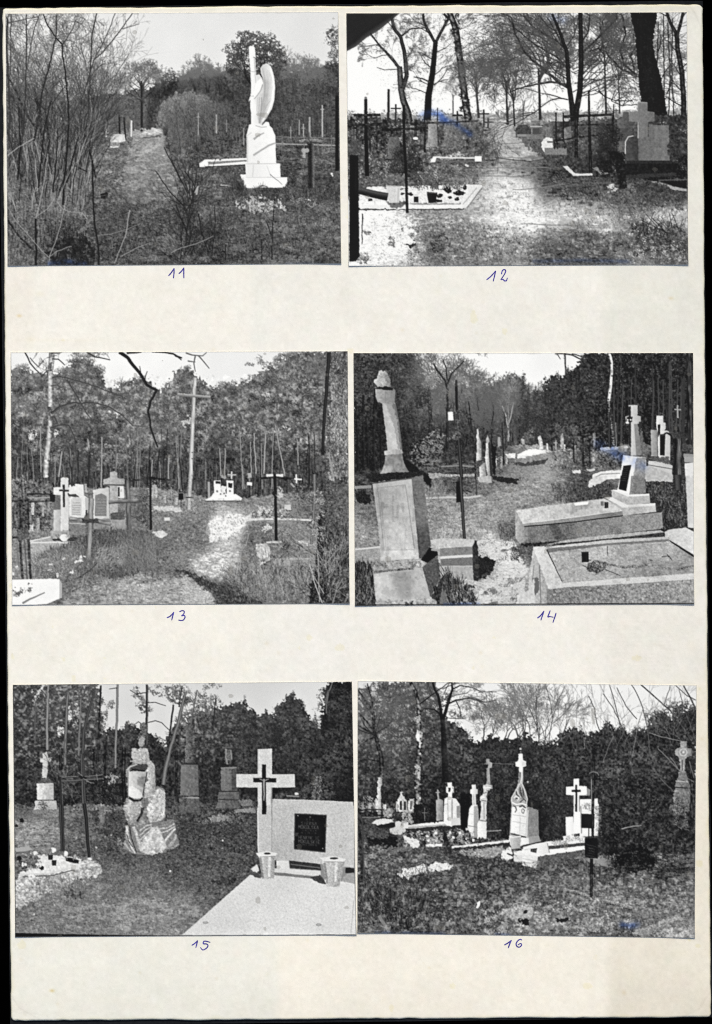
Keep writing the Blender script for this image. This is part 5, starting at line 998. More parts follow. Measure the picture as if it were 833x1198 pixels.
    F(C(205, 96, 230, 96, 228, 132, 206, 130), .1, rough=.2); F(C(48, 258, 108, 252, 108, 300, 52, 316), .3, rough=.4, n1=.1, n2=.06); s.ribbon(C(28, 300, 55, 300, 60, 320), 2, 1.6, .1)
    s.ribbon(C(38, 140, 30, 180, 34, 230, 28, 260), 1.8, 1.6, .16, wob=.3); F(C(40, 120, 98, 110, 108, 250, 56, 260), .26, rough=.6, n1=.12, n2=.1); s.ribbon(C(62, 130, 66, 250), 1.6, 1.6, .07); s.ribbon(C(100, 120, 104, 252), 1.8, 1.8, .07); s.ribbon(C(20, 128, 90, 122), 1.8, 1.8, .1)
    for P, ww, v in ((C(64, 312, 68, 400, 76, 498), 2.6, .14), (C(84, 310, 90, 400, 96, 498), 1.2, .3), (C(103, 306, 107, 400, 114, 496), 2.6, .12), (C(50, 320, 56, 440), .8, .4)): s.ribbon(P, ww, ww, v, jit=.03)
    sl = s.part('grave_slab', 'bright white slab in the bottom left corner'); F(C(18, 500, 170, 497, 250, 497, 262, 520, 262, 586, 190, 616, 18, 625), .96, rough=.2, n2=.01); F(C(250, 498, 262, 520, 262, 588, 250, 590), .7); 
    for P in (C(75, 612, 110, 592, 180, 562),): S(P, 2.4, 1, .5, wob=.4)
    s.leaves(C(30, 560, 80, 548, 118, 515, 125, 530, 90, 572, 36, 582), 240, (.3, .6), (.3, .7), thr=-.4)
    s.leaves(C(30, 545, 120, 520, 125, 555, 50, 580), 140, (.3, .7), (.15, .5), thr=-.2)
    # right kerbs
    F(D(370, 200, 380, 180, 450, 165, 545, 145, 545, 200, 620, 215), .4, rough=1.2, n1=.12, n2=.1); k = s.part('kerbed_grave', 'flowered grave edged with a pale kerb at the foot of the black cross'); s.ribbon(D(330, 214, 420, 210, 530, 210, 640, 216), 2.6, 2.2, .84, jit=.05); F(D(515, 145, 545, 140, 545, 168, 515, 168), .8, rough=.3); s.leaves(D(380, 165, 545, 160, 540, 205, 385, 205), 900, (.3, .6), (.06, .9), thr=-.6, clump=.9); s.leaves(D(390, 150, 460, 150, 470, 180, 390, 190), 250, (.3, .5), (.7, .95), thr=0)
    s.use(gr); s.crown(D(450, 0)[0][0], D(0, 290)[0][1], 30, 12, 2500, (.12, .48), hole=-.7); s.leaves(D(410, 240, 470, 240, 470, 275, 410, 275), 140, (.4, .7), (.75, .95), thr=0)
    k2 = s.part('kerbed_grave', 'low kerbed grave plot overgrown with shrubs'); F(D(380, 328, 432, 325, 445, 345, 450, 400, 400, 430, 385, 380), .82, rough=.4, n1=.05, n2=.05); F(D(470, 396, 560, 398, 650, 392, 655, 430, 460, 432), .6, rough=.5, n1=.08, n2=.06); s.ribbon(D(470, 398, 650, 396), 1.6, 1.6, .8); F(D(570, 312, 640, 312, 642, 338, 575, 338), .8, rough=.3, n1=.05); F(D(445, 340, 560, 338, 570, 395, 450, 398), .4, rough=.6, n1=.1); s.ribbon(D(430, 320, 500, 318), 2, 2, .8); s.crown(D(520, 0)[0][0], D(0, 340)[0][1], 5, 5, 250, (.03, .2))
    s.part('garden_shrub', 'loose shrub with pale leaves on the right hand graves'); s.crown(D(540, 0)[0][0], D(0, 260)[0][1], 24, 24, 3600, (.15, .72), (.2, .42), hole=.0, rag=.5, light=.1); s.crown(D(600, 0)[0][0], D(0, 130)[0][1], 18, 24, 1500, (.15, .7), (.2, .4), hole=.1, rag=.5); s.crown(D(600, 0)[0][0], D(0, 330)[0][1], 20, 24, 2400, (.15, .8), (.22, .42), hole=.1, rag=.5, light=.1)
    bx = s.part('iron_cross', 'black iron cross with a wreath of pale flowers')
    s.ribbon(B(465, 540, 468, 620), 2.4, 2.8, .05); s.ribbon(D(468, 0, 472, 100, 476, 312), 3.2, 3.2, [.1, .04], jit=.02); s.ribbon(D(384, 20, 440, 16, 470, 12, 510, 18, 560, 20), 2.2, 2.2, .06); s.dots([D(468, 0)[0][0]], [D(0, 90)[0][1]], 3, .1); s.part('wreath', None, bx); s.crown(D(492, 0)[0][0], D(0, 88)[0][1], 3.4, 7, 160, (.5, 1), (.3, .6), light=0)
    s.use(gr); s.leaves(D(200, 440, 640, 440, 640, 610, 330, 610), 3600, (.22, .45), (.12, .72), thr=-.3); s.blades(D(200, 440, 640, 440, 640, 610, 250, 610), 900, (2, 6), .3, (.12, .75), .5)
    o = []
    for q in range(70): s.bough(D(s.r.uniform(300, 650), 0)[0][0], D(0, s.r.uniform(480, 620))[0][1], s.r.gauss(1.6, .35), s.r.uniform(8, 26), .45, 2, o, s.r.choice([.7, .6, .15]), spread=.5, wmin=.25)
    s.segs(o); S(D(345, 280, 335, 330, 310, 360, 305, 440), .8, .8, .6); S(D(300, 390, 290, 470), .8, .8, .65)
    s.use(gr); s.tufts(C(110, 270, 500, 255, 500, 300, 110, 320), 60, (1.5, 2.5), (.1, .6)); s.tufts(D(140, 118, 320, 118, 320, 134, 140, 134), 30, (1, 1.6), (.1, .5)); s.tufts(D(330, 210, 640, 210, 640, 440, 380, 440), 160, (1.5, 4), (.1, .7))
    # right trees
    F(B(735, 20, 830, 20, 830, 625, 725, 625, 735, 480, 725, 300), s.tone([(390, 430, .3), (395, 460, .6), (396, 500, .7), (390, 540, .45), (395, 560, .5)], 12), rough=2, n1=.12, n2=.12, nv=.1)
    tr = s.part('leafy_tree', 'tree at the right edge with small leaves against the light'); z1 = B(725, 20, 830, 20, 830, 625, 710, 625, 720, 300)
    s.leaves(z1, 6500, (.2, .45), (.08, .95), thr=-.8, clump=.6); s.blades(z1, 1400, (2, 7), .4, (.08, .3), .4, ident=True, ang=1.5)
    s.part('slender_trunk', 'tall thin dark trunk on the right'); s.ribbon(B(724, 28, 718, 120, 712, 220, 704, 300, 698, 400, 694, 510), 4.4, 3.2, [.1, .16, .06], jit=.03, wob=.2); s.ribbon(D(690, 180, 686, 330, 676, 480, 660, 618), 7, 12, [.04, .16, .08, .03], jit=.03, tex=.05); s.crown(B(697, 0)[0][0], B(0, 490)[0][1], 3, 7, 160, (.03, .15))
    s.ribbon(B(722, 500, 745, 620), 2, 2, .55, jit=.05); s.ribbon(D(655, 0, 656, 100, 650, 200, 640, 330), 3.6, 3, [.25, .5, .2], jit=.05)
    ft2 = s.part('thicket', 'dark ivy covered stump and twigs in the bottom right corner'); F(D(690, 60, 833, 40, 833, 625, 628, 625, 640, 500, 680, 420, 670, 300, 700, 200), s.tone([(385, 600, .2), (400, 600, .35), (380, 650, .1), (372, 690, .07), (400, 640, .2), (400, 690, .22), (390, 700, .15)], 10), rough=1.6, n1=.09, n2=.07)
    s.leaves(D(660, 40, 833, 40, 833, 620, 640, 620, 690, 300), 3400, (.22, .5), (.03, .62), thr=-.4, clump=.8); s.leaves(D(640, 80, 700, 80, 720, 440, 640, 440), 500, (.3, .6), (.5, .9), thr=.1)
    o = []
    for q in range(60): s.bough(D(s.r.uniform(640, 833), 0)[0][0], D(0, s.r.uniform(420, 620))[0][1], s.r.gauss(1.57, .5), s.r.uniform(12, 34), .5, 2, o, s.r.choice([.6, .5, .05, .7]), spread=.5, wmin=.25)
    s.segs(o)
    for P, v in ((D(632, 420, 660, 520, 692, 605), .72), (D(680, 600, 676, 480, 672, 360), .6), (D(740, 610, 760, 540, 790, 490), .5), (D(700, 430, 760, 360, 790, 330), .5), (D(640, 460, 700, 560), .6), (D(825, 440, 820, 560, 800, 600), .45)): S(P, 1, 1, v)
    s.finish(con=1.0, lift=.08)
    return s
def picture_14():
    s = Picture([(413.6, 413.2), (810.8, 413), (811.8, 706.8), (415.4, 708.8)], 14)
    A, B, C, D = view(410, 408, 4.063), view(610, 408, 4.063), view(410, 558, 4.063), view(610, 558, 4.063)
    S = lambda pts, w0, w1, v, wob=.4, **k: s.ribbon(pts, w0, w1, v, wob=wob, jit=.02, **k)
    F = s.fill
    s.part('sky'); s.rect(400, 405, 820, 545, s.tone([(500, 420, .88), (580, 425, .95), (620, 430, .94), (660, 420, .9)], 30), n22=.006)
    w = s.part('distant_wood', 'mixed woodland behind the cemetery')
    top = A(0, 15, 320, 15, 345, 120, 370, 190, 420, 180, 480, 160, 540, 170, 570, 190, 640, 170, 700, 160, 740, 120, 770, 112, 820, 150) + B(5, 230, 30, 240, 50, 200, 75, 195, 95, 215, 115, 150, 150, 125, 180, 140, 215, 120, 250, 90, 280, 60, 300, 15, 830, 10, 830, 520) + [(412, 570)]
    F(top, s.tone([(430, 440, .2), (470, 450, .2), (430, 500, .12), (430, 540, .1), (470, 520, .16), (500, 450, .5), (530, 430, .55), (520, 470, .42), (545, 470, .4), (500, 500, .28), (540, 510, .2), (570, 470, .36), (580, 510, .26), (600, 470, .42), (600, 500, .36), (615, 490, .25), (640, 480, .22), (660, 470, .2), (690, 450, .15), (650, 510, .24), (700, 500, .12), (740, 450, .1), (780, 460, .1), (740, 520, .08), (800, 500, .12)], 14), rough=2, rk=2, n1=.06, n2=.06, nv=.04)
    s.leaves(top, 16000, (.2, .42), (.06, .42), thr=.1, clump=.6)
    for x, y, ht, q in ((524, 490, 88, 4), (503, 490, 60, 3), (545, 490, 66, 3), (566, 500, 78, 4), (575, 505, 60, 3), (596, 515, 72, 6), (607, 510, 66, 4)):
        s.part('bare_tree'); 
        for k in range(q): s.bare_tree(x + s.r.uniform(-1.5, 1.5), y, ht * s.r.uniform(.8, 1.1), 1.8, .22, 6, v2=.4, spread=.75, trunk=.32, wmin=.28, shrink=.71)
        s.ribbon([(x, y + 25), (x, y - ht * .3)], 2.6, 1.6, .14, jit=.03)
    s.part('bare_tree', 'large bare tree in the middle distance'); 
    for P, a, b in ((A(460, 470, 462, 320, 462, 200, 450, 150, 410, 100, 395, 70), 4, 1.4), (A(460, 170, 480, 120, 510, 90, 540, 60), 2, .8), (A(460, 150, 455, 90, 440, 50), 1.6, .7)): S(P, a, b, [.1, .2])
    s.crown(A(455, 0)[0][0], A(0, 150)[0][1], 26, 28, 1500, (.3, .65), (.12, .24), hole=.2, rag=.4)
    s.part('birch_tree', 'slim pale birch in the distance beside the path'); s.crown(598, 452, 12, 18, 900, (.4, .7), (.16, .3), hole=.1); S(A(755, 420, 745, 360, 740, 320, 720, 270), 1.4, .8, .7); S(A(750, 360, 765, 310, 775, 260), 1.2, .7, .65); S(A(750, 440, 752, 380), 2, 1.6, .6); s.bare_tree(595, 500, 60, 1, .6, 5, v2=.6, spread=.6)
    for x, y, rx, ry, a, b_ in ((505, 475, 16, 16, .22, .5), (530, 470, 18, 20, .24, .56), (548, 480, 16, 18, .2, .46), (560, 462, 14, 18, .3, .6), (575, 475, 14, 22, .18, .44), (590, 480, 12, 18, .26, .56), (515, 500, 18, 14, .12, .34), (545, 508, 20, 14, .1, .34), (575, 505, 18, 14, .14, .38), (600, 505, 12, 12, .14, .4), (500, 450, 12, 14, .3, .66), (540, 450, 16, 10, .36, .7)):
        s.part('woodland_tree'); s.crown(x, y, rx, ry, int(rx * ry * 4), (a, b_), (.14, .3), hole=-.2, rag=.5); s.bare_tree(x, y + ry, ry * 2.2, 1.2, a * .7, 5, v2=b_, spread=.6, wmin=.26)
    def conifer(x, y0, y1, wd, v=(.06, .34), n=9, lb=None):
        s.part('conifer', lb)
        H = y1 - y0
        for k in range(int(H / 3.2)):
            t = k * 3.2 / H; r = 1.5 + wd * t ** .8
            s.crown(x + s.r.uniform(-1, 1), y0 + k * 3.2, r * s.r.uniform(.8, 1.2), 3.4, int(r * 3.4 * n), v, (.2, .4), hole=-.8, rag=.7, light=.3)
    for x, y0, y1, wd in ((618, 456, 520, 7), (626, 455, 525, 8), (612, 438, 515, 6), (638, 444, 520, 12), (652, 438, 525, 14), (645, 460, 525, 12), (665, 432, 525, 16), (684, 415, 525, 18), (675, 450, 525, 16)):
        conifer(x, y0, y1, wd)
    for x, y in ((436, 425), (455, 420), (475, 430), (440, 450), (480, 450), (425, 440), (462, 442), (420, 470), (485, 468), (470, 415), (448, 465)):
        s.part('leafy_tree') if y in (425, 450) else None
        s.crown(x, y, 15, 12, 1900, (.05, .46), (.22, .42), hole=-.5, rag=.5)
    for x, y in ((490, 470), (480, 485), (495, 462)): s.crown(x, y, 10, 9, 800, (.04, .3), hole=-.4)
    s.crown(500, 515, 8, 30, 900, (.05, .25)); s.leaves(A(250, 370, 460, 370, 460, 520, 250, 520), 1400, (.3, .5), (.04, .2), thr=-.3)
    for x, w_, y_ in ((425, 3.4, 462), (430, 2.2, 490), (437, 3.6, 455), (445, 2.4, 480), (418, 2.4, 470)): s.part('dark_trunk'); S([(x + s.r.uniform(-2, 2), y_), (x, 510), (x + 1, 555)], w_ * .6, w_, [.16, .04])
    s.crown(430, 500, 18, 30, 1500, (.03, .3), hole=.2); s.leaves([(414, 480), (470, 480), (470, 556), (414, 556)], 1500, (.2, .45), (.03, .3), thr=.2)
    # dark right wood
    s.part('dark_wood', 'deep shaded pine wood on the right'); zz = B(285, 15, 830, 10, 830, 500, 700, 510, 560, 480, 440, 470, 380, 380, 330, 300, 300, 200, 330, 90)
    s.leaves(zz, 17000, (.22, .48), (.03, .34), thr=-.9, clump=.8); s.leaves(zz, 500, (.25, .5), (.4, .7), thr=.7, clump=.3)
    for q in range(34): x = s.r.uniform(705, 808); s.part('pine_trunk') if q % 3 == 0 else None; S([(x, s.r.uniform(414, 460)), (x + s.r.uniform(-3, 3), s.r.uniform(500, 535))], 1.2, s.r.uniform(1.6, 2.6), s.r.choice([.04, .06, .2, .26]))
    s.part('pine_trunk', 'rough barked trunk at the right edge'); s.ribbon(B(795, 15, 800, 200, 805, 500), 6, 7, [.12, .24, .16, .1], jit=.05, tex=.06, tk='v')
    s.part('birch_tree', 'white birch trunk in front of the dark wood')
    s.ribbon(B(418, 22, 428, 60, 430, 110, 424, 180, 414, 250), 2.6, 3.2, [.9, .86, .6], jit=.06, tex=.12, tk=2, wob=.25); s.ribbon(B(414, 250, 414, 300, 425, 350, 432, 400, 440, 480), 3.4, 4.4, [.12, .5, .2, .06], jit=.1, tex=.14, wob=.3); s.ribbon(B(418, 300, 420, 480), 2.2, 2.2, [.08, .3]); s.ribbon(B(448, 350, 452, 480), 1.4, 1.4, .42, jit=.1); s.dots(*[np.array(v) for v in zip(*B(424, 70, 430, 130, 420, 210, 412, 270))], .7, .1)
    s.part('dead_bough', 'thin dead bough hanging in front of the sky')
    for P, a, b in ((B(205, 20, 210, 100, 205, 150, 212, 190, 224, 220), 1.8, .8), (B(160, 22, 200, 24, 240, 30, 280, 50, 310, 75, 325, 100), 1.4, 1.4), (B(240, 25, 300, 40, 350, 60), 1.2, .8), (B(330, 25, 318, 60), 1, .8), (B(170, 25, 185, 50), .8, .4), (B(470, 150, 455, 180), .8, .8)): S(P, a, b, .15)
    s.leaves(B(160, 20, 240, 20, 230, 50, 170, 45), 120, (.2, .4), (.2, .6), thr=.2); s.leaves(A(600, 20, 660, 20, 660, 45, 620, 45), 60, (.2, .4), (.3, .6))
    # ground
    g = s.tone([(430, 560, .2), (470, 560, .25), (500, 560, .3), (520, 555, .25), (540, 555, .3), (500, 580, .52), (515, 590, .58), (510, 605, .54), (550, 580, .48), (560, 600, .54), (545, 625, .62), (530, 620, .7), (580, 570, .4), (600, 555, .4), (590, 545, .3), (590, 590, .52), (610, 580, .52), (600, 545, .42), (620, 530, .72), (610, 537, .35), (640, 528, .5), (650, 535, .45), (625, 545, .4), (630, 560, .52), (640, 575, .5), (600, 610, .4), (585, 600, .5), (570, 640, .78), (590, 640, .75), (570, 660, .3), (560, 680, .75), (590, 680, .82), (600, 660, .7), (580, 700, .75), (600, 695, .55), (555, 700, .6), (420, 620, .6), (430, 600, .42), (420, 640, .5), (620, 640, .3), (600, 630, .5), (680, 540, .35), (700, 530, .5), (720, 540, .4), (760, 570, .2), (800, 580, .2), (690, 570, .25)], 9)
    gr = s.part('grass', 'sunlit grass with bare sandy patches')
    F([(410, 552), (470, 548), (560, 538), (596, 522), (612, 520), (650, 522), (690, 530), (730, 520), (815, 520), (815, 712), (410, 712)], g, rough=.8, n1=.07, n1h=.07, n2=.03, n3h=.05)
    s.leaves([(415, 565), (560, 560), (640, 560), (640, 640), (415, 625)], 6500, (.2, .38), (.15, .68), thr=-.2, clump=.4); s.blades([(415, 570), (640, 550), (640, 640), (415, 630)], 3200, (.8, 2.6), .26, (.15, .7), .6)
    s.dapple([(415, 560), (640, 540), (640, 706), (415, 706)], .12, thr=.4); s.dapple([(415, 560), (640, 540), (640, 706), (415, 706)], -.1, thr=.5); s.tufts([(415, 565), (660, 545), (660, 640), (415, 640)], 900, (.8, 2.6), (.15, .72))
    s.part('path', 'grassy path leading away between the graves'); F(A(700, 618, 833, 440, 830, 470, 833, 540, 800, 618) + [], .42, rough=1, n1=.05, n1h=.05); F(B(0, 520, 60, 490, 140, 482, 200, 490, 150, 560, 180, 618, 0, 618), s.tone([(615, 530, .48), (625, 545, .46), (640, 555, .56), (650, 530, .55)], 8), rough=1, n1=.05, n1h=.05); F(B(-20, 505, 20, 490, 60, 478, 130, 482, 200, 484, 130, 492, 30, 512), .85, rough=.5, n1h=.06); F(B(-50, 540, 40, 538, 130, 520, 110, 545, 0, 560), .2, rough=.6, n1=.05)
    F(A(735, 500, 833, 495, 833, 520, 750, 520), .82, rough=.5, n1h=.06)
    s.part('sandy_ground', 'bright bare sand in front of the graves'); F(C(590, 310, 680, 290, 770, 300, 800, 350, 833, 380, 833, 640, 560, 640, 590, 560, 600, 470), s.tone([(570, 640, .8), (590, 650, .84), (560, 665, .6), (575, 685, .8), (600, 700, .75), (610, 680, .8)], 10), rough=1.6, rk=4, n1h=.06, n1=.04)
    for P in (C(600, 520, 680, 530, 760, 500, 833, 470), C(640, 610, 720, 590, 800, 580), C(700, 340, 760, 350, 800, 330), C(620, 560, 700, 540)): [s.leaves([(x - 3, y - 1.6) for x, y in P] + [(x + 2, y + 1.8) for x, y in P[::-1]], 420, (.2, .45), (.25, .6), thr=-.3, rough=1.2)]
    s.leaves(C(600, 300, 833, 300, 833, 610, 600, 610), 700, (.25, .5), (.2, .5), thr=.7); F(C(590, 375, 640, 380, 690, 400, 680, 440, 640, 485, 590, 492), .13, rough=.8, n1=.06)
    s.leaves(C(770, 330, 833, 330, 833, 420, 760, 400), 500, (.3, .5), (.1, .4)); s.part('garden_shrub', 'wiry tuft beside the long tomb'); s.blades(C(700, 250, 780, 250, 780, 310, 720, 300), 220, (3, 9), .35, (.1, .6), .7, ident=True)
    # background stones and bushes
    s.part('bush', 'pale sunlit bush behind the iron cross'); s.crown(500, 530, 20, 20, 3800, (.2, .72), (.2, .4), hole=-.2, rag=.4, light=.15); s.crown(512, 516, 12, 12, 1000, (.25, .75), (.2, .35), hole=0)
    s.part('bush', 'low pale bush at the start of the far path'); s.crown(619, 512, 8, 9, 900, (.15, .55)); s.crown(668, 512, 26, 18, 5200, (.14, .5), (.18, .36), hole=-.6, rag=.3); s.crown(690, 522, 20, 14, 2200, (.12, .55), (.18, .36), hole=-.3)
    for P, v, lb in ((B(78, 420, 90, 410, 100, 440, 104, 475, 84, 480), .78, 'white figure like tomb on the far path'), (B(185, 420, 196, 400, 202, 430, 200, 475, 186, 475), .66, 'pale pointed stone among the shrubs'), (B(0, 425, 14, 430, 16, 455, 2, 455), .62, 'pale stone left of the path end'), (B(470, 460, 500, 460, 500, 490, 470, 490), .6, 'pale block behind the bushes'), (B(340, 400, 352, 400, 352, 470, 342, 470), .5, 'tall grey stone behind the bushes')):
        s.part('distant_gravestone', lb); F(P, v, rough=.3, n1=.08, n2=.08)
    s.add([(604, 524), (640, 526), (645, 545), (640, 575), (610, 600), (570, 620), (545, 600), (575, 575), (596, 550)], .07, rough=1.5, soft=3)
    for x, y, h, w_, v, cr_ in ((586, 548, 14, 3, .62, 0), (580, 545, 11, 2.4, .8, 1), (573, 547, 16, 2.6, .5, 1), (592, 543, 9, 3, .7, 0), (640, 528, 9, 2.4, .85, 0), (650, 526, 11, 2, .7, 1), (660, 528, 8, 3, .78, 0), (672, 530, 12, 2.4, .6, 1), (683, 533, 9, 3, .7, 0), (632, 524, 7, 2, .9, 0), (604, 536, 7, 2.4, .6, 0), (694, 540, 10, 3, .75, 0)):
        s.part('distant_gravestone' if not cr_ else 'distant_cross'); s.ribbon([(x + s.r.uniform(-.6, .6), y - h), (x, y)], w_ * (.5 if cr_ else .9), w_, [v, v - .05, v - .3], jit=.06, tex=.08)
        if cr_: s.ribbon([(x - 2.2, y - h * .72), (x + 2.2, y - h * .72)], 1.2, 1.2, v - .05, jit=.06)
    s.part('white_ledge', 'bright white tombs in the distance'); F(B(0, 492, 40, 480, 70, 476, 110, 484, 60, 500, 10, 506), .95, rough=.4); F(B(370, 470, 500, 462, 510, 474, 380, 485), .75, rough=.5, n1=.1); F(B(360, 500, 480, 495, 490, 560, 370, 560), .3, rough=1, n1=.15, n2=.12); F(B(240, 578, 280, 578, 284, 590, 240, 592), .82, rough=.4); F(B(300, 572, 350, 570, 350, 580, 300, 582), .75, rough=.4); F(B(130, 530, 200, 518, 200, 545, 140, 560), .6, rough=1, n1=.12)
    s.leaves(B(130, 480, 490, 470, 490, 570, 140, 575), 3000, (.25, .5), (.1, .7), thr=-.2, clump=.8)
    for x, y0, y1, bw in ((B(145, 0)[0][0], B(0, 370)[0][1], B(0, 485)[0][1], 3), (B(293, 0)[0][0], B(0, 390)[0][1], B(0, 560)[0][1], 5), (B(325, 0)[0][0], B(0, 440)[0][1], B(0, 560)[0][1], 4), (B(250, 0)[0][0], B(0, 430)[0][1], B(0, 540)[0][1], 3)):
        s.part('iron_cross'); S([(x, y0), (x, y1)], 1.3, 1.6, .08); S([(x - bw, y0 + 5), (x + bw, y0 + 6)], 1.1, 1.1, .1)
    s.leaves(B(280, 440, 330, 440, 330, 565, 285, 565), 500, (.3, .6), (.03, .25))
    for P, lb in ((A(600, 382, 606, 378, 610, 400, 612, 420, 622, 445, 624, 530, 598, 532, 600, 450), 'slender white obelisk with a small cross'), (A(645, 450, 645, 430, 652, 412, 660, 430, 662, 450, 668, 600, 650, 608, 640, 520), 'pale stone figure on a tall shaft'), (A(612, 560, 640, 540, 645, 618, 615, 618), 'pale broken pedestal')):
        s.part('gravestone', lb); F(P, (.85, .5), rough=.3, n1=.05, n2=.06)
    F(A(655, 450, 662, 440, 675, 600, 664, 612), .2, rough=.3); F(A(668, 450, 690, 470, 690, 600, 678, 600), .1, rough=.5, n1=.03)
    F(A(700, 420, 712, 420, 716, 460, 700, 470), .6, rough=.3); S(A(720, 350, 725, 450, 728, 555), 1, 1.2, .12); S(A(735, 400, 738, 480), 1, 1, .2)
    s.part('kerbed_grave', 'row of low pale kerbs behind the leaning monument'); F(A(365, 592, 420, 588, 450, 600, 455, 618, 370, 618), .62, rough=.5, n1=.06, n2=.06); s.ribbon(A(440, 602, 520, 604, 600, 600), 3, 3, .62, jit=.06, tex=.1); s.ribbon(A(430, 560, 520, 555, 590, 560), 1.6, 1.6, .5, jit=.1); s.ribbon(C(360, 100, 450, 97, 560, 98, 618, 90), 2, 2.2, .74, jit=.05); s.ribbon(C(20, 50, 100, 45), 3.4, 3.4, .55, jit=.04); F(A(530, 590, 560, 565, 590, 565, 600, 590), .25, rough=.6, n1=.1)
    F(C(430, 0, 640, 0, 620, 60, 520, 80, 420, 60), s.tone([(520, 560, .35), (540, 565, .3), (560, 562, .4)], 8), rough=1, n1=.1, n1h=.08); F(C(605, 0, 668, -5, 672, 30, 610, 24), .7, rough=.3, n2=.06); F(C(672, -5, 800, 10, 790, 34, 680, 16), .15, rough=.7, n1=.05)
    s.blades(C(370, 30, 440, 30, 440, 100, 380, 95), 200, (3, 8), .35, (.3, .75), .5)
    s.part('thin_iron_cross', 'thin dark iron cross behind the large one'); s.ribbon(A(562, 250, 570, 340, 580, 420, 590, 520, 595, 618), 1.4, 2, .1, wob=.2, jit=.02); s.ribbon(C(596, 0, 600, 88), 1.4, 1.2, .25); S(A(550, 330, 580, 335), 1.4, 1.4, .1); S(A(565, 345, 575, 400), 2.6, 1.6, .08)
    ic = s.part('iron_cross', 'tall dark iron cross pole with a small white plate')
    s.ribbon(A(502, 150, 506, 290, 515, 440, 522, 530, 528, 620), 2, 4, [.05, .3, .08], jit=.02); s.ribbon(A(503, 180, 507, 290), 3.2, 3, [.2, .06]); s.ribbon(C(522, 0, 530, 120, 542, 300), 4, 3.2, [.04, .35, .06], jit=.02)
    s.part('figure', None, ic); s.leaves(A(490, 290, 525, 290, 518, 430, 495, 430), 500, (.3, .6), (.06, .6), thr=-1); S(A(495, 300, 492, 410), 1.2, 1, .2)
    s.part('white_plate', None, ic); F(A(463, 301, 487, 300, 489, 340, 465, 341), .97, rough=.15); s.part('hanging_plate', None, ic); F(C(503, 22, 520, 20, 522, 120, 503, 122), .09)
    # leaning monument
    F(C(0, 338, 140, 330, 150, 400, 20, 412), .6, rough=.6, n1=.05, n2=.05); s.ribbon(C(20, 345, 140, 332), 1.8, 1.8, .8, jit=.03)
    s.part('leafy_plants', 'dark strap leaved plants in the bottom left corner'); F(C(15, 410, 60, 400, 110, 440, 125, 600, 110, 625, 15, 625), .14, rough=.8, n1=.04); s.blades(C(20, 440, 120, 440, 125, 610, 20, 610), 420, (6, 15), .8, (.05, .55), .35, ident=True)
    F(C(20, 75, 60, 70, 95, 90, 90, 125, 40, 130), .12, rough=1, n1=.08)
    m = s.part('leaning_monument', 'tall weathered stone monument leaning to the left')
    q = s.part('shaft', 'broken leaning upper shaft', m)
    F(A(130, 180, 116, 168, 114, 148, 128, 138, 136, 112, 150, 100, 168, 104, 180, 128, 190, 150, 192, 178, 165, 184), (.78, .5), rough=.6, n1=.05, n2=.07)
    F(A(150, 258, 205, 250, 216, 265, 228, 340, 246, 480, 176, 484, 168, 400), (.68, .8), rough=.2, n2=.025, n4=.03); F(A(190, 255, 216, 262, 230, 340, 247, 478, 236, 480, 222, 380), .42, rough=.2, n2=.03); F(A(165, 255, 200, 262, 222, 340, 236, 478, 226, 478, 205, 360), .6, rough=.8, n2=.03)
    F(A(118, 192, 165, 178, 204, 188, 214, 200, 210, 256, 190, 264, 128, 254, 120, 230), (.66, .48), rough=.25, n2=.04); F(A(120, 190, 165, 178, 205, 188, 200, 198, 160, 196), .12, rough=.4); s.ribbon(A(165, 200, 166, 256), .7, .7, .5)
    n = s.part('neck', None, m); F(A(160, 486, 200, 478, 245, 480, 250, 494, 245, 500, 162, 506), (.78, .6), rough=.15, n2=.04); F(A(166, 506, 245, 498, 256, 545, 282, 590, 292, 612, 118, 618, 150, 580, 162, 545), (.56, .48), rough=.3, n2=.05, n4=.04); F(A(246, 498, 260, 520, 345, 590, 360, 612, 290, 612, 262, 560), .09, rough=.4, n1=.03); s.ribbon(A(246, 484, 268, 488), 1.4, 1, .1); s.add(A(150, 560, 200, 560, 190, 610, 130, 612), .12, rough=1, soft=.6)
    F(A(85, 610, 130, 600, 290, 604, 368, 592, 372, 618, 95, 632), .14, rough=.5, n1=.06)
    dd = s.part('die', 'panelled square middle block', m)
    F(C(104, 24, 200, 5, 292, 0, 330, 388, 146, 400, 130, 220), (.66, .74), rough=.2, n2=.02, n4=.03, n1=.015, nv=.01); F(C(290, 0, 345, -8, 360, 120, 382, 330, 340, 388, 326, 385), s.tone([(482, 570, .42), (495, 600, .45), (495, 630, .32), (500, 645, .3)], 8), rough=.25, n1=.03, n2=.04)
    F(C(88, 18, 104, 26, 290, 3, 348, -10, 350, -28, 90, -14), .13, rough=.4, n1=.06); F(C(350, -20, 385, 10, 380, 55, 352, 20), .1, rough=.5); s.ribbon(C(106, 30, 292, 6), 1.4, 1.4, .3, jit=.1); s.ribbon(C(130, 55, 160, 350), .5, .5, .52); s.ribbon(C(262, 40, 304, 340), .5, .5, .5); s.ribbon(C(130, 52, 262, 38), .5, .5, .55); s.ribbon(C(160, 348, 304, 345), .5, .5, .56); s.ribbon(C(140, 60, 168, 338), .35, .35, .58); s.add(C(120, 60, 250, 40, 240, 90, 180, 200, 130, 180), -.05, rough=2, soft=2); s.add(C(180, 200, 280, 260, 310, 370, 150, 380), .06, rough=2, soft=2); s.add(C(140, 350, 330, 345, 330, 392, 146, 400), .08, rough=1, soft=1)
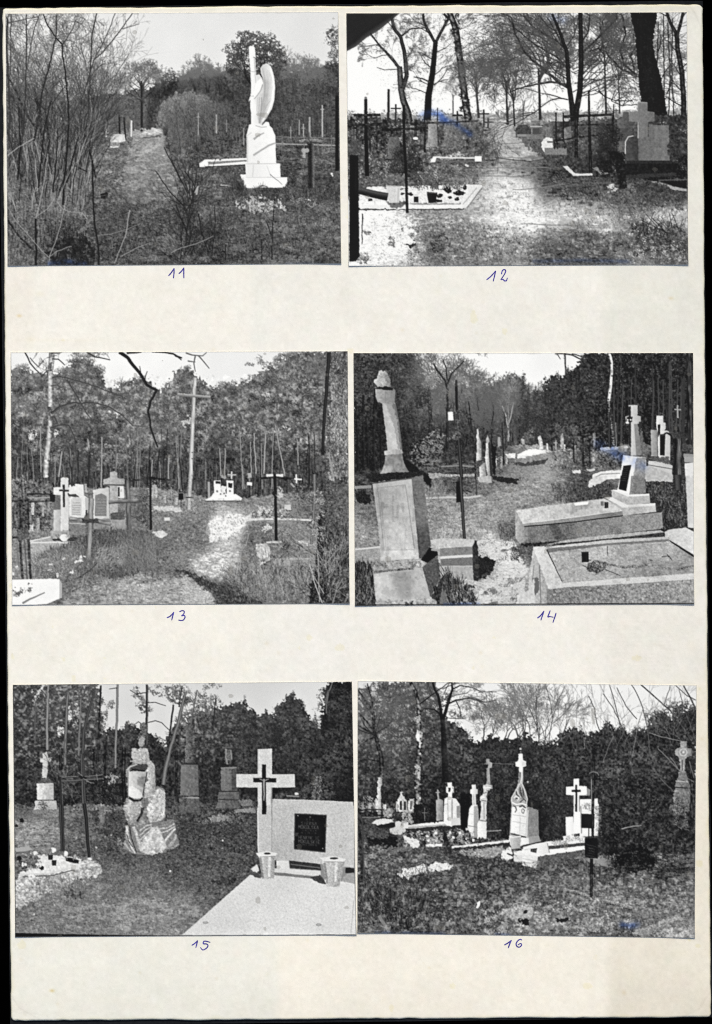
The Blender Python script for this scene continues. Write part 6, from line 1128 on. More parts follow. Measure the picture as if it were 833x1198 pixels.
    F(C(105, 440, 112, 418, 145, 404, 340, 392, 362, 408, 342, 430, 110, 446), (.62, .7), rough=.4, n1=.06, n2=.08); s.leaves(C(130, 405, 340, 398, 340, 425, 130, 430), 200, (.3, .6), (.2, .5), thr=.2); F(C(335, 395, 375, 335, 410, 345, 416, 372, 366, 408), .07, rough=.3, n1=.02)
    ba = s.part('base', 'blocky base', m); F(C(106, 446, 342, 430, 372, 490, 380, 574, 122, 602), (.74, .72), rough=.2, n2=.02, n4=.03); F(C(342, 430, 366, 408, 416, 374, 428, 480, 380, 572), .32, rough=.3, n1=.04, n2=.05); s.ribbon(C(108, 452, 200, 444, 300, 436), 3, 2, .45, jit=.06, tex=.1, wob=.5); s.add(C(190, 460, 300, 450, 290, 580, 240, 590), -.12, rough=1.5, soft=1.5); s.add(C(120, 470, 190, 470, 200, 590, 130, 590), .05, rough=1, soft=1)
    F(C(118, 602, 380, 575, 415, 590, 412, 625, 120, 625), .72, rough=.6, n1=.06, n2=.08); s.leaves(C(240, 590, 300, 590, 300, 612, 240, 612), 200, (.3, .6), (.1, .4)); F(C(385, 570, 430, 480, 460, 450, 480, 560, 470, 615, 415, 610, 410, 590), .2, rough=.6, n1=.06, n2=.05); s.ribbon(C(400, 520, 420, 600), 4, 2, .05); F(C(440, 500, 466, 500, 470, 612, 420, 612, 430, 560), .4, rough=.5, n1=.05)
    st = s.part('stepped_base', 'low stepped stone block the iron cross is set in'); F(C(380, 300, 440, 290, 580, 296, 600, 292, 582, 332, 424, 338, 385, 318), .76, rough=.3, n1=.03, n2=.04); F(C(424, 340, 580, 330, 580, 368, 426, 382), .5, rough=.2, n1=.04, n2=.03); F(C(428, 378, 580, 368, 580, 380, 428, 390), .82, rough=.2); F(C(428, 390, 582, 380, 584, 422, 430, 424), .44, rough=.2, n1=.04); s.ribbon(C(430, 426, 584, 424), 1.6, 1.6, .7); F(C(430, 432, 584, 430, 586, 492, 470, 470, 440, 480), .66, rough=.4, n2=.05); F(C(580, 330, 594, 296, 606, 332, 610, 480, 586, 494, 582, 420), .18, rough=.4, n1=.04, n2=.04)
    s.ribbon(C(384, 345, 424, 350), 2.4, 2.4, .6); s.part('leafy_plants', 'dark strap leaved plants beside the leaning monument'); s.leaves(C(450, 470, 590, 520, 600, 610, 470, 612), 700, (.4, .8), (.04, .3), thr=-.3); s.blades(C(450, 480, 540, 520, 600, 580, 600, 612, 480, 612), 260, (5, 14), .8, (.05, .62), .5, ident=True); s.blades(C(440, 440, 500, 470, 500, 560, 450, 560), 60, (6, 12), .8, (.06, .5), .3, ident=True)
    # long tomb
    s.use(gr); s.leaves(D(150, 30, 260, 20, 460, 20, 460, 60, 420, 110, 240, 130, 160, 115), 2200, (.25, .5), (.05, .5), thr=-.8, clump=.8); s.blades(D(150, 40, 460, 30, 400, 110, 160, 118), 500, (2, 5), .35, (.05, .6), .4)
    s.part('leafy_plants', 'dense dark plants to the right of the long tomb'); F(D(575, 20, 790, 20, 790, 250, 670, 250, 640, 130, 600, 90), .14, rough=1, n1=.05); s.leaves(D(575, 15, 790, 15, 790, 245, 670, 245, 610, 90), 2600, (.25, .5), (.04, .62), thr=-1, clump=.7); s.blades(D(590, 30, 790, 40, 790, 240, 660, 230), 420, (3, 7), .45, (.05, .62), .3, ident=True)
    s.part('white_box_tomb', 'white low tomb behind the long tomb'); F(B(335, 610, 345, 595, 400, 578, 480, 578, 470, 618, 340, 625), .86, rough=.4, n2=.04); s.ribbon(B(350, 612, 380, 596, 470, 592), 1, 1, .55); F(D(338, 0, 404, -5, 404, 12, 372, 30, 320, 50, 322, 20), .8, rough=.6, n2=.05); F(D(585, -5, 640, -5, 720, 0, 720, 24, 590, 20), .72, rough=.5, n1=.06, n2=.06)
    # second headstone group at right
    s.part('gravestone', 'pale slab at the far right edge'); F(B(775, 545, 822, 540, 822, 618, 780, 618), .84, rough=.2, n2=.02); F(B(770, 512, 822, 512, 822, 540, 775, 540), .6, rough=.3); F(D(780, -5, 830, -8, 830, 245, 790, 240, 785, 100), (.74, .86), rough=.15, n2=.03)
    h2 = s.part('gravestone', 'pale stepped headstone with a cross and a dark tablet, further back'); F(B(643, 318, 674, 318, 674, 350, 686, 352, 686, 380, 680, 388, 700, 392, 708, 420, 706, 542, 650, 540, 648, 400, 642, 378, 640, 350), (.86, .7), rough=.2, n2=.03); F(B(614, 386, 646, 386, 646, 512, 618, 512), (.68, .5), rough=.2, n2=.03); F(B(648, 360, 660, 360, 660, 400, 650, 420), .1, rough=.3); s.part('tablet', None, h2); F(B(658, 408, 684, 404, 680, 508, 658, 506), .09, n1=.03); s.use(h2)
    F(B(604, 532, 640, 535, 700, 548, 718, 556, 716, 600, 600, 590), (.8, .72), rough=.2, n2=.03); s.ribbon(B(602, 552, 716, 572), .8, .8, .35); F(B(585, 560, 604, 556, 720, 598, 720, 622, 585, 622), .7, rough=.3, n2=.05); F(B(590, 520, 700, 510, 710, 550, 640, 535), .35, rough=.6, n1=.08)
    F(B(555, 370, 575, 380, 580, 430, 600, 500, 560, 500), .4, rough=.8, n1=.08)
    s.part('white_cross', 'pale carved cross in the shadow of the wood'); s.ribbon(B(742, 268, 744, 330), 1.6, 1.6, .62, jit=.1); s.ribbon(B(728, 288, 758, 290), 1.4, 1.4, .6, jit=.1); s.ribbon(B(770, 505, 820, 508), 3, 3, .55)
    bp = s.part('stone_post', 'dark mossy post with a wide flat cap'); s.ribbon(B(742, 425, 744, 620), 10, 9.5, [.1, .3, .4, .24, .1, .08], jit=.04, tex=.05, tk='v'); s.ribbon(D(740, -10, 744, 62), 8.6, 8.2, [.1, .24, .3, .12], jit=.04); s.part('cap', None, bp); F(B(700, 404, 720, 396, 770, 394, 792, 404, 786, 422, 720, 428), (.28, .16), rough=.4, n1=.06); s.ribbon(B(660, 420, 690, 400, 710, 410, 730, 470), 2, 1.6, .1)
    # main tomb
    tm = s.part('long_tomb', 'long granite tomb with a stepped headstone and a stone cross')
    bd = s.part('body', None, tm); F(D(-30, 225, 10, 236, 300, 200, 668, 168, 672, 246, 200, 300, 20, 322, -28, 300), s.tone([(610, 630, .45), (640, 625, .5), (650, 615, .42), (700, 610, .52), (760, 605, .56)], 10), rough=.15, n1=.07, n2=.03); F(D(-30, 155, 0, 150, 30, 240, 34, 320, -4, 320, -28, 290), (.7, .5), rough=.2, n1=.05, n2=.04); F(D(0, 316, 300, 296, 670, 246, 690, 260, 300, 312, 100, 328, 0, 332), .12, rough=.4, n1=.05); F(D(180, 306, 300, 286, 660, 252, 682, 262, 500, 284, 100, 325), .68, rough=.3, n1=.05, n2=.05); s.ribbon(D(180, 318, 400, 300, 640, 276), 1.6, 1.2, .14, jit=.05); s.add(D(130, 230, 170, 228, 220, 298, 160, 300), -.1, soft=.6)
    sb = s.part('slab', 'pale covering slab', tm); F(D(-28, 160, 100, 140, 395, 102, 484, 158, 260, 190, 6, 222), s.tone([(620, 600, .82), (650, 592, .76), (690, 592, .72), (715, 598, .78)], 10), rough=.15, n1=.03, n2=.04); F(D(6, 222, 260, 190, 480, 162, 480, 184, 260, 212, 12, 238), (.62, .5), rough=.1, n1=.04); s.ribbon(D(14, 236, 260, 213, 480, 184), 1, 1, .1); s.ribbon(D(6, 222, 260, 190, 480, 160), .6, .6, .9); s.add(D(200, 160, 330, 120, 350, 125, 240, 175), -.1, rough=1, soft=.5); F(D(250, 126, 262, 122, 318, 118, 316, 130, 256, 136), .97)
    stp = s.part('headstone_steps', None, tm); F(D(394, 98, 430, 96, 470, 118, 500, 130, 636, 124, 640, 166, 482, 184, 478, 158), (.66, .76), rough=.15, n1=.03, n2=.03); F(D(396, 98, 430, 96, 500, 132, 636, 124, 634, 136, 482, 146), .86, rough=.1, n1=.02); F(D(428, 62, 460, 60, 510, 82, 608, 78, 612, 124, 500, 132, 430, 96), (.74, .68), rough=.15, n1=.03, n2=.03); F(D(430, 62, 462, 60, 512, 84, 608, 80, 606, 88, 506, 94), .88)
    hs = s.part('headstone', 'sloping headstone', tm); F(B(483, 505, 540, 512, 592, 516, 592, 560, 560, 618, 540, 618, 468, 618, 474, 570), (.9, .84), rough=.15, n2=.02); F(D(456, 62, 470, 0, 520, -8, 524, 40, 512, 84), .9, rough=.15, n2=.02); F(B(545, 520, 592, 516, 585, 618, 530, 618), .56, rough=.4, n1=.04, n2=.05); F(D(522, -5, 576, -5, 588, 20, 592, 76, 514, 84), .48, rough=.2, n1=.05, n2=.04)
    s.part('plaque', 'black inscribed plaque', tm); F(B(484, 556, 522, 552, 508, 622, 472, 622), .08, n1=.03) ; F(D(472, -6, 512, -6, 498, 68, 462, 58), .08, n1=.03); s.letters([(B(486, 0)[0][0] - i * .7, B(512, 0)[0][0] - i * .7, B(0, 568)[0][1] + i * 2.4) for i in range(7)], .4, 1)
    cr = s.part('cross', 'stone cross', tm); F(B(508, 268, 552, 267, 552, 318, 568, 320, 567, 356, 553, 358, 556, 506, 520, 508, 518, 356, 496, 356, 495, 322, 510, 318), (.84, .66), rough=.15, n2=.02); F(B(508, 275, 519, 272, 521, 320, 521, 470, 512, 460, 512, 350), .16, rough=.2, n2=.03); F(B(497, 322, 528, 322, 528, 346, 498, 346), .14, rough=.6); s.dots([B(505, 0)[0][0], B(520, 0)[0][0]], [B(0, 338)[0][1]] * 2, 1, .9); F(B(536, 358, 556, 358, 570, 506, 545, 508), .5, rough=.2, n2=.04); F(B(553, 358, 568, 345, 572, 356, 562, 420), .2, rough=.5)
    for bx, r_ in ((D(403, 134)[0], 2.2), (D(383, 126)[0], 1.6)): s.part('grave_lamp', 'small dark glass lamp on the slab'); s.ribbon([(bx[0], bx[1] - r_ * 1.5), (bx[0] + .2, bx[1] + r_ * 1.6)], r_ * 2, r_ * 1.8, [.08, .25, .06] if r_ > 2 else [.3, .5, .3])
    # front tomb
    tf = s.part('kerbed_tomb', 'large granite kerbed grave filling the bottom right corner')
    so = s.part('soil', 'bare sandy soil inside the kerb', tf); F(D(114, 345, 400, 310, 700, 296, 822, 375, 822, 470, 400, 500, 196, 504), s.tone([(650, 650, .7), (690, 645, .72), (740, 650, .66), (780, 640, .7), (680, 670, .68), (760, 665, .56), (800, 660, .6)], 10), rough=.3, n1=.06, n1h=.05, n2=.03); s.leaves(D(120, 345, 700, 300, 820, 380, 820, 465, 200, 500), 900, (.2, .4), (.35, .6), thr=.5)
    for P in (D(480, 430, 600, 420, 740, 440, 820, 420), D(340, 400, 480, 430)): s.ribbon(P, 3, 2, .5, jit=.05, wob=.6, tex=.1, ident=False)
    bl = s.part('back_kerb', None, tf); F(D(108, 334, 400, 300, 680, 284, 706, 298, 400, 322, 118, 348), (.8, .7), rough=.15, n1=.05, n2=.03); F(D(118, 340, 400, 316, 700, 296, 700, 306, 400, 326, 124, 360), .45, rough=.3, n1=.05)
    F(D(700, 298, 822, 374, 822, 384, 712, 312), .06); F(D(114, 345, 122, 345, 196, 500, 186, 505), .12)
    lk = s.part('left_kerb', None, tf); F(D(56, 332, 108, 328, 196, 504, 130, 536, 60, 420), (.84, .78), rough=.15, n1=.03, n2=.03); F(D(56, 335, 130, 536, 124, 612, 60, 612, 30, 560, 40, 440), (.78, .62), rough=.3, n1=.04, n2=.05); s.ribbon(D(86, 420, 92, 600), 1, 1, .45); s.ribbon(D(60, 420, 46, 560), .8, .8, .5); F(D(50, 480, 84, 480, 84, 540, 60, 570), .4, rough=.4); F(D(-20, 560, 30, 540, 60, 480, 64, 612, -20, 612), .8, rough=.5, n2=.05)
    fk = s.part('front_kerb', 'speckled granite front kerb', tf); F(D(120, 535, 196, 520, 500, 505, 822, 478, 822, 612, 122, 612), s.tone([(650, 700, .5), (700, 695, .55), (760, 690, .58), (800, 690, .6)], 12), rough=.15, n1=.09, n2=.05); s.leaves(D(126, 536, 820, 484, 820, 606, 126, 606), 2600, (.2, .5), (.2, .8), thr=-.5, clump=.9); F(D(128, 534, 192, 504, 500, 480, 822, 458, 822, 486, 500, 508, 210, 524), .8, rough=.2, n1=.04); s.part('corner_block', 'pale corner block', tf); F(D(680, 262, 700, 250, 782, 240, 822, 262, 822, 372, 700, 296, 684, 288), (.76, .84), rough=.2, n1=.03, n2=.03)
    s.use(gr); s.tufts(D(-30, 312, 200, 312, 120, 335, -30, 335), 50, (1.5, 3), (.1, .6)); s.tufts(C(100, 590, 420, 585, 420, 615, 100, 615), 60, (2, 4), (.1, .6)); s.tufts(C(590, 480, 690, 430, 700, 470, 600, 500), 40, (1.5, 3), (.1, .6))
    s.part('jar', 'black jar standing on the sand'); s.ribbon(D(302, 358, 303, 404), 8, 8, [.05, .14, .05, .04]); s.ribbon(D(288, 358, 318, 358), 1, 1, .2); s.add(D(318, 392, 340, 396, 318, 404), -.3, soft=.2)
    s.part('dry_plant', 'small dark dried plant on the sand'); s.leaves(D(310, 420, 350, 410, 400, 405, 410, 430, 360, 460, 320, 455), 420, (.3, .6), (.05, .35), thr=-.6); [S(P, .7, .4, .2) for P in (D(400, 440, 470, 470), D(290, 420, 330, 440), D(370, 410, 360, 395), D(668, 380, 700, 375, 716, 396), D(610, 395, 625, 400), D(408, 330, 410, 375), D(700, 380, 690, 365))]
    s.ribbon([(414, 708.2), (470, 707.4), (600, 707), (700, 706.4), (812, 706)], .8, 1, .1, ident=False)
    s.ink = [([(700, 520), (716, 527), (726, 535)], 9, .5), ([(720, 530), (735, 536), (752, 546)], 9, .28), ([(520, 707), (560, 706)], 3, .4)]
    s.dapple(C(104, 24, 292, 0, 330, 388, 146, 400), -.07, thr=.5, keys=(9, 'v2')); s.dapple(C(106, 446, 342, 430, 380, 574, 122, 602), -.08, thr=.5, keys=(9, 4)); s.dapple(D(-28, 160, 480, 100, 668, 168, 668, 246, 0, 320), -.06, thr=.5, keys=(9, 4)); s.dapple(D(110, 345, 820, 300, 820, 600, 130, 600), -.07, thr=.5, keys=(9, '3h'))
    s.finish(con=1.08, lift=.03)
    return s
def picture_15():
    s = Picture([(15, 801.2), (411.6, 797.4), (416.8, 1093.6), (18, 1096)], 15)
    A, B, C, D = view(12, 795, 4.063), view(212, 795, 4.063), view(12, 945, 4.063), view(212, 945, 4.063)
    S = lambda pts, w0, w1, v, wob=.4, **k: s.ribbon(pts, w0, w1, v, wob=wob, jit=.02, **k)
    F = s.fill
    s.part('sky'); s.rect(5, 790, 425, 960, s.tone([(140, 820, .82), (150, 860, .85), (190, 850, .84), (280, 815, .83), (350, 830, .86), (370, 850, .84), (300, 800, .8)], 30), n22=.006)
    s.part('pine_wood', 'dark pine wood behind the graves')
    top = A(0, 0, 420, 0, 418, 120, 430, 260, 470, 235, 510, 232, 530, 245, 560, 205, 590, 225, 610, 240, 640, 250, 680, 262, 710, 300, 730, 330, 750, 250, 780, 220, 833, 200) + B(0, 240, 40, 180, 110, 150, 160, 140, 230, 115, 300, 105, 325, 140, 340, 148, 365, 175, 385, 172, 402, 148, 428, 172, 445, 165, 450, 135, 475, 120, 500, 85, 528, 62, 548, 90, 576, 105, 590, 150, 615, 190, 640, 215, 665, 240, 680, 40, 830, 0, 830, 590) + [(425, 960), (0, 960)]
    F(top, s.tone([(20, 830, .2), (60, 820, .26), (60, 880, .18), (100, 830, .28), (105, 880, .2), (130, 880, .16), (150, 900, .12), (60, 920, .12), (200, 880, .14), (230, 860, .2), (260, 840, .22), (250, 900, .14), (290, 850, .2), (300, 900, .12), (340, 840, .18), (350, 900, .12), (390, 850, .14), (400, 920, .08), (120, 930, .1), (180, 930, .12)], 14), rough=2, rk=2, n1=.05, n2=.05, n4=.02)
    def clumps(cx, cy, rx, ry, v=(.04, .4), d=9, hole=-.8):
        for i in range(max(3, int(rx * ry / 22))):
            a, q = s.r.uniform(0, 6.28), s.r.random() ** .6; r = s.r.uniform(.25, .42) * min(rx, ry) + 1.2
            s.crown(cx + rx * .8 * q * math.cos(a), cy + ry * .85 * q * math.sin(a), r * 1.2, r * .85, int(r * r * d), (v[0], v[1] + s.r.uniform(-.08, .08)), (.18, .38), hole=hole, rag=.6, light=.4)
    for k, (cx, cy, rx, ry, hi) in enumerate(((26, 820, 14, 24, .42), (26, 870, 14, 30, .34), (52, 815, 14, 20, .5), (48, 860, 14, 26, .36), (78, 812, 14, 16, .55), (76, 850, 16, 26, .4), (98, 812, 14, 14, .6), (100, 850, 14, 30, .42), (112, 840, 10, 36, .36), (30, 915, 16, 22, .3), (70, 895, 20, 22, .32), (105, 890, 16, 20, .3), (135, 870, 14, 16, .28), (150, 862, 12, 14, .28), (128, 828, 8, 9, .42), (185, 880, 14, 18, .26), (200, 905, 14, 14, .26), (215, 860, 18, 26, .42), (232, 842, 20, 22, .5), (250, 830, 18, 16, .5), (205, 815, 14, 14, .45), (170, 828, 13, 10, .4), (162, 812, 14, 8, .42), (185, 808, 14, 8, .42), (215, 815, 14, 14, .48), (235, 808, 12, 8, .5), (250, 800, 10, 6, .5), (255, 860, 22, 24, .34), (280, 850, 16, 24, .34), (286, 880, 18, 22, .26), (312, 860, 14, 22, .3), (312, 890, 20, 16, .24), (270, 895, 18, 18, .24))):
        s.part('pine_tree', None); clumps(cx, cy, rx, ry, (.04, hi), hole=-.4 if cy < 835 else -.9)
    s.leaves(A(270, 110, 330, 110, 330, 220, 280, 220), 240, (.3, .6), (.7, .9), thr=.1); s.leaves(A(225, 220, 260, 220, 260, 270, 230, 270), 120, (.3, .6), (.7, .9), thr=.1); s.leaves(A(100, 30, 170, 30, 170, 110, 110, 110), 120, (.3, .6), (.7, .9), thr=.4)
    s.dapple(A(0, 20, 410, 20, 410, 420, 0, 420), .12, thr=.6, keys=(4, 2)); s.dapple(B(0, 190, 560, 190, 560, 420, 0, 420), .07, thr=.6, keys=(4, 2))
    s.dapple(A(0, 20, 833, 20, 833, 600, 0, 600), .09, thr=-.2, soft=2.4, keys=(9, 2), keep=s.ids > 1)
    s.dapple(B(0, 20, 820, 20, 820, 560, 0, 600), .07, thr=-.2, soft=2.4, keys=(9, 2), keep=s.ids > 1)
    def spruce(x, y0, y1, wd, v=(.04, .34)):
        s.part('conifer')
        for k in range(int((y1 - y0) / 2.6)):
            t = k * 2.6 / (y1 - y0); r = 1 + wd * t ** .75
            s.crown(x + s.r.uniform(-1, 1), y0 + k * 2.6, r * s.r.uniform(.8, 1.2), 2.8, int(r * 2.8 * 9), v, (.2, .4), hole=-.7, rag=.8, light=.3)
    for q in ((B(528, 62), 950, 22), (B(576, 105), 940, 18), (B(402, 148), 940, 14), (B(640, 170), 940, 9), (B(340, 145), 940, 12), (B(300, 90), 930, 13), (B(455, 120), 945, 14), (B(500, 78), 945, 14), (A(560, 205), 930, 13), (A(490, 232), 930, 10), (A(655, 262), 930, 11), (B(625, 200), 940, 10)): spruce(q[0][0][0], q[0][0][1], q[1], q[2])
    for x, y, hi in ((300, 915, .26), (330, 880, .3), (350, 900, .26), (335, 925, .24), (365, 890, .3), (370, 920, .26), (385, 900, .28), (330, 850, .3), (352, 860, .34)): clumps(x, y, 20, 22, (.03, hi))
    s.part('massive_tree', 'huge dark ivied tree at the right edge'); F(B(700, 12, 822, 8, 830, 600, 600, 585, 610, 470, 640, 350, 664, 280, 668, 180, 682, 100), .09, rough=1.2, n1=.03, n2=.03); clumps(395, 830, 20, 30, (.02, .26)); clumps(390, 890, 26, 34, (.02, .3)); clumps(400, 860, 16, 50, (.02, .3)); clumps(375, 925, 16, 20, (.05, .42)); s.ribbon(B(718, 15, 700, 60, 692, 110, 690, 160), 2, 1.6, [.1, .5, .12], jit=.05, wob=.5); s.ribbon(B(700, 50, 684, 110), 2, 2, .3, jit=.1, wob=.4); s.ribbon(B(655, 460, 640, 590), 10, 14, [.1, .36, .2, .4, .12], jit=.1, tex=.12)
    # trunks
    for P, a, b, v in ((A(182, 25, 178, 100, 175, 200, 176, 335), 2.2, 3.2, [.25, .6, .35]), (A(275, 60, 268, 150, 264, 260, 260, 405), 2.8, 4, [.14, .5, .2]), (A(385, 50, 400, 60, 370, 160, 350, 240, 345, 350), 2, 4, [.1, .3, .12]), (A(430, 28, 426, 140, 422, 260, 414, 400), 2, 2.6, .07), (A(510, 24, 508, 100, 507, 200, 502, 290, 500, 420), 2.6, 2.6, [.25, .55, .3]), (A(650, 24, 650, 120, 648, 210, 646, 310), 2.6, 3, [.35, .2, .08]), (A(833, 60, 800, 200, 760, 330, 735, 440, 728, 500), 3, 5, [.2, .5, .2]), (A(775, 120, 762, 230, 745, 360), 1.8, 2, .08), (B(75, 50, 60, 130, 50, 200, 40, 300), 1.2, 2, [.2, .4]), (A(335, 90, 330, 240, 325, 360), 1.2, 2, .4), (A(300, 60, 296, 200), 1, 1.4, .35), (A(120, 100, 118, 300), 1, 1.4, .3), (B(165, 90, 150, 220), 1, 1.2, .12), (B(5, 30, -10, 130), 1.2, 1.6, .15)):
        s.part('pine_trunk'); S(P, a, b, v, wob=.3)
    for P in (A(650, 110, 690, 108, 740, 125), A(655, 205, 690, 195, 720, 205, 755, 240), A(648, 230, 610, 200, 590, 215), A(650, 60, 600, 70, 570, 50), A(180, 60, 230, 30), A(508, 40, 470, 45)): S(P, .9, .5, .15)
    # ground
    g = s.tone([(25, 940, .25), (60, 950, .35), (30, 960, .42), (50, 975, .5), (40, 1000, .35), (90, 975, .3), (120, 950, .2), (130, 980, .2), (150, 1000, .26), (110, 1000, .28), (90, 1040, .42), (130, 1030, .38), (170, 1030, .38), (200, 1010, .24), (230, 990, .2), (250, 960, .2), (240, 1000, .24), (280, 980, .18), (290, 1000, .22), (220, 1030, .28), (260, 1030, .26), (60, 1070, .44), (40, 1085, .46), (120, 1070, .43), (180, 1065, .46), (210, 1060, .48), (150, 1085, .48), (200, 1085, .5), (250, 1050, .3), (230, 1075, .4), (60, 1045, .5), (80, 1080, .4), (30, 1062, .36), (300, 950, .2)], 12)
    gr = s.part('grass', 'mown rough grass among the graves')
    F([(10, 940), (60, 945), (120, 935), (200, 940), (300, 935), (330, 950), (330, 1100), (10, 1100)], g, rough=1, n1=.07, n2=.05, n1h=.05, n4=.025); s.leaves([(10, 940), (330, 940), (330, 1100), (10, 1100)], 15000, (.2, .38), (.1, .56), thr=-.5, clump=.5); s.blades([(15, 960), (320, 960), (320, 1095), (15, 1095)], 3600, (1, 3.2), .26, (.1, .55), .6)
    s.leaves(D(130, 355, 180, 335, 230, 320, 275, 340, 250, 365, 150, 365), 500, (.3, .5), (.03, .2), thr=-.6); s.leaves(C(250, 400, 340, 395, 350, 430, 260, 430), 360, (.3, .5), (.05, .25), thr=-.5); s.leaves(D(0, 60, 300, 60, 300, 120, 0, 140), 1400, (.25, .45), (.04, .26), thr=0)
    for (x, y) in C(212, 462, 112, 505, 480, 130, 760, 300, 575, 60, 410, 190) + D(198, 155): s.dots([x], [y], s.r.uniform(.8, 1.3), .88)
    s.dapple([(15, 950), (330, 950), (330, 1095), (15, 1095)], .1, thr=.4); s.dapple([(120, 950), (330, 950), (330, 1050), (120, 1050)], -.07, thr=.4); s.tufts([(15, 955), (330, 955), (330, 1095), (15, 1095)], 1700, (1, 3.4), (.14, .66))
    s.part('pale_soil', 'pale bare soil and stones on the left'); F(C(20, 60, 120, 70, 200, 80, 260, 120, 230, 170, 120, 190, 20, 180), s.tone([(40, 970, .52), (60, 985, .48), (25, 985, .5)], 8), rough=1.6, n1=.08, n1h=.1, n3h=.1, n2=.06); s.leaves(C(20, 60, 340, 60, 340, 180, 20, 180), 800, (.25, .5), (.12, .75), thr=0)
    F(C(20, 340, 80, 290, 180, 240, 300, 240, 400, 250, 440, 290, 420, 330, 340, 330, 260, 370, 170, 410, 80, 460, 20, 480), s.tone([(30, 1040, .74), (60, 1025, .66), (80, 1015, .75), (105, 1015, .7), (40, 1055, .65), (70, 1040, .55)], 9), rough=1.6, rk=4, n1=.1, n2=.12, n1h=.1); s.leaves(C(20, 200, 430, 240, 420, 340, 20, 480), 2000, (.25, .5), (.15, .9), thr=0, clump=.8)
    s.use(gr); s.blades(C(120, 340, 400, 330, 250, 480, 20, 480), 500, (1.5, 4), .3, (.12, .55), .6)
    gp = s.part('grave_plot', 'flat grave strewn with pots and pale flowers'); F(C(130, 225, 230, 225, 340, 245, 330, 290, 200, 315, 60, 320, 40, 310, 130, 280), .86, rough=.9, n1=.05, n2=.06); s.ribbon(C(40, 318, 180, 312, 295, 285), 1.6, 1.4, .8, jit=.05); s.ribbon(C(60, 328, 200, 322, 300, 296), 1, 1, .3, jit=.05); s.leaves(C(20, 220, 150, 220, 140, 290, 20, 290), 700, (.3, .6), (.04, .8), thr=-1, clump=.9); F(C(20, 190, 90, 180, 110, 200, 30, 210), .62, rough=.5)
    for x, y, w, h in ((192, 235, 6, 5.6), (209, 262, 5.4, 6), (152, 286, 6, 4.6), (42, 240, 6, 4.6), (55, 60, 5, 5), (30, 85, 4, 3)):
        s.part('flower_pot', None, gp); p = C(x, y)[0]; s.ribbon([(p[0], p[1] - h / 2), (p[0], p[1] + h / 2)], w, w * .8, [.05, .16, .05]) if y > 220 and y != 286 and y != 240 else F(s.blob(p[0], p[1], w / 2, h / 2, j=.25), .08, rough=.4)
    s.part('lying_lantern', None, gp); F(C(262, 236, 290, 238, 328, 250, 325, 264, 300, 262, 265, 252), .08, rough=.3); s.dots(*[np.array(v) for v in zip(*C(300, 246, 270, 243))], .6, .6)
    for (x, y), r in zip(C(100, 330, 65, 270, 208, 202, 120, 216, 265, 218, 378, 243, 130, 270), (4.2, 3.4, 3, 2.6, 3, 3, 2)):
        s.part('pale_flower', None, gp); F(s.blob(x, y, r, r * .75, j=.25), .88, rough=.5, n1=.08)
    s.dots(*[np.array(v) for v in zip(*C(100, 328, 65, 268))], 1, .6)
    # background tombs
    c = s.part('white_cross_monument', 'small white stone cross on a square pedestal by the left wood')
    F(A(155, 350, 176, 344, 178, 372, 195, 375, 194, 392, 178, 396, 178, 440, 172, 468, 152, 466, 154, 396, 142, 392, 142, 376, 155, 373), (.78, .68), rough=.4, n1=.05, n2=.05); F(A(130, 494, 148, 472, 180, 465, 205, 492), .32, rough=.5, n1=.08); s.part('pedestal', None, c); F(A(126, 494, 206, 492, 208, 572, 128, 572), (.86, .66), rough=.25, n1=.04, n2=.06); F(A(116, 576, 220, 574, 222, 616, 114, 618), (.8, .65), rough=.4, n1=.05, n2=.06); F(A(110, 618, 230, 618, 232, 640, 108, 640), .45, rough=.6, n1=.08); s.ribbon(A(126, 573, 208, 573), 1, 1, .25); s.crown(A(155, 0)[0][0], A(0, 598)[0][1], 6, 5, 200, (.05, .3))
    s.part('dead_branches', 'tangled dead branches behind the iron cross'); o = []
    for q in range(30): s.bough(A(s.r.uniform(220, 500), 0)[0][0], A(0, s.r.uniform(400, 600))[0][1], s.r.uniform(0, 3.1), s.r.uniform(8, 22), .5, 2, o, s.r.choice([.05, .4, .5]), spread=.6, wmin=.22)
    s.segs(o); F(A(380, 480, 440, 470, 540, 500, 540, 600, 400, 600), .08, rough=1.5, n1=.04); s.leaves(A(370, 470, 540, 470, 540, 610, 370, 610), 1500, (.25, .45), (.03, .4), thr=-.2)
    s.leaves(A(440, 450, 530, 450, 530, 490, 440, 490), 140, (.3, .6), (.5, .85), thr=.2)
    for P, w in ((A(450, 298, 450, 460), 2.6), (A(540, 325, 537, 460, 545, 592), 4.2), (A(240, 360, 240, 430), 3.6), (A(395, 330, 398, 420), 1.6), (A(790, 340, 788, 540), 2.6), (A(760, 430, 760, 560), 2)):
        s.part('dark_cross', 'black post like cross in the shade'); S(P, w, w, .03)
    S(A(762, 380, 820, 380), 1.6, 1.6, .05)
    F(A(300, 600, 350, 595, 540, 600, 545, 625, 300, 630), .35, rough=1, n1=.14, n2=.12); F(A(415, 595, 450, 590, 455, 640, 420, 640), .55, rough=.6, n2=.08); F(C(415, -10, 450, -10, 448, 70, 425, 70), .4, rough=.6, n1=.08, n2=.06)
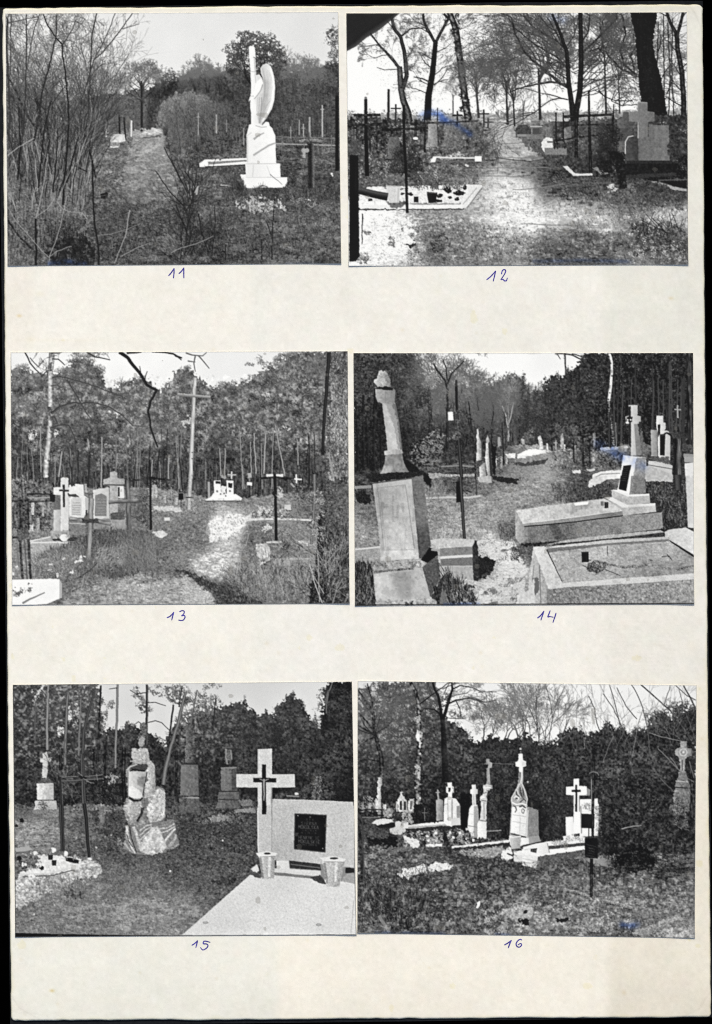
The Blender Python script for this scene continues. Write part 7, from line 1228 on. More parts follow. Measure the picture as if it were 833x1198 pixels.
    for P, Q, R, lb in ((B(22, 215, 65, 210, 66, 395, 20, 395), B(0, 402, 80, 402, 84, 552, -4, 552), B(-10, 556, 85, 560, 88, 632, -10, 632), 'tall dark obelisk on a grey pedestal'), (B(200, 322, 240, 318, 242, 404, 205, 408), B(188, 422, 264, 420, 266, 528, 188, 528), B(178, 532, 275, 530, 282, 612, 168, 612), 'grey pedestal topped by a worn statue')):
        m = s.part('monument', lb); ped = s.part('pedestal', None, m); F(Q, (.42, .34), rough=.3, n1=.03, n2=.05); F(R, (.36, .3), rough=.5, n1=.05, n2=.05)
        s.use(m)
        if 'obelisk' in lb: F(P, (.42, .2), rough=.6, n1=.07, n2=.07); F(A(810, 425, 833, 420, 833, 550, 812, 545), .4, rough=.2, n2=.03); s.ribbon(B(0, 560, 84, 562), 2, 2, .55, jit=.06); s.ribbon(B(0, 402, 80, 402), 1, 1, .12); s.leaves(B(22, 215, 66, 210, 66, 395, 20, 395), 200, (.3, .5), (.1, .5), thr=-.2); F(C(750, 0, 790, -10, 800, 30, 740, 40), .3, rough=1, n1=.12, n2=.1)
        else: F(B(206, 330, 236, 326, 244, 370, 236, 404, 212, 404, 204, 372), .3, rough=.8, n1=.1, n2=.1); s.ribbon(B(214, 330, 212, 370, 220, 402), 1.6, 1.6, .5, jit=.1); s.ribbon(B(236, 335, 240, 380), 1.2, 1.2, .52); s.dots([B(218, 0)[0][0]], [B(0, 310)[0][1]], 1.6, .3); s.ribbon(B(200, 325, 245, 322), 1.6, 1.6, .3); s.ribbon(B(178, 531, 276, 531), .8, .8, .12); s.ribbon(B(178, 570, 278, 572), 1, 1, .14); s.ribbon(B(188, 420, 264, 418), 1.2, 1.2, .5); s.add(B(240, 425, 264, 424, 264, 526, 240, 526), -.1)
    s.leaves(A(735, 560, 833, 540, 833, 630, 740, 630), 700, (.25, .5), (.08, .42), thr=-.8); s.leaves(B(-5, 560, 40, 560, 20, 630, -5, 630), 200, (.25, .5), (.08, .42)); F(B(270, 575, 335, 570, 340, 600, 290, 605), .42, rough=.6, n1=.08); F(B(255, 618, 350, 608, 355, 632, 260, 634), .5, rough=.7, n1=.08)
    s.use(gr); F(D(130, 50, 180, 30, 230, 40, 220, 60, 150, 66), .52, rough=.8, n1=.12, n2=.1); s.leaves(D(80, 20, 310, 10, 310, 80, 80, 80), 700, (.3, .5), (.15, .6), thr=0)
    F(B(440, 540, 600, 540, 600, 570, 440, 568), .2, rough=.6, n1=.1, n2=.08); s.dots([B(546, 0)[0][0], B(552, 0)[0][0]], [B(0, 543)[0][1]] * 2, [1.6, 1.4], .82); s.ribbon(B(500, 552, 560, 556), 1.4, 1.4, .5)
    # sculpted rock
    r = s.part('rock_monument', 'sculpted stone monument with a scroll and drapery'); M = view(135, 840, 7.044); mm = s.N[1] * .5 + s.N[2] * .6 + s.N[4] * .5
    s.part('broken_top', None, r); F(M(200, 50, 250, 40, 265, 90, 250, 160, 235, 230, 215, 245, 190, 235, 200, 170, 180, 180, 205, 140), .34, rough=.6, n1=.09, n2=.1); F(M(190, 180, 215, 150, 245, 170, 235, 215, 210, 240, 192, 228), .58, rough=.5, n1=.08)
    s.use(r)
    F(M(70, 760, 68, 700, 110, 640, 90, 420, 130, 380, 135, 250, 270, 250, 285, 350, 315, 370, 330, 420, 332, 560, 400, 580, 412, 620, 410, 820, 400, 850, 280, 870, 190, 900, 110, 870, 90, 830), .5, rough=.5, n1=.08, n2=.1, n4=.08)
    def lump(P, v, hi=None, lo=None, rough=.5):
        F(P, v, rough=rough, n1=.08, n2=.1, n4=.05)
        cx = sum(p[0] for p in P) / len(P); cy = sum(p[1] for p in P) / len(P)
        s.add([(cx + (x - cx) * .7 - .8, cy + (y - cy) * .7 - .8) for x, y in P], .08, rough=1, soft=.8)
        s.add([(cx + (x - cx) * .5 + 2.4, cy + (y - cy) * .8 + 1.5) for x, y in P], -.07, rough=1, soft=.7)
    lump(M(136, 255, 270, 250, 284, 340, 262, 390, 180, 375, 138, 385), .66)
    lump(M(262, 380, 300, 355, 322, 390, 330, 560, 320, 640, 270, 700, 232, 660, 262, 520), .68)
    lump(M(332, 590, 370, 580, 412, 615, 410, 810, 370, 850, 280, 858, 262, 800, 270, 720, 310, 660), .74)
    lump(M(110, 670, 150, 690, 210, 700, 228, 740, 215, 810, 185, 800, 150, 810, 105, 800, 72, 740, 75, 705), .66); lump(M(100, 810, 150, 808, 182, 830, 175, 865, 130, 872, 98, 850), .56)
    s.leaves(M(90, 250, 330, 250, 410, 600, 410, 860, 80, 860), 420, (.25, .5), (.22, .5), thr=.3, keep=s.ids == s.cur)
    sc = s.part('scroll', 'curled stone scroll', r); F(M(112, 430, 130, 440, 262, 440, 268, 460, 235, 560, 222, 655, 180, 665, 125, 655, 106, 630), (.82, .6), rough=.3, n2=.04)
    F(M(106, 560, 150, 560, 200, 600, 222, 640, 205, 662, 150, 662, 106, 640), (.9, .84), rough=.5, n2=.03); s.add(M(180, 500, 250, 480, 240, 570, 190, 560), -.2, rough=.8, soft=.6)
    F(M(118, 440, 125, 405, 180, 380, 262, 378, 266, 420, 250, 438, 140, 420), .24, rough=.4, n1=.05); F(M(118, 445, 140, 418, 250, 432, 245, 442, 150, 432), .06, rough=.3); s.ribbon(M(96, 430, 120, 402, 180, 382), 1.6, 1.2, .7, jit=.05); s.ribbon(M(98, 430, 104, 470, 106, 640), 1.2, 1, .5); s.ribbon(M(115, 655, 150, 680, 200, 680, 222, 660), 2.2, 1.8, .05); s.ribbon(M(262, 445, 240, 560, 226, 640), .8, .8, .12)
    s.use(r); F(M(215, 665, 265, 660, 285, 690, 250, 735, 222, 720), .4, rough=.5, n1=.08); s.ribbon(M(225, 740, 215, 790, 180, 850), 3, 2, .07, wob=.4)
    dr = s.part('drapery', 'fan of stone folds at the foot', r); F(M(95, 880, 150, 890, 190, 900, 270, 870, 400, 850, 480, 830, 500, 910, 495, 950, 520, 1000, 525, 1050, 440, 1090, 300, 1130, 170, 1120, 60, 1070, 65, 1030, 85, 1000, 75, 970), .45, rough=.5, n1=.06, n2=.05)
    for P, w, w1, v in ((M(95, 885, 100, 980, 160, 1115), 3.2, 2, .8), (M(150, 895, 175, 960, 215, 1090), 4, 4, .72), (M(75, 1030, 110, 1080, 150, 1110), 3, 2, .66), (M(200, 930, 260, 885, 300, 880), 2, 1.4, .72), (M(200, 970, 250, 920, 300, 895), 1.6, 1.2, .76), (M(205, 1005, 250, 960, 290, 925), 2, 1.4, .7), (M(350, 890, 420, 880, 480, 840), 1.8, 1.4, .5), (M(360, 915, 430, 905, 490, 870), 1.8, 1.4, .68), (M(375, 945, 430, 930, 492, 895), 1.6, 1.4, .78), (M(400, 1030, 440, 970, 495, 910), 2.6, 2, .8), (M(440, 1060, 490, 1000, 500, 960), 4.4, 3, .62), (M(420, 1075, 480, 1070, 522, 1040), 3, 2, .55)):
        s.ribbon(P, w, w1, [v - .14, v + .04, v, v - .1], jit=.04, tex=.08, wob=.3)
    for P in (M(118, 890, 130, 980, 175, 1110), M(95, 960, 110, 1010, 140, 1060)): s.ribbon(P, .9, .6, .1, wob=.3)
    lump(M(300, 900, 345, 890, 375, 930, 400, 1000, 425, 1060, 380, 1110, 300, 1125, 215, 1110, 190, 1070, 220, 1010, 265, 960), .74)
    s.leaves(M(15, 1000, 60, 1000, 65, 1060, 20, 1050), 120, (.3, .6), (.3, .7)); s.use(gr); s.tufts(M(30, 1080, 540, 1080, 540, 1150, 30, 1150), 90, (1.5, 2.5), (.1, .5))
    # iron crosses
    ic = s.part('iron_cross', 'dark iron cross with double bars and struts')
    s.ribbon(A(342, 360, 346, 470, 352, 610), 4, 5.5, [.06, .3, .08, .4, .06], jit=.02); s.ribbon(C(352, -20, 362, 60, 368, 160, 376, 236), 6, 4.6, [.45, .05, .2, .03, .4], jit=.02); s.ribbon(A(236, 466, 300, 462, 345, 464, 436, 454), 1.4, 1.4, [.55, .1]); s.ribbon(A(240, 482, 330, 478, 440, 470), 1.6, 1.6, [.1, .5, .1]); s.ribbon(A(240, 474, 440, 464), 2.2, 2.2, .12); F(A(322, 462, 340, 456, 362, 464, 350, 478), .08, rough=.2)
    for P in (A(345, 470, 385, 492), A(345, 460, 320, 440), A(360, 484, 400, 492), A(410, 448, 415, 480)): S(P, .7, .7, .45)
    s.part('iron_post', 'dark double iron post left of the cross'); s.ribbon(A(240, 462, 242, 560, 244, 640), 2.6, 4.4, [.5, .06, .2, .05], jit=.02); s.ribbon(C(243, -15, 246, 100, 250, 206), 5.4, 4.4, [.04, .25, .05, .3, .05], jit=.02)
    # granite monument
    gm = s.part('granite_grave', 'large pale granite grave with a cross, a wall and a wide flat slab')
    wl = s.part('wall', 'low granite wall', gm); F(B(425, 568, 600, 572, 818, 582, 822, 640, 425, 640), .74, rough=.1, n1=.055, n2=.015); F(D(428, -10, 824, -10, 822, 284, 780, 282, 660, 266, 440, 248, 428, 210), s.tone([(330, 960, .72), (380, 960, .76), (410, 980, .76), (330, 1000, .68), (380, 1005, .74)], 12), rough=.1, n1=.055, n2=.015); s.ribbon(B(430, 569, 600, 573, 818, 583), .6, .6, .86); s.ribbon(D(430, 0, 429, 210), 1.2, 1.2, .45, jit=.05)
    s.part('recess', None, gm); F(D(514, 250, 660, 268, 666, 298, 516, 286), .16, rough=.2, n1=.05); s.ribbon(D(520, 268, 660, 286), 1, 1, .4); F(D(780, 284, 822, 286, 822, 312, 780, 310), .12, rough=.2)
    bb = s.part('wall_base', None, gm); F(D(452, 250, 512, 252, 514, 292, 454, 288), (.88, .82), rough=.15, n1=.03); F(D(330, 292, 360, 268, 372, 300, 352, 312), .82, rough=.3, n1=.04); F(D(440, 288, 520, 290, 662, 300, 664, 320, 640, 326, 440, 306), .82, rough=.2, n1=.04); F(D(440, 306, 640, 326, 620, 336, 440, 320), .42, rough=.2, n1=.06); F(D(770, 330, 790, 315, 820, 308, 822, 360, 765, 352), .6, rough=.3, n1=.06); F(D(330, 298, 372, 310, 376, 336, 326, 322), .3, rough=.4, n1=.06); s.ribbon(D(445, 322, 610, 338), .8, .8, .3)
    sl = s.part('slab', 'wide flat granite slab', gm); F(D(328, 318, 380, 332, 440, 320, 640, 338, 770, 350, 825, 362, 830, 606, 0, 606, 14, 596), s.tone([(300, 1035, .84), (350, 1050, .86), (400, 1060, .85), (250, 1080, .82), (330, 1085, .85), (400, 1085, .82), (330, 1030, .8)], 15), rough=.1, n1=.04, n2=.012); s.leaves(D(330, 330, 820, 360, 820, 600, 60, 600), 160, (.25, .45), (.55, .7), thr=.5)
    for P, w, v in ((D(820, 440, 806, 600), .5, .6), (D(0, 606, 400, 606, 830, 604), .6, .5)): s.ribbon(P, w, w, v)
    for (x, y) in D(116, 546, 654, 556): F(s.blob(x, y, 3.4, 1.6, j=.05), .55); F(s.blob(x, y, 2, .8, j=.05), .68)
    F(D(612, 332, 660, 318, 680, 340, 690, 366, 640, 352), .22, rough=.4, n1=.05); F(D(335, 314, 365, 312, 380, 336, 350, 330), .25, rough=.3)
    cr = s.part('cross', 'broad granite cross', gm); F(B(363, 330, 432, 328, 432, 450, 540, 450, 541, 512, 432, 514, 430, 640, 364, 640, 364, 513, 262, 512, 262, 449, 363, 449), .8, rough=.1, n1=.06, n2=.015); F(D(364, -10, 430, -10, 430, 214, 366, 214), .74, rough=.1, n1=.055, n2=.015); s.ribbon(B(364, 330, 364, 449), .5, .5, .6); s.ribbon(D(364, 0, 366, 210), 1.2, 1.2, .86); s.ribbon(B(432, 514, 430, 640), 1, 1, .5); s.add(B(424, 512, 470, 512, 425, 600), -.1)
    cf = s.part('crucifix', 'black crucifix', gm); F(B(384, 403, 403, 403, 404, 640, 384, 640), .06); F(D(384, -10, 405, -10, 405, 20, 384, 20), .06); F(B(342, 467, 452, 468, 452, 489, 342, 488), .06)
    s.part('figure', 'pale figure of christ', gm); s.ribbon(B(372, 472, 394, 482, 416, 472), 1, 1, .55, jit=.08); s.ribbon(B(394, 480, 393, 510, 395, 545, 393, 575), 2.6, 1.4, [.35, .65, .4], jit=.1); s.dots([B(394, 0)[0][0]], [B(0, 476)[0][1]], 1, .6)
    pl = s.part('plaque', 'black metal plaque with faint lettering', gm); F(D(540, 26, 600, 28, 690, 34, 687, 120, 684, 212, 600, 204, 536, 196, 538, 120), .06, n1=.01); 
    for P in (D(541, 28, 690, 35), D(690, 35, 684, 211), D(538, 196, 684, 211), D(541, 28, 537, 196)): s.ribbon(P, 1, 1, .24, jit=.02)
    X = lambda u, v: (335 + u / 13.88, 945 + v / 13.88)
    def glyphs(text, x0, x1, y, h, tone, w):
        """strokes for the raised letters of the plaque"""
        G = {'S': [(1, 0, 0, .2), (0, .2, 1, .8), (1, .8, 0, 1)], 'T': [(0, 0, 1, 0), (.5, 0, .5, 1)], 'A': [(0, 1, .5, 0), (.5, 0, 1, 1)], 'I': [(.5, 0, .5, 1)], 'E': [(0, 0, 0, 1), (0, 0, 1, 0), (0, .5, .8, .5), (0, 1, 1, 1)], 'R': [(0, 0, 0, 1), (0, 0, 1, .2), (1, .2, 0, .5), (.2, .5, 1, 1)], 'N': [(0, 1, 0, 0), (0, 0, 1, 1), (1, 1, 1, 0)], 'K': [(0, 0, 0, 1), (1, 0, 0, .5), (0, .5, 1, 1)], 'O': [(0, 0, 0, 1), (0, 1, 1, 1), (1, 1, 1, 0), (1, 0, 0, 0)], 'W': [(0, 0, .3, 1), (.3, 1, .5, .3), (.5, .3, .7, 1), (.7, 1, 1, 0)], 'L': [(0, 0, 0, 1), (0, 1, 1, 1)], 'U': [(0, 0, 0, 1), (0, 1, 1, 1), (1, 1, 1, 0)], 'H': [(0, 0, 0, 1), (1, 0, 1, 1), (0, .5, 1, .5)], 'M': [(0, 1, 0, 0), (0, 0, .5, .6), (.5, .6, 1, 0), (1, 0, 1, 1)], 'C': [(1, 0, 0, 0), (0, 0, 0, 1), (0, 1, 1, 1)], 'Y': [(0, 0, .5, .5), (1, 0, .5, .5), (.5, .5, .5, 1)], '-': [(0, .5, 1, .5)], '1': [(.5, 0, .5, 1)], '9': [(0, 0, 1, 0), (1, 0, 1, 1), (0, 0, 0, .5), (0, .5, 1, .5)]}
        st = (x1 - x0) / len(text); o = []
        for i, ch in enumerate(text):
            for a, b, c_, d_ in G.get(ch, []):
                p, q = X(x0 + st * (i + a * .66), y + b * h + (x0 + st * i - 380) * .05), X(x0 + st * (i + c_ * .66), y + d_ * h + (x0 + st * i - 380) * .05)
                o.append((*p, *q, w, w, tone))
        s.segs(o)
    s.part('lettering', None, pl) if False else None
    glyphs('S T A', 325, 445, 180, 26, .32, .3); glyphs('SIERNA', 240, 510, 232, 52, .42, .4); glyphs('MOKULSKA', 200, 535, 292, 50, .55, .42); glyphs('1 9 1 9 1 9', 265, 490, 362, 22, .3, .25); glyphs('9 1 9 1 9', 245, 490, 402, 22, .28, .25); glyphs('HENRYK IC', 200, 550, 462, 52, .45, .42); glyphs('MOKULSKIE', 200, 555, 528, 50, .52, .42); glyphs('1911 1999 91', 250, 510, 592, 26, .32, .28)
    s.dots([X(388, 0)[0], X(188, 0)[0], X(610, 0)[0], X(165, 0)[0], X(592, 0)[0]], [X(0, 150)[1], X(0, 128)[1], X(0, 150)[1], X(0, 615)[1], X(0, 660)[1]], [1, .6, .5, .5, .6], [.3, .75, .35, .4, .7]); s.fill([X(135, 405), X(205, 405), X(175, 465), X(135, 460)], .2)
    for V0, lb in (((355, 215, 400, 208, 456, 216, 446, 232, 442, 336, 384, 340, 370, 236), 'left faceted granite vase'), ((660, 238, 715, 232, 784, 244, 776, 262, 752, 376, 692, 374, 672, 262), 'right faceted granite vase')):
        v = s.part('vase', lb, gm); F(D(*V0), (.82, .58), rough=.1, n1=.1); x0, y0 = D(V0[0], V0[1])[0]; x1, y1 = D(V0[4], V0[5])[0]
        F([(x0, y0), ((x0 + x1) / 2, y0 - 2.2), (x1, y1), (x1 - 2, y1 + 3), (x0 + 4, y0 + 4)], .88, n1=.04); F(s.blob((x0 + x1) / 2 + 1, y0 + .6, 5 if x0 > 350 else 4, 1.3, j=.05), .2); s.ribbon([(x0 + 4.5, y0 + 4.4), (x1 - 2, y1 + 3.6)], .6, .6, .52)
        s.ribbon([((x0 + x1) / 2 + 3, y0 + 5), ((x0 + x1) / 2 + 2.4, y0 + 28)], 5, 4, [.78, .88, .62], jit=.04, tex=.06); s.ribbon([(x0 + 5, y0 + 6), (x0 + 8.5, y0 + 30)], 3, 2.4, .52, jit=.04, tex=.06)
    # dark strip of the print's lower margin
    s.part('black_margin', 'thin black wedge along the lower edge of the print'); F([(16, 1091), (60, 1092.4), (160, 1094), (220, 1094.6), (416, 1093), (418, 1100), (16, 1100)], .03)
    s.ribbon([(15.4, 803), (16.6, 900), (18.4, 1090)], .6, .6, .16, ident=False)
    s.finish(con=1.03, lift=.09)
    return s
def picture_16():
    s = Picture([(418.6, 796.6), (814.8, 802), (812.4, 1097), (418.2, 1091.6)], 16)
    A, B, C, D = view(415, 792, 4.063), view(612, 792, 4.063), view(415, 943, 4.063), view(612, 943, 4.063)
    S = lambda pts, w0, w1, v, wob=.4, **k: s.ribbon(pts, w0, w1, v, wob=wob, jit=.02, **k)
    F = s.fill
    s.part('sky'); s.rect(410, 790, 825, 960, s.tone([(440, 820, .85), (530, 840, .88), (600, 820, .9), (680, 820, .92), (740, 830, .91), (800, 820, .88)], 30), n22=.006)
    w = s.part('dark_wood', 'dark mass of trees behind the graves')
    top = A(0, 60, 60, 40, 200, 20, 380, 15, 400, 90, 420, 190, 480, 225, 530, 260, 570, 310, 610, 300, 640, 280, 680, 290, 740, 300, 800, 290) + B(0, 245, 30, 280, 60, 310, 130, 330, 160, 310, 175, 270, 225, 240, 240, 235, 262, 262, 270, 240, 285, 250, 290, 290, 340, 265, 380, 240, 392, 212, 425, 235, 440, 260, 470, 235, 500, 275, 540, 270, 600, 235, 635, 190, 665, 175, 690, 205, 740, 180, 780, 170, 830, 150, 830, 620) + [(820, 1000), (410, 1000)]
    F(top, s.tone([(430, 820, .32), (470, 820, .3), (450, 870, .28), (430, 900, .16), (470, 900, .2), (500, 870, .18), (530, 880, .14), (560, 900, .12), (500, 930, .1), (460, 930, .1), (600, 890, .13), (640, 900, .13), (680, 880, .1), (660, 930, .14), (720, 880, .11), (760, 860, .09), (800, 840, .09), (740, 920, .16), (780, 900, .14), (700, 960, .14), (600, 950, .1)], 14), rough=2, rk=2, n1=.05, n2=.04)
    def clumps(cx, cy, rx, ry, v=(.05, .4), d=9, hole=-.8, size=(.16, .32)):
        for i in range(max(3, int(rx * ry / 24))):
            a, q = s.r.uniform(0, 6.28), s.r.random() ** .6; r = s.r.uniform(.25, .42) * min(rx, ry) + 1.2
            s.crown(cx + rx * .8 * q * math.cos(a), cy + ry * .85 * q * math.sin(a), r * 1.2, r * .85, int(r * r * d), (v[0], v[1] + s.r.uniform(-.06, .06)), size, hole=hole, rag=.6, light=.35)
    # left trees
    s.part('leafing_trees', 'trees in young leaf on the left'); 
    for cx, cy, rx, ry, hi in ((432, 815, 14, 16, .5), (440, 845, 14, 20, .46), (455, 812, 18, 16, .5), (460, 850, 16, 20, .5), (478, 830, 16, 26, .48), (470, 880, 18, 18, .42), (500, 815, 18, 16, .42), (475, 808, 16, 10, .42), (520, 808, 14, 10, .4), (535, 835, 10, 16, .34), (440, 880, 20, 20, .36), (430, 905, 14, 20, .28), (480, 900, 20, 14, .34), (500, 850, 14, 24, .42), (520, 870, 20, 20, .34), (540, 870, 14, 22, .34), (552, 890, 12, 22, .28), (500, 900, 20, 14, .28), (520, 820, 10, 10, .4)): clumps(cx, cy, rx, ry, (.05, hi), hole=-.55)
    s.leaves(A(20, 30, 130, 30, 130, 140, 20, 160), 800, (.2, .45), (.55, .95), thr=.1); s.leaves(A(330, 60, 440, 60, 440, 180, 350, 190), 200, (.2, .4), (.7, .95), thr=.4); s.leaves(A(120, 60, 300, 60, 300, 300, 120, 300), 400, (.2, .35), (.6, .85), thr=.5)
    s.dapple(A(10, 20, 420, 20, 560, 300, 560, 560, 10, 560), .05, thr=.6, keys=(4, 2))
    s.part('bare_tree', 'dark bare tree spreading from the left edge')
    for P, a, b in ((A(130, 480, 125, 380, 95, 270, 88, 170, 50, 110, 15, 60), 6, 1.4), (A(92, 270, 50, 250, 15, 230), 2, 1), (A(90, 180, 60, 150, 20, 100), 1.6, 1), (A(95, 260, 60, 215, 20, 170), 2, 1), (A(100, 280, 60, 300, 20, 330), 1.6, 1), (A(125, 460, 170, 440, 225, 432), 1.6, .8), (A(88, 170, 80, 100, 60, 30), 1.6, .8), (A(125, 400, 60, 390, 20, 400), 1.4, .8)): S(P, a, b, .07)
    for a in (1.2, 1.8, 2.4, .8, 2.9): s.bare_tree(438, 860, 60, 1.2, .12, 5, ang=a, v2=.35, spread=.6, wmin=.25)
    s.part('bare_tree', 'large dark forked tree with drooping twigs')
    for P, a, b in ((A(432, 500, 425, 340, 418, 200), 8, 5), (A(418, 210, 405, 130, 398, 90, 380, 60, 370, 25), 4, 2), (A(418, 205, 445, 120, 465, 60, 460, 20), 4.4, 2), (A(405, 175, 380, 155, 330, 150, 310, 170), 1.6, .8), (A(440, 130, 480, 110, 540, 100, 580, 110, 620, 120, 670, 110), 2, .6), (A(460, 60, 500, 40, 560, 50, 600, 70), 1.4, .5), (A(310, 130, 360, 90, 400, 60, 450, 25), 1.2, .8), (A(480, 110, 500, 150, 505, 190), 1, .5)): S(P, a, b, [.03, .09])
    for x, y, a in ((518, 806, .6), (528, 815, .3), (512, 830, .4), (525, 840, -.2), (545, 815, .0), (520, 810, 1.2), (505, 812, 2), (555, 818, -.4), (530, 800, .9), (560, 810, .2), (500, 806, 1.4)): s.bare_tree(x, y, 52, 1, .16, 5, ang=a, v2=.42, spread=.65, wmin=.24, droop=.3, up=-.02)
    s.part('birch_tree', 'mottled birch trunk in front of the wood'); s.ribbon(A(265, 25, 290, 70, 305, 140, 306, 250, 308, 340, 300, 450, 300, 560, 305, 640), 3, 9, [.08, .25, .42, .3, .1], jit=.08, tex=.16, tk=2); s.leaves(A(298, 255, 318, 255, 318, 335, 300, 335), 260, (.4, .8), (.6, .95), thr=-.5); s.leaves(A(290, 400, 315, 400, 315, 500, 290, 500), 140, (.4, .8), (.5, .8), thr=.1); s.leaves(A(292, 180, 316, 180, 316, 240, 295, 240), 60, (.3, .7), (.6, .85), thr=.1)
    s.part('bare_tree', 'thin bare tree with arching twigs in the middle')
    for x, y, ht in ((582, 885, 90), (595, 880, 80), (570, 880, 70), (565, 870, 60), (605, 880, 70)): s.bare_tree(x, y, ht, 1.5, .16, 6, v2=.36, spread=.8, wmin=.28, curl=.15)
    for x, y, ht, a in ((610, 885, 95, 1.5), (616, 890, 90, 1.6), (628, 890, 100, 1.55), (636, 890, 90, 1.4), (640, 880, 80, 1.2), (622, 880, 85, 1.7)):
        s.part('bare_sapling'); s.bare_tree(x, y, ht, 1.3, .2, 5, ang=a, v2=.4, spread=.45, wmin=.32, trunk=.4)
    # conifer tops and the right bush
    for P in (B(240, 235), B(270, 240), B(392, 212), B(475, 235), B(655, 175), B(345, 262), B(180, 275), B(600, 240), B(690, 205), B(760, 168), B(810, 155), B(545, 270), B(425, 240), B(215, 252)):
        x, y = P[0]; s.part('conifer')
        for k in range(16): r = 1.2 + 8 * (k / 16) ** .8; s.crown(x + s.r.uniform(-1, 1), y + k * 2.6, r, 3, int(r * 26), (.03, .26), (.2, .4), hole=-.7, rag=.8, light=.3)
    for x, y in ((680, 870), (715, 870), (750, 870), (780, 850), (800, 860), (800, 830), (640, 880), (615, 880), (770, 850), (800, 890)): clumps(x, y, 22, 18, (.03, .24))
    bz = s.part('big_bush', 'huge dark bush on the right')
    for x, y, rx, ry, hi in ((640, 905, 22, 20, .3), (650, 930, 18, 16, .26), (625, 915, 14, 14, .26), (615, 940, 14, 16, .2), (700, 900, 24, 22, .3), (720, 920, 24, 22, .34), (750, 900, 26, 26, .34), (775, 915, 22, 30, .3), (710, 950, 24, 26, .3), (745, 950, 26, 26, .34), (770, 960, 24, 30, .34), (715, 985, 22, 22, .26), (750, 990, 26, 24, .32), (780, 985, 24, 24, .36), (800, 950, 18, 40, .3), (800, 1000, 18, 24, .34), (725, 1010, 16, 18, .2), (760, 1015, 20, 16, .24), (630, 960, 14, 24, .12), (640, 975, 12, 14, .12), (690, 880, 24, 14, .28)): clumps(x, y, rx, ry, (.03, hi), hole=-.9)
    F(D(430, 240, 520, 180, 600, 220, 620, 300, 540, 340, 440, 340), .05, rough=3, rk=4, n1=.04); s.leaves(D(400, 180, 640, 170, 640, 340, 400, 350), 1400, (.25, .45), (.02, .3), thr=.1); s.ribbon(D(468, 108, 520, 96, 562, 92), 1.1, .7, .6, wob=.3)
    s.dapple([(418, 797), (815, 802), (815, 1030), (418, 990)], .08, thr=-.2, soft=2.4, keys=(9, 2), keep=s.ids > 1)
    # ground
    g = s.tone([(425, 985, .2), (440, 1000, .25), (470, 990, .24), (440, 975, .2), (500, 1000, .27), (540, 1000, .2), (580, 1010, .18), (570, 1030, .14), (620, 1020, .2), (640, 1030, .18), (460, 1030, .28), (500, 1040, .22), (430, 1040, .18), (450, 1060, .16), (480, 1070, .16), (520, 1060, .22), (560, 1060, .25), (540, 1040, .26), (600, 1050, .24), (640, 1050, .22), (480, 1090, .2), (430, 1085, .3), (560, 1085, .24), (620, 1080, .36), (600, 1065, .36), (660, 1070, .32), (700, 1060, .3), (700, 1080, .3), (680, 1040, .24), (720, 1030, .22), (740, 1040, .3), (760, 1050, .26), (780, 1030, .2), (800, 1060, .3), (790, 1085, .42), (760, 1090, .3), (730, 1090, .22), (740, 1070, .26), (700, 1025, .2), (460, 1000, .24)], 11)
    gr = s.part('grass', 'tall weedy grass in the foreground')
    F([(410, 950), (450, 958), (500, 970), (600, 985), (690, 1010), (740, 1022), (820, 1000), (820, 1102), (410, 1102)], g, rough=1.4, n1=.07, n2=.05, n1h=.05, n4=.03)
    s.leaves([(410, 965), (600, 990), (820, 1030), (820, 1100), (410, 1100)], 15000, (.22, .42), (.05, .44), thr=-1, clump=.7); s.blades([(418, 985), (600, 1000), (812, 1040), (812, 1096), (418, 1090)], 5200, (1.5, 4.5), .3, (.05, .46), .5)
    s.dapple([(418, 985), (812, 1000), (812, 1096), (418, 1090)], .12, thr=.4); s.tufts([(418, 975), (600, 990), (812, 1025), (812, 1096), (418, 1090)], 1900, (1.2, 4.6), (.08, .56))
    # distant left graves
    s.part('distant_graves', 'pale cluster of distant graves at the left'); F(A(20, 590, 240, 600, 250, 640, 20, 640), .22, rough=1.4, n1=.12, n2=.12); s.leaves(A(40, 570, 110, 570, 110, 630, 40, 630), 160, (.3, .6), (.4, .85), thr=-.2)
    for x, y, h, w_, v, cr_ in ((432, 948, 9, 4, .6, 0), (440, 946, 12, 3, .72, 1), (450, 948, 7, 4, .8, 0), (483, 946, 9, 3, .8, 0), (497, 950, 10, 3, .5, 1), (490, 952, 6, 5, .85, 0), (424, 950, 10, 3, .5, 1)):
        s.part('distant_gravestone' if not cr_ else 'distant_cross'); s.ribbon([(x, y - h), (x, y)], w_ * (.5 if cr_ else .9), w_, [v + .05, v, v - .2], jit=.05, tex=.08)
        if cr_: s.ribbon([(x - 2, y - h * .74), (x + 2, y - h * .74)], 1.3, 1.3, v, jit=.05)
    for P, lb in ((A(112, 478, 128, 476, 130, 510, 124, 530, 126, 640, 104, 640, 106, 530), 'pale narrow figure on a pillar at the left'), (A(205, 590, 212, 565, 222, 536, 232, 565, 250, 590, 252, 640, 206, 640), 'little white chapel shaped tomb'), (A(258, 580, 282, 575, 276, 640, 254, 640), 'small white leaning tablet')):
        s.part('gravestone', lb); F(P, (.85, .6), rough=.5, n1=.07, n2=.08)
        if 'chapel' in lb: F(A(214, 590, 224, 588, 224, 632, 216, 632), .1); F(A(234, 590, 244, 592, 244, 632, 234, 632), .14); s.ribbon(A(216, 548, 230, 548), .8, .8, .8)
        if 'tablet' in lb: F(A(264, 590, 276, 588, 272, 628, 262, 630), .35, n1=.05)
    F(A(196, 590, 204, 590, 204, 640, 196, 640), .7, rough=.3); F(C(110, 20, 190, 10, 190, 50, 110, 50), .5, rough=.8, n1=.14, n2=.12)
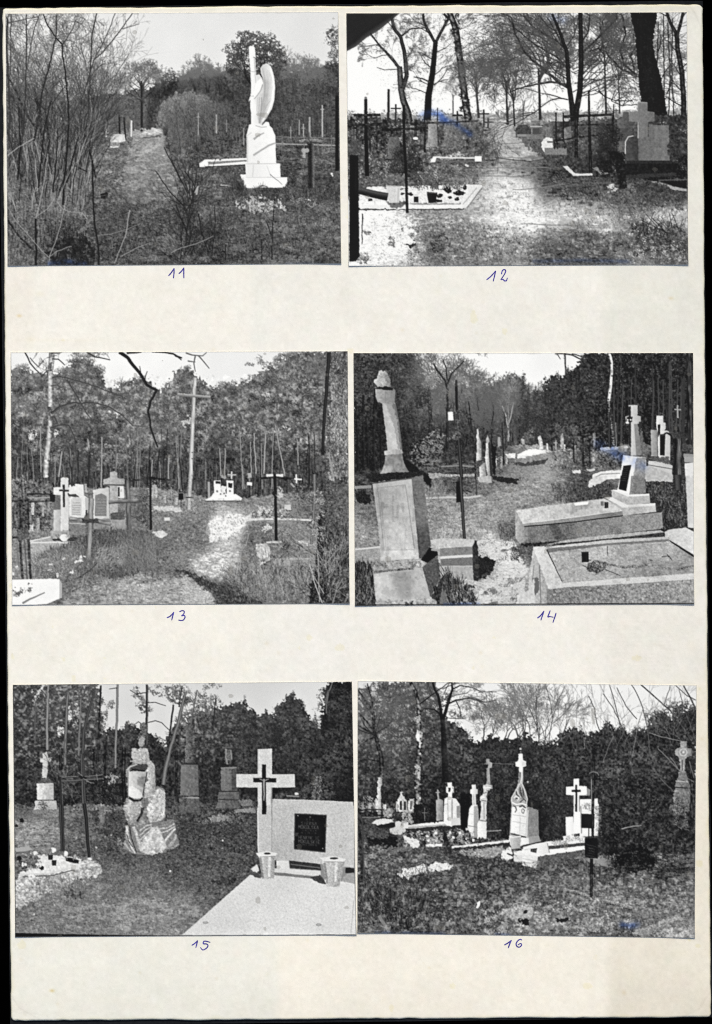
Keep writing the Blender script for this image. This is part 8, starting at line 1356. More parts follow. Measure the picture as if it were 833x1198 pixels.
    lp = s.part('grave_with_pots', 'grave with planted pots in front of a long pale slab'); F(C(80, 80, 120, 60, 185, 62, 190, 84, 110, 92), .82, rough=.4, n1=.05); F(C(105, 90, 190, 78, 190, 102, 110, 106), .1, rough=.4)
    F(C(165, 110, 200, 95, 270, 88, 420, 72, 500, 70, 503, 90, 380, 96, 260, 108, 220, 134, 190, 136, 168, 126), (.75, .85), rough=.25, n1=.04, n2=.04); F(C(240, 108, 380, 98, 503, 90, 505, 112, 380, 116, 250, 130), .14, rough=.3, n1=.05); s.ribbon(C(255, 102, 420, 90, 503, 86), .7, .7, .45); F(C(300, 84, 420, 74, 440, 80, 310, 92), .92, rough=.2)
    s.part('pot', None, lp); F(C(190, 74, 208, 70, 224, 76, 222, 98, 194, 98), .8, rough=.3); F(C(225, 78, 255, 76, 252, 106, 228, 104), .84, rough=.25); s.part('plants', None, lp); s.leaves(C(182, 15, 218, 15, 222, 72, 185, 72), 330, (.3, .5), (.03, .3), thr=-1); s.leaves(C(222, 20, 275, 15, 278, 78, 226, 78), 520, (.3, .55), (.3, .95), thr=-1); 
    F(C(283, -10, 400, -10, 400, 74, 286, 78), .07, rough=.8, n1=.03); s.leaves(C(283, 0, 400, 0, 400, 75, 283, 78), 260, (.25, .45), (.05, .35)); s.part('thin_cross', 'thin pale cross on the dark ground'); S(C(332, 10, 333, 70), .8, .8, .4); S(C(318, 32, 344, 32), .8, .8, .4); F(C(130, 150, 200, 145, 210, 190, 60, 190, 60, 150), .06, rough=1.5, n1=.04)
    sw = s.part('gravestone', 'grey stone with a small cross on top'); F(A(386, 585, 404, 578, 420, 588, 421, 640, 386, 640), (.66, .5), rough=.25, n2=.04); F(C(386, -10, 421, -10, 420, 66, 388, 70), (.64, .42), rough=.25, n2=.05); s.ribbon(A(395, 535, 397, 582), 1.6, 1.8, .6); s.ribbon(A(386, 549, 404, 548), 1.4, 1.4, .55)
    W = view(420, 900, 4.628)
    wt = s.part('white_tomb', 'broad white tomb carrying a white cross'); F(W(458, 280, 460, 190, 462, 160, 478, 150, 500, 152, 525, 160, 545, 190, 548, 290, 500, 310, 470, 300), (.95, .84), rough=.2, n1=.02, n2=.03); s.ribbon(W(480, 158, 482, 275), .6, .6, .6); s.ribbon(W(503, 158, 504, 270), 1, 1, .5); F(W(528, 200, 548, 195, 550, 290, 530, 295), .5, rough=.3, n1=.04); F(W(500, 265, 548, 262, 550, 300, 500, 305), .8, rough=.2); s.ribbon(W(462, 190, 480, 186), .6, .6, .6); s.part('cross', None, wt); F(W(480, 72, 503, 70, 504, 90, 513, 94, 513, 124, 503, 128, 504, 150, 481, 152, 481, 130, 472, 126, 472, 98, 481, 92), (.88, .96), rough=.2); F(W(483, 100, 494, 100, 494, 122, 484, 122), .12, rough=.4); s.ribbon(W(504, 95, 512, 110, 506, 128), .8, .8, .5)
    F(W(548, 130, 600, 130, 598, 280, 575, 340, 552, 330), .05, rough=.4, n1=.02)
    ob = s.part('white_obelisk', 'white pointed stone with a cross'); F(W(588, 365, 588, 300, 598, 210, 610, 195, 640, 190, 645, 215, 650, 300, 640, 370), (.94, .84), rough=.2, n1=.02, n2=.03); F(W(622, 200, 642, 195, 648, 300, 640, 368, 622, 368), .6, rough=.3, n1=.03); s.ribbon(W(592, 240, 620, 244), .5, .5, .66); s.ribbon(W(588, 305, 640, 312), .8, .8, .5); F(W(578, 315, 596, 320, 596, 366, 578, 360), .88, rough=.2); s.part('cross', None, ob); F(W(610, 84, 632, 82, 633, 105, 642, 108, 642, 132, 632, 135, 634, 195, 613, 198, 611, 135, 602, 132, 602, 110, 610, 106), (.95, .72), rough=.15); s.ribbon(W(620, 135, 622, 192), .6, .6, .5)
    cm = s.part('cross_monument', 'tall white monument with a grey stone cross'); F(W(672, 90, 690, 78, 720, 85, 722, 105, 700, 115, 695, 150, 690, 200, 692, 290, 690, 385, 640, 380, 642, 290, 655, 270, 662, 200, 655, 150, 672, 130), (.9, .62), rough=.3, n1=.04, n2=.06); F(W(695, 110, 722, 105, 740, 200, 760, 290, 770, 380, 690, 388, 692, 200), .15, rough=.7, n1=.06, n2=.06); F(W(645, 280, 690, 285, 690, 385, 640, 380), (.96, .84), rough=.2, n1=.03)
    for P, w, v in ((W(668, 130, 690, 125), 1, .35), (W(660, 165, 688, 172), 1, .4), (W(676, 175, 678, 270), .8, .5), (W(672, 100, 715, 100), .9, .95), (W(655, 275, 690, 282), 1, .4), (W(665, 150, 680, 150), 1.4, .95), (W(690, 335, 770, 330), 1, .55)): s.ribbon(P, w, w, v, jit=.05)
    s.part('cross', None, cm); F(A(625, 388, 640, 388, 642, 404, 654, 408, 652, 430, 641, 434, 644, 508, 627, 510, 627, 434, 614, 432, 614, 412, 625, 408), (.42, .66), rough=.35, n2=.06); F(A(612, 416, 634, 414, 634, 430, 613, 432), .08, rough=.4)
    s.part('fence_wire', 'thin pale wire in front of the trees'); S(A(655, 410, 755, 414), .6, .6, .4)
    # mid kerb
    F(C(300, 120, 540, 115, 560, 150, 720, 155, 730, 170, 500, 200, 420, 190, 330, 200, 240, 180, 225, 140), .24, rough=1.4, n1=.12, n2=.12, n4=.1); s.leaves(C(230, 118, 545, 112, 590, 170, 480, 195, 240, 190), 2200, (.25, .5), (.05, .85), thr=-.4, clump=.9)
    kb = s.part('kerb', 'long white kerb in front of the white tombs'); F(C(460, 192, 560, 180, 735, 160, 736, 172, 500, 200, 462, 202), .86, rough=.25); F(C(470, 200, 736, 172, 736, 190, 520, 212, 474, 214), .14, rough=.4); F(C(335, 182, 415, 178, 416, 190, 340, 196), .9, rough=.3); s.ribbon(C(300, 130, 420, 126), .8, .8, .3)
    for x, y, r in ((345, 142, 1.8), (385, 128, 1.8), (320, 132, 1.4), (535, 156, 2), (563, 160, 2), (500, 128, 1.8), (455, 126, 1.4), (470, 150, 1.4), (350, 165, 1.6)): s.part('white_flower'); p = C(x, y)[0]; F(s.blob(*p, r, r * .8, j=.2), .93, rough=.4)
    F(C(534, 158, 546, 158, 546, 164, 534, 164), .1, rough=.3); F(C(420, 130, 436, 126, 448, 190, 424, 190), .08, rough=.5); s.crown(C(440, 0)[0][0], C(0, 200)[0][1], 5, 10, 500, (.03, .24))
    s.part('sandy_plot', 'flat sandy grave plot'); F(C(468, 215, 600, 200, 700, 188, 712, 210, 660, 245, 560, 240, 510, 230), .56, rough=.8, n1=.08, n1h=.1); s.leaves(C(470, 205, 710, 190, 660, 245), 120, (.3, .5), (.2, .5), thr=.3)
    s.part('bright_sand', 'patches of bright bare sand'); F(C(195, 318, 240, 300, 330, 280, 340, 290, 372, 270, 430, 265, 472, 290, 400, 310, 340, 318, 300, 322, 240, 345, 205, 335), .86, rough=1.2, rk=4, n1h=.08, n1=.05); F(C(225, 138, 262, 148, 300, 160, 312, 190, 280, 200, 240, 165), .86, rough=1, n1h=.08); F(C(40, 340, 130, 345, 120, 370, 50, 370), .3, rough=1.5, n1=.1); s.use(gr); s.leaves(C(180, 300, 480, 270, 480, 350, 200, 360), 420, (.25, .5), (.08, .4), thr=.2); s.ribbon(C(342, 285, 350, 320), 2, 1.4, .25, jit=.05)
    # ornate monument and its slab
    om = s.part('ornate_monument', 'white carved monument topped by a cross'); M = view(585, 870, 7.725)
    F(M(170, 215, 205, 215, 210, 300, 205, 360, 235, 430, 250, 490, 245, 550, 262, 570, 345, 600, 350, 830, 370, 880, 190, 920, 85, 860, 92, 700, 105, 560, 95, 500, 120, 450, 145, 400, 165, 350), .62, rough=.3, n1=.04, n2=.04)
    F(M(110, 570, 235, 560, 248, 600, 240, 840, 95, 800), (.96, .86), rough=.2, n1=.02, n2=.03); F(M(240, 600, 262, 575, 345, 600, 350, 830, 255, 845, 250, 700), (.5, .44), rough=.2, n1=.03, n2=.04); F(M(245, 575, 270, 520, 300, 550, 345, 600, 262, 575), .1, rough=.4)
    s.ribbon(M(252, 600, 246, 700, 240, 835), 1.6, 2.2, [.5, .94, .6]); F(M(95, 808, 235, 840, 232, 850, 95, 818), .16, rough=.2); F(M(80, 830, 200, 850, 210, 915, 160, 940, 95, 920, 80, 870), .9, rough=.3, n2=.04); F(M(195, 850, 258, 848, 262, 905, 200, 915), (.94, .86), rough=.15); F(M(258, 848, 345, 835, 375, 880, 262, 908), (.6, .5), rough=.2, n1=.03)
    s.ribbon(M(186, 225, 190, 300, 180, 350, 186, 380), 3.2, 2.6, [.9, .7, .3], jit=.04); s.ribbon(M(182, 260, 178, 300), .8, .8, .15)
    s.ribbon(M(180, 360, 140, 430, 105, 490, 110, 540), 1.8, 1.6, [.4, .9, .7], jit=.05); s.ribbon(M(195, 360, 225, 440, 245, 500, 235, 550), 2, 1.6, [.6, .9, .3], jit=.05); F(M(175, 400, 195, 390, 225, 490, 190, 500, 150, 460), .42, rough=.6, n1=.1)
    for P, w, v in ((M(180, 395, 185, 440, 200, 480), .9, .12), (M(160, 420, 165, 450, 190, 490), .9, .85), (M(145, 430, 150, 460, 165, 480), .8, .1), (M(205, 400, 212, 440, 215, 470), .8, .12), (M(125, 490, 145, 470, 170, 490, 160, 515), 1.1, .9), (M(140, 500, 150, 490, 158, 500), 1, .1), (M(110, 530, 150, 550, 200, 540, 240, 555), 1.6, .9), (M(180, 530, 215, 500, 235, 520), 1, .2), (M(120, 560, 140, 570, 150, 600, 135, 620), 1.4, .3), (M(175, 570, 205, 560, 232, 580), 1.8, .25), (M(205, 585, 220, 600, 210, 630, 195, 620, 200, 590), .9, .35), (M(115, 640, 235, 660), .5, .62), (M(110, 700, 235, 725), .5, .66), (M(180, 640, 178, 820), .5, .7)): s.ribbon(P, w, w * .8, v, jit=.05, wob=.15)
    s.dots(*[np.array(v) for v in zip(*M(250, 345))], 1.3, .62)
    s.part('cross', 'white stone cross with knobbed arms', om); F(A(779, 366, 798, 366, 800, 395, 814, 400, 814, 424, 799, 428, 799, 450, 782, 452, 780, 428, 764, 424, 764, 404, 778, 398), (.94, .84), rough=.3, n2=.03); s.dots([A(788, 0)[0][0], A(789, 0)[0][0]], [A(0, 342)[0][1], A(0, 356)[0][1]], [1.2, .8], [.7, .5]); F(B(-5, 402, 8, 402, 12, 418, -5, 424), .8)
    pp = s.part('planter', 'white square planter', om); F(C(735, 146, 790, 140, 786, 200, 745, 204), (.76, .6), rough=.2, n1=.03, n2=.03); s.ribbon(C(735, 150, 790, 144), 1.4, 1.4, .86); F(C(700, 215, 740, 195, 752, 240, 722, 268, 694, 248), .88, rough=.6, n1=.05); s.ribbon(C(725, 225, 750, 235), 1.6, 1.6, .2)
    sb = s.part('slab_grave', 'white slab grave in front of the carved monument'); F(C(755, 216, 836, 204, 836, 232, 780, 240, 760, 236), .9, rough=.2); F(D(0, 195, 60, 178, 120, 168, 292, 158, 296, 176, 130, 192, 0, 208), .9, rough=.15, n1=.02); F(D(118, 190, 292, 174, 294, 188, 124, 208), .22, rough=.2, n1=.04); F(D(-5, 204, 60, 224, 124, 206, 294, 188, 298, 206, 130, 232, 70, 240, -5, 226), .92, rough=.15, n1=.02); F(C(755, 236, 836, 232, 836, 286, 756, 258), .82, rough=.2, n1=.03); F(D(-5, 226, 70, 240, 64, 296, -5, 282), (.9, .85), rough=.2, n1=.03); F(D(70, 240, 130, 232, 298, 206, 296, 236, 180, 262, 70, 296), .3, rough=.5, n1=.06, n2=.06); s.ribbon(C(758, 262, 836, 272), 1, 1, .6); s.ribbon(D(-2, 250, 66, 262), .6, .6, .65)
    s.part('stone_block', None, sb); F(D(62, 226, 70, 178, 114, 174, 125, 222, 90, 232), (.92, .84), rough=.15, n1=.02); s.ribbon(D(114, 176, 125, 222), 1, 1, .55); s.part('wreath', None, sb); s.leaves(D(142, 168, 165, 160, 212, 162, 216, 178, 185, 188, 145, 186), 240, (.3, .5), (.15, .75))
    wc = s.part('white_cross_grave', 'bright white grave with a white cross and a black inner cross'); F(D(202, 52, 238, 50, 242, 150, 204, 156), (.96, .9), rough=.15); F(D(188, 144, 206, 140, 290, 146, 300, 160, 192, 166), .9, rough=.3, n1=.05); s.leaves(D(205, 135, 300, 130, 300, 162, 200, 165), 200, (.3, .5), (.15, .7))
    F(B(268, 582, 354, 578, 358, 640, 268, 640), .92, rough=.15, n2=.02); F(D(266, -10, 360, -10, 356, 140, 268, 146), .9, rough=.2, n2=.03)
    s.part('cross', None, wc); F(B(240, 484, 266, 482, 266, 518, 303, 520, 303, 562, 268, 563, 268, 640, 240, 640, 240, 562, 204, 560, 204, 522, 240, 520), .97, rough=.1); F(D(240, -10, 272, -10, 276, 130, 240, 132), .95, rough=.15); s.ribbon(D(274, 0, 277, 130), 1.2, 1.2, .5); s.ribbon(B(266, 563, 268, 640), 1, 1, .5); F(B(303, 528, 318, 534, 316, 562, 303, 562), .5, rough=.4)
    s.part('black_cross', None, wc); F(B(248, 512, 257, 512, 257, 535, 274, 536, 274, 546, 257, 547, 257, 640, 248, 640, 248, 547, 231, 546, 231, 536, 248, 535), .07); F(D(246, -10, 257, -10, 256, 24, 247, 24), .1); s.part('plaque', None, wc); F(D(277, 36, 340, 38, 338, 106, 277, 104), .09); s.leaves(B(290, 600, 330, 600, 330, 632, 290, 632), 120, (.25, .45), (.15, .6), thr=-.5)
    s.leaves(D(340, 0, 375, 0, 372, 140, 345, 145), 300, (.3, .5), (.06, .7))
    # black iron cross with board
    bc = s.part('iron_cross', 'tall black iron cross with a small lettered board')
    s.ribbon(B(336, 330, 335, 440, 331, 640), 2.6, 3, .04); F(B(326, 345, 346, 345, 344, 368, 328, 368), .06, rough=.5); s.ribbon(B(238, 478, 300, 480, 360, 486, 432, 486), 1.8, 2, .05); s.ribbon([B(322 + 36 * math.cos(t), 476 - 28 * math.sin(t))[0] for t in np.linspace(.1, 3.05, 12)], 1.4, 1.4, .08); s.ribbon([B(335 + 24 * math.cos(t), 470 - 20 * math.sin(t))[0] for t in np.linspace(.1, 2.6, 9)], .8, .8, .45)
    s.ribbon(B(325, 486, 325, 640), .9, .9, .55); s.ribbon(D(331, -10, 330, 160), 3, 3, .03); s.ribbon(D(312, 60, 312, 152), .8, .8, .1); s.ribbon(D(325, 250, 324, 438), 3.4, 3.6, [.03, .1, .03]); s.ribbon(D(306, 260, 304, 420), .7, .7, .35); s.ribbon(D(346, 260, 346, 420), .7, .7, .3)
    bd = s.part('board', 'small black board with worn pale lettering', bc); F(D(292, 153, 354, 152, 356, 250, 294, 246), .06); 
    Y = lambda u, v: (670 + u / 16.66, 965 + v / 16.66)
    for (u0, v0, u1, v1) in ((260, 370, 480, 440), (300, 440, 440, 480), (320, 500, 440, 530), (300, 545, 430, 570), (270, 585, 470, 640)):
        n = int((u1 - u0) / 22)
        s.segs([(*Y(u0 + (u1 - u0) * i / n, v0 + (v1 - v0) * i / n + s.r.uniform(-12, 4)), *Y(u0 + (u1 - u0) * (i + .5) / n, v0 + (v1 - v0) * i / n + s.r.uniform(4, 16)), .35, .35, s.r.uniform(.3, .6)) for i in range(n)], ident=False)
    # right wheel cross
    rc = s.part('wheel_cross_monument', 'weathered stone monument with a ringed cross at the right edge'); F(B(748, 306, 776, 304, 778, 336, 800, 342, 800, 374, 782, 380, 772, 392, 768, 450, 746, 450, 744, 392, 738, 380, 722, 372, 722, 346, 742, 338), (.6, .48), rough=.5, n1=.06, n2=.08); s.ribbon([B(761 + 17 * math.cos(t), 358 - 17 * math.sin(t))[0] for t in np.linspace(0, 6.3, 20)], 1, 1, .75); s.dots([B(761, 0)[0][0]], [B(0, 358)[0][1]], 1.4, .8); s.ribbon(B(757, 395, 757, 445), 1, 1, .2)
    s.part('pedestal', None, rc); F(B(742, 450, 772, 450, 788, 500, 795, 520, 792, 640, 712, 640, 716, 560, 722, 520, 730, 490), (.55, .4), rough=.5, n1=.07, n2=.08); F(D(705, -10, 790, -10, 795, 10, 720, 40), .35, rough=1, n1=.1, n2=.08); s.ribbon(B(722, 525, 792, 528), 1.4, 1.4, .2); s.ribbon(B(725, 495, 785, 498), 1.2, 1.2, .7); s.crown(B(742, 0)[0][0], B(0, 590)[0][1], 5, 6, 200, (.05, .3)); s.leaves(D(700, 0, 790, 0, 790, 120, 720, 100), 500, (.25, .45), (.2, .75), thr=.1)
    S(B(795, 440, 805, 540, 812, 640), 3.4, 5, .1); S(D(800, -10, 806, 60), 5, 5, .12)
    # twigs over the right half
    s.part('bare_saplings', 'thin bare saplings rising in front of the bush')
    for P, a, b in ((B(560, 36, 620, 90, 700, 160, 760, 240, 810, 320), 1.4, 1.4), (B(515, 36, 545, 90, 570, 150, 590, 240, 605, 380), .8, 1.2), (B(410, 40, 440, 140, 460, 230, 500, 310, 525, 370), .7, 1), (B(445, 50, 490, 140, 540, 200), .6, .9), (B(380, 80, 430, 150, 480, 260), .6, .8), (B(310, 90, 340, 150, 350, 220, 365, 260), .6, .8), (B(760, 36, 790, 90, 820, 150), 1.4, 1.8), (B(725, 40, 780, 90, 820, 110), .7, .8), (B(700, 40, 680, 100, 668, 140), .6, .6), (B(600, 265, 660, 285, 750, 305), .8, .6), (B(740, 60, 770, 160, 830, 330), .6, .8), (B(520, 370, 545, 230, 570, 150), .7, .5), (B(640, 340, 700, 400, 780, 480, 812, 500), .8, .7), (B(700, 380, 760, 470, 800, 560), .7, .7), (B(650, 480, 720, 550, 790, 570), .7, .6), (B(790, 400, 812, 480), .7, .9), (B(380, 400, 410, 320, 430, 280), .5, .5), (B(0, 110, 40, 170, 70, 250, 80, 340), .6, .9), (B(60, 40, 62, 140, 65, 260), .5, .9), (B(200, 40, 160, 120, 135, 220, 120, 310), .5, .9), (B(245, 110, 190, 180, 140, 220), .4, .6), (B(110, 50, 130, 120, 140, 190), .5, .7), (B(290, 300, 292, 340), .6, .6)): S(P, a, b, s.r.uniform(.14, .28)) if P[0][1] < 840 else S(P, a, b, s.r.uniform(.36, .5))
    o = []
    for q in range(70):
        x = s.r.uniform(612, 812); y = s.r.uniform(815, 880); s.bough(x, y, s.r.gauss(1.6, .45), s.r.uniform(10, 26), .45, 2, o, s.r.uniform(.34, .55), spread=.5, wmin=.2)
    s.segs(o)
    # foreground
    s.use(gr); s.leaves(C(480, 200, 600, 240, 760, 260, 833, 300, 833, 360, 600, 380, 480, 320), 3600, (.25, .5), (.03, .26), thr=-.5); s.leaves(C(280, 400, 420, 400, 430, 460, 290, 460), 700, (.25, .5), (.02, .16), thr=-.3); s.leaves(D(0, 270, 300, 240, 300, 380, 0, 350), 2600, (.22, .42), (.04, .42), thr=-.4)
    o = []
    for q in range(110): s.bough(C(s.r.uniform(10, 330), 0)[0][0], C(0, s.r.uniform(480, 605))[0][1], s.r.gauss(1.57, .45), s.r.uniform(10, 30), .5, 2, o, s.r.choice([.04, .08, .42, .06]), spread=.5, wmin=.25)
    for q in range(60): s.bough(C(s.r.uniform(330, 830), 0)[0][0], C(0, s.r.uniform(500, 605))[0][1], s.r.gauss(1.57, .5), s.r.uniform(6, 16), .4, 1, o, s.r.choice([.05, .45]), spread=.5, wmin=.22)
    s.segs(o); s.part('shrub', 'dark leafless shrub stems in the left foreground'); [S(P, 1.6, .7, .06) for P in (C(185, 590, 160, 540, 140, 510, 110, 490), C(255, 600, 240, 540, 225, 470), C(90, 570, 80, 480, 60, 430), C(270, 580, 262, 520), C(200, 560, 190, 440))]; S(C(115, 520, 140, 560, 165, 600), 4, 3, .42)
    s.dapple([(420, 985), (560, 1000), (812, 1030), (812, 1096), (420, 1090)], .12, thr=.5, keys=(4, 2)); s.part('log', 'grey log or plank lying in the grass'); s.ribbon(D(205, 402, 260, 412, 310, 432), 4, 4.4, [.55, .4, .14], jit=.04, tex=.1); s.ribbon(D(370, 452, 430, 462, 520, 488), 5, 5, [.52, .4, .15], jit=.04, tex=.1)
    st = s.part('rubble', 'scattered pale stones and clods in the foreground')
    F(C(680, 505, 740, 485, 800, 470, 836, 470, 836, 530, 790, 545, 740, 530), .62, rough=1.2, n1=.12, n2=.14); s.leaves(C(590, 490, 836, 470, 836, 610, 600, 610), 1500, (.3, .6), (.3, .85), thr=.1, clump=.8); s.leaves(D(0, 470, 330, 430, 520, 470, 520, 600, 0, 610), 2200, (.3, .6), (.2, .8), thr=-.1, clump=.9); F(C(800, 497, 815, 492, 829, 502, 822, 516, 806, 516), .06, rough=.6); F(C(775, 545, 795, 538, 830, 548, 830, 557, 785, 557), .08, rough=1.2); F(D(-5, 480, 40, 480, 50, 500, 30, 530, -5, 530), .62, rough=.8, n1=.12); F(D(2, 495, 18, 494, 18, 512, 2, 514), .08, rough=.6); F(D(-5, 535, 30, 540, 20, 565, -5, 565), .05, rough=.5); F(D(150, 540, 215, 530, 225, 545, 160, 555), .06, rough=.8)
    s.part('sandy_bank', 'pale sandy bank in the bottom right corner'); F(D(520, 600, 600, 570, 700, 530, 740, 515, 730, 540, 650, 575, 600, 615, 520, 615), .52, rough=1, n1=.08, n1h=.1); F(D(630, 600, 700, 575, 812, 570, 812, 625, 630, 625), .6, rough=2, n1=.12, n2=.12); s.use(gr); s.leaves(D(520, 500, 812, 500, 812, 610, 520, 620), 1500, (.25, .45), (.08, .5), thr=.0)
    s.part('paper_scrap', 'small white scrap in the grass'); F(C(580, 460, 594, 452, 597, 466, 588, 486, 576, 484), .97, rough=.4); s.dots([C(452, 0)[0][0], C(640, 0)[0][0]], [C(0, 580)[0][1] if 0 else C(0, 545)[0][1]] * 2, .8, .75)
    # left iron post
    lb_ = s.part('iron_post', 'dark iron post with a forked arm at the left edge'); s.ribbon(C(24, 20, 24, 120, 36, 360), 2.6, 2.6, .06); s.ribbon(C(36, 50, 38, 150, 42, 355), 1.4, 2, [.05, .3, .05]); s.ribbon(C(22, 40, 30, 22, 50, 16, 140, 18), 1.6, 1.6, .08); s.ribbon(C(30, 46, 60, 42, 140, 46), 1.6, 1.6, .07); s.ribbon(C(36, 54, 120, 54), .8, .8, .4); S(C(130, 15, 130, 56), 2, 2, .08); S(C(48, 260, 56, 290), 1, 1, .6)
    s.ink = [([(440, 1091), (520, 1092.4)], 3.4, .3), ([(580, 1093), (596, 1094)], 3, .35), ([(728, 1082), (736, 1084), (745, 1081)], 6, .5)]
    s.add(D(350, -60, 480, -120, 640, -150, 815, -160, 815, 200, 760, 330, 620, 360, 520, 330, 440, 350, 380, 250), -.05, rough=2, soft=2); s.add(D(0, 330, 280, 320, 420, 370, 560, 380, 812, 330, 812, 600, 0, 600), .045, rough=2, soft=3)
    s.use(gr); s.tufts(C(160, 118, 500, 108, 720, 168, 836, 285, 836, 300, 700, 280, 480, 215, 300, 200, 180, 140), 150, (1.2, 2.4), (.06, .5)); s.tufts(D(-5, 285, 70, 288, 298, 232, 300, 262, 70, 320, -5, 310), 90, (1.4, 2.8), (.06, .5)); s.add(A(424, 600, 470, 590, 470, 640, 424, 640), -.06, soft=.8)
    s.finish(con=1.05, lift=.12)
    return s

# ---------------------------------------------------------------- mount the prints
def mount(s, label, lift=.00022, step=.75):
    """turn a drawn picture into a photographic print: a paper base and one flat mesh for every depicted part"""
    (x0, y0), (x1, y1), (x2, y2), (x3, y3) = s.quad
    nu, nv = int((x1 - x0) / step) + 1, int((y3 - y0) / step) + 1
    u, v = np.meshgrid(np.linspace(0, 1, nu), np.linspace(0, 1, nv))
    PX = (x0 * (1 - u) + x1 * u) * (1 - v) + (x3 * (1 - u) + x2 * u) * v; PY = (y0 * (1 - u) + y1 * u) * (1 - v) + (y3 * (1 - u) + y2 * u) * v
    d = np.minimum(np.minimum(u * (x1 - x0), (1 - u) * (x1 - x0)), np.minimum(v * (y3 - y0), (1 - v) * (y3 - y0)))
    def ZZ(x, y): return Z_PAGE + zwave(x, y)
    curl = lambda a, b: .0004 * np.exp(-(a / 26) ** 2 - (b / 22) ** 2)
    def CR(uu, vv): return curl(uu * (x1 - x0), vv * (y3 - y0)) * .3 + curl((1 - uu) * (x1 - x0), (1 - vv) * (y3 - y0)) * 1.2 + curl(uu * (x1 - x0), (1 - vv) * (y3 - y0)) * .8
    PZ = ZZ(PX, PY) + lift + CR(u, v) + .00012 * np.sin(np.pi * u) * np.sin(np.pi * v)
    # tones: mean of the drawing around each vertex
    img = s.img; c = np.cumsum(np.cumsum(np.pad(img, ((1, 0), (1, 0))), 0, dtype=np.float64), 1)
    xi = np.clip(((PX - s.x0) * K).astype(int), 2, s.w - 3); yi = np.clip(((PY - s.y0) * K).astype(int), 2, s.h - 3)
    T = (c[yi + 2, xi + 2] - c[yi - 1, xi + 2] - c[yi + 2, xi - 1] + c[yi - 1, xi - 1]) / 9
    T = .018 + .965 * T
    rgb = np.stack([T * 1.0, T * 1.0, T * .982 + .002], -1)
    for pts, wd, a in s.ink:              # blue ink smears on the print
        m = np.zeros(T.shape)
        for (ax, ay), (bx, by) in zip(pts[:-1], pts[1:]):
            t = np.clip(((PX - ax) * (bx - ax) + (PY - ay) * (by - ay)) / ((bx - ax) ** 2 + (by - ay) ** 2), 0, 1)
            dd = np.hypot(PX - ax - t * (bx - ax), PY - ay - t * (by - ay)); m = np.maximum(m, np.exp(-(dd / wd * 1.7) ** 2))
        n = lattice(PX, PY, 3.2, gp) * .5 + lattice(PX, PY, 7, gp) * .5
        m = (m * a * np.clip(.8 + .5 * n, 0, 1.1))[..., None]
        rgb = rgb * (1 - m) + m * (np.array([.20, .34, .66]) * (.45 + .75 * T[..., None]))
    wear = np.clip(1 - d / (1.0 + .5 * lattice(PX, PY, 8, gp)), 0, 1)[..., None] * .35
    rgb = rgb * (1 - wear) + wear * np.array([.50, .49, .46])
    tone = lin(rgb)
    # which part each little face shows
    cx = (PX[:-1, :-1] + PX[1:, 1:]) / 2; cy = (PY[:-1, :-1] + PY[1:, 1:]) / 2
    fid = s.ids[np.clip(((cy - s.y0) * K).astype(int), 0, s.h - 1), np.clip(((cx - s.x0) * K).astype(int), 0, s.w - 1)].copy()
    fid[fid == 0] = 1
    best = np.zeros(fid.shape, np.float32); res = fid.copy()
    for k in range(1, len(s.parts)):      # drop stray specks
        m = (fid == k)
        if not m.any(): continue
        p = np.pad(m.astype(np.float32), 1)
        cnt = sum(p[a:a + m.shape[0], b:b + m.shape[1]] for a in range(3) for b in range(3)) + 2.0 * m
        t = cnt > best; res[t] = k; best[t] = cnt[t]
    fid = res
    root = empty('photograph', (wx((x0 + x1) / 2), wy((y0 + y3) / 2), Z_PAGE))
    tag(root, label, 'photograph', 'black and white photographs mounted on the album page')
    off = np.array(root.location)
    V = np.stack([wx(PX), wy(PY), PZ], -1).reshape(-1, 3) - off; tone = tone.reshape(-1, 3)
    I = np.arange(nu * nv).reshape(nv, nu)
    Q = np.stack([I[:-1, :-1], I[1:, :-1], I[1:, 1:], I[:-1, 1:]], -1)
    # paper base with a real thickness, a hair larger than the picture
    bu, bv = np.meshgrid(np.linspace(0, 1, 40), np.linspace(0, 1, 30)); e = .35
    BX = (x0 * (1 - bu) + x1 * bu) * (1 - bv) + (x3 * (1 - bu) + x2 * bu) * bv + (bu - .5) * 2 * e; BY = (y0 * (1 - bu) + y1 * bu) * (1 - bv) + (y3 * (1 - bu) + y2 * bu) * bv + (bv - .5) * 2 * e
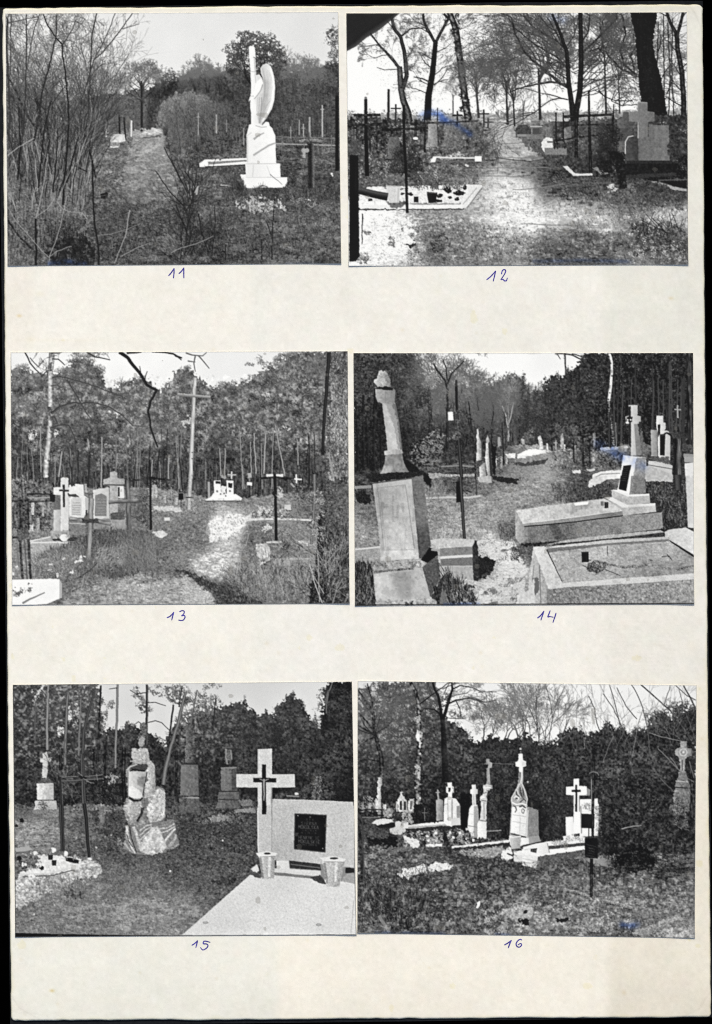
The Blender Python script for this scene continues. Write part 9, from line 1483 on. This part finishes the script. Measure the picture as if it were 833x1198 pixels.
    BZ = ZZ(BX, BY) + lift - .00003 + CR(bu, bv) + .00012 * np.sin(np.pi * bu) * np.sin(np.pi * bv)
    BI = np.arange(1200).reshape(30, 40); top = np.stack([wx(BX), wy(BY), BZ], -1).reshape(-1, 3)
    rg = np.concatenate([BI[0, :-1], BI[:-1, -1], BI[-1, :0:-1], BI[:0:-1, 0]]); lowv = top[rg].copy(); lowv[:, 2] = ZZ(BX, BY).reshape(-1)[rg] + .00001
    li = np.arange(1200, 1200 + len(rg))
    BF = np.concatenate([np.stack([BI[:-1, :-1], BI[1:, :-1], BI[1:, 1:], BI[:-1, 1:]], -1).reshape(-1, 4), np.stack([rg, np.roll(rg, -1), np.roll(li, -1), li], -1)])
    mesh_object('paper_base', np.concatenate([top, lowv]) - off, BF, M_paper, root)
    objs = {}
    used = {k for k in range(1, len(s.parts)) if (fid == k).sum() >= 3}
    need = used | {s.parts[k][2] for k in used if s.parts[k][2]}
    for k in sorted(need):
        name, lab, par = s.parts[k]; parent = objs.get(par, root) if par else root
        m = fid == k
        if k in used:
            q = Q[m]; uniq, inv = np.unique(q, return_inverse=True)
            o = mesh_object(name, V[uniq], inv.reshape(q.shape), M_print, parent, tone[uniq])
        else:
            o = bpy.data.objects.new(name, None); sc.collection.objects.link(o); o.parent = parent
        if lab: o['label'] = lab
        objs[k] = o
    rest = np.isin(fid, list(used), invert=True)
    if rest.any():                        # crumbs too small to be parts stay with the print's surface
        q = Q[rest]; uniq, inv = np.unique(q, return_inverse=True)
        mesh_object('print_surface', V[uniq], inv.reshape(q.shape), M_print, root, tone[uniq])

mount(picture_11(), 'photograph of a white winged angel monument beside a grassy path, above the number 11')
mount(picture_12(), 'photograph of a sandy path between iron crosses and big bare trees, above the number 12')
mount(picture_13(), 'photograph of a very tall wooden cross before a pine wood, above the number 13')
mount(picture_14(), 'photograph of a leaning stone monument and long granite tombs, above the number 14')
mount(picture_15(), 'photograph of a pale granite cross with black plaque beside carved rock, above number 15')
mount(picture_16(), 'photograph of white tombs among dark bushes and a black iron cross, above the number 16')
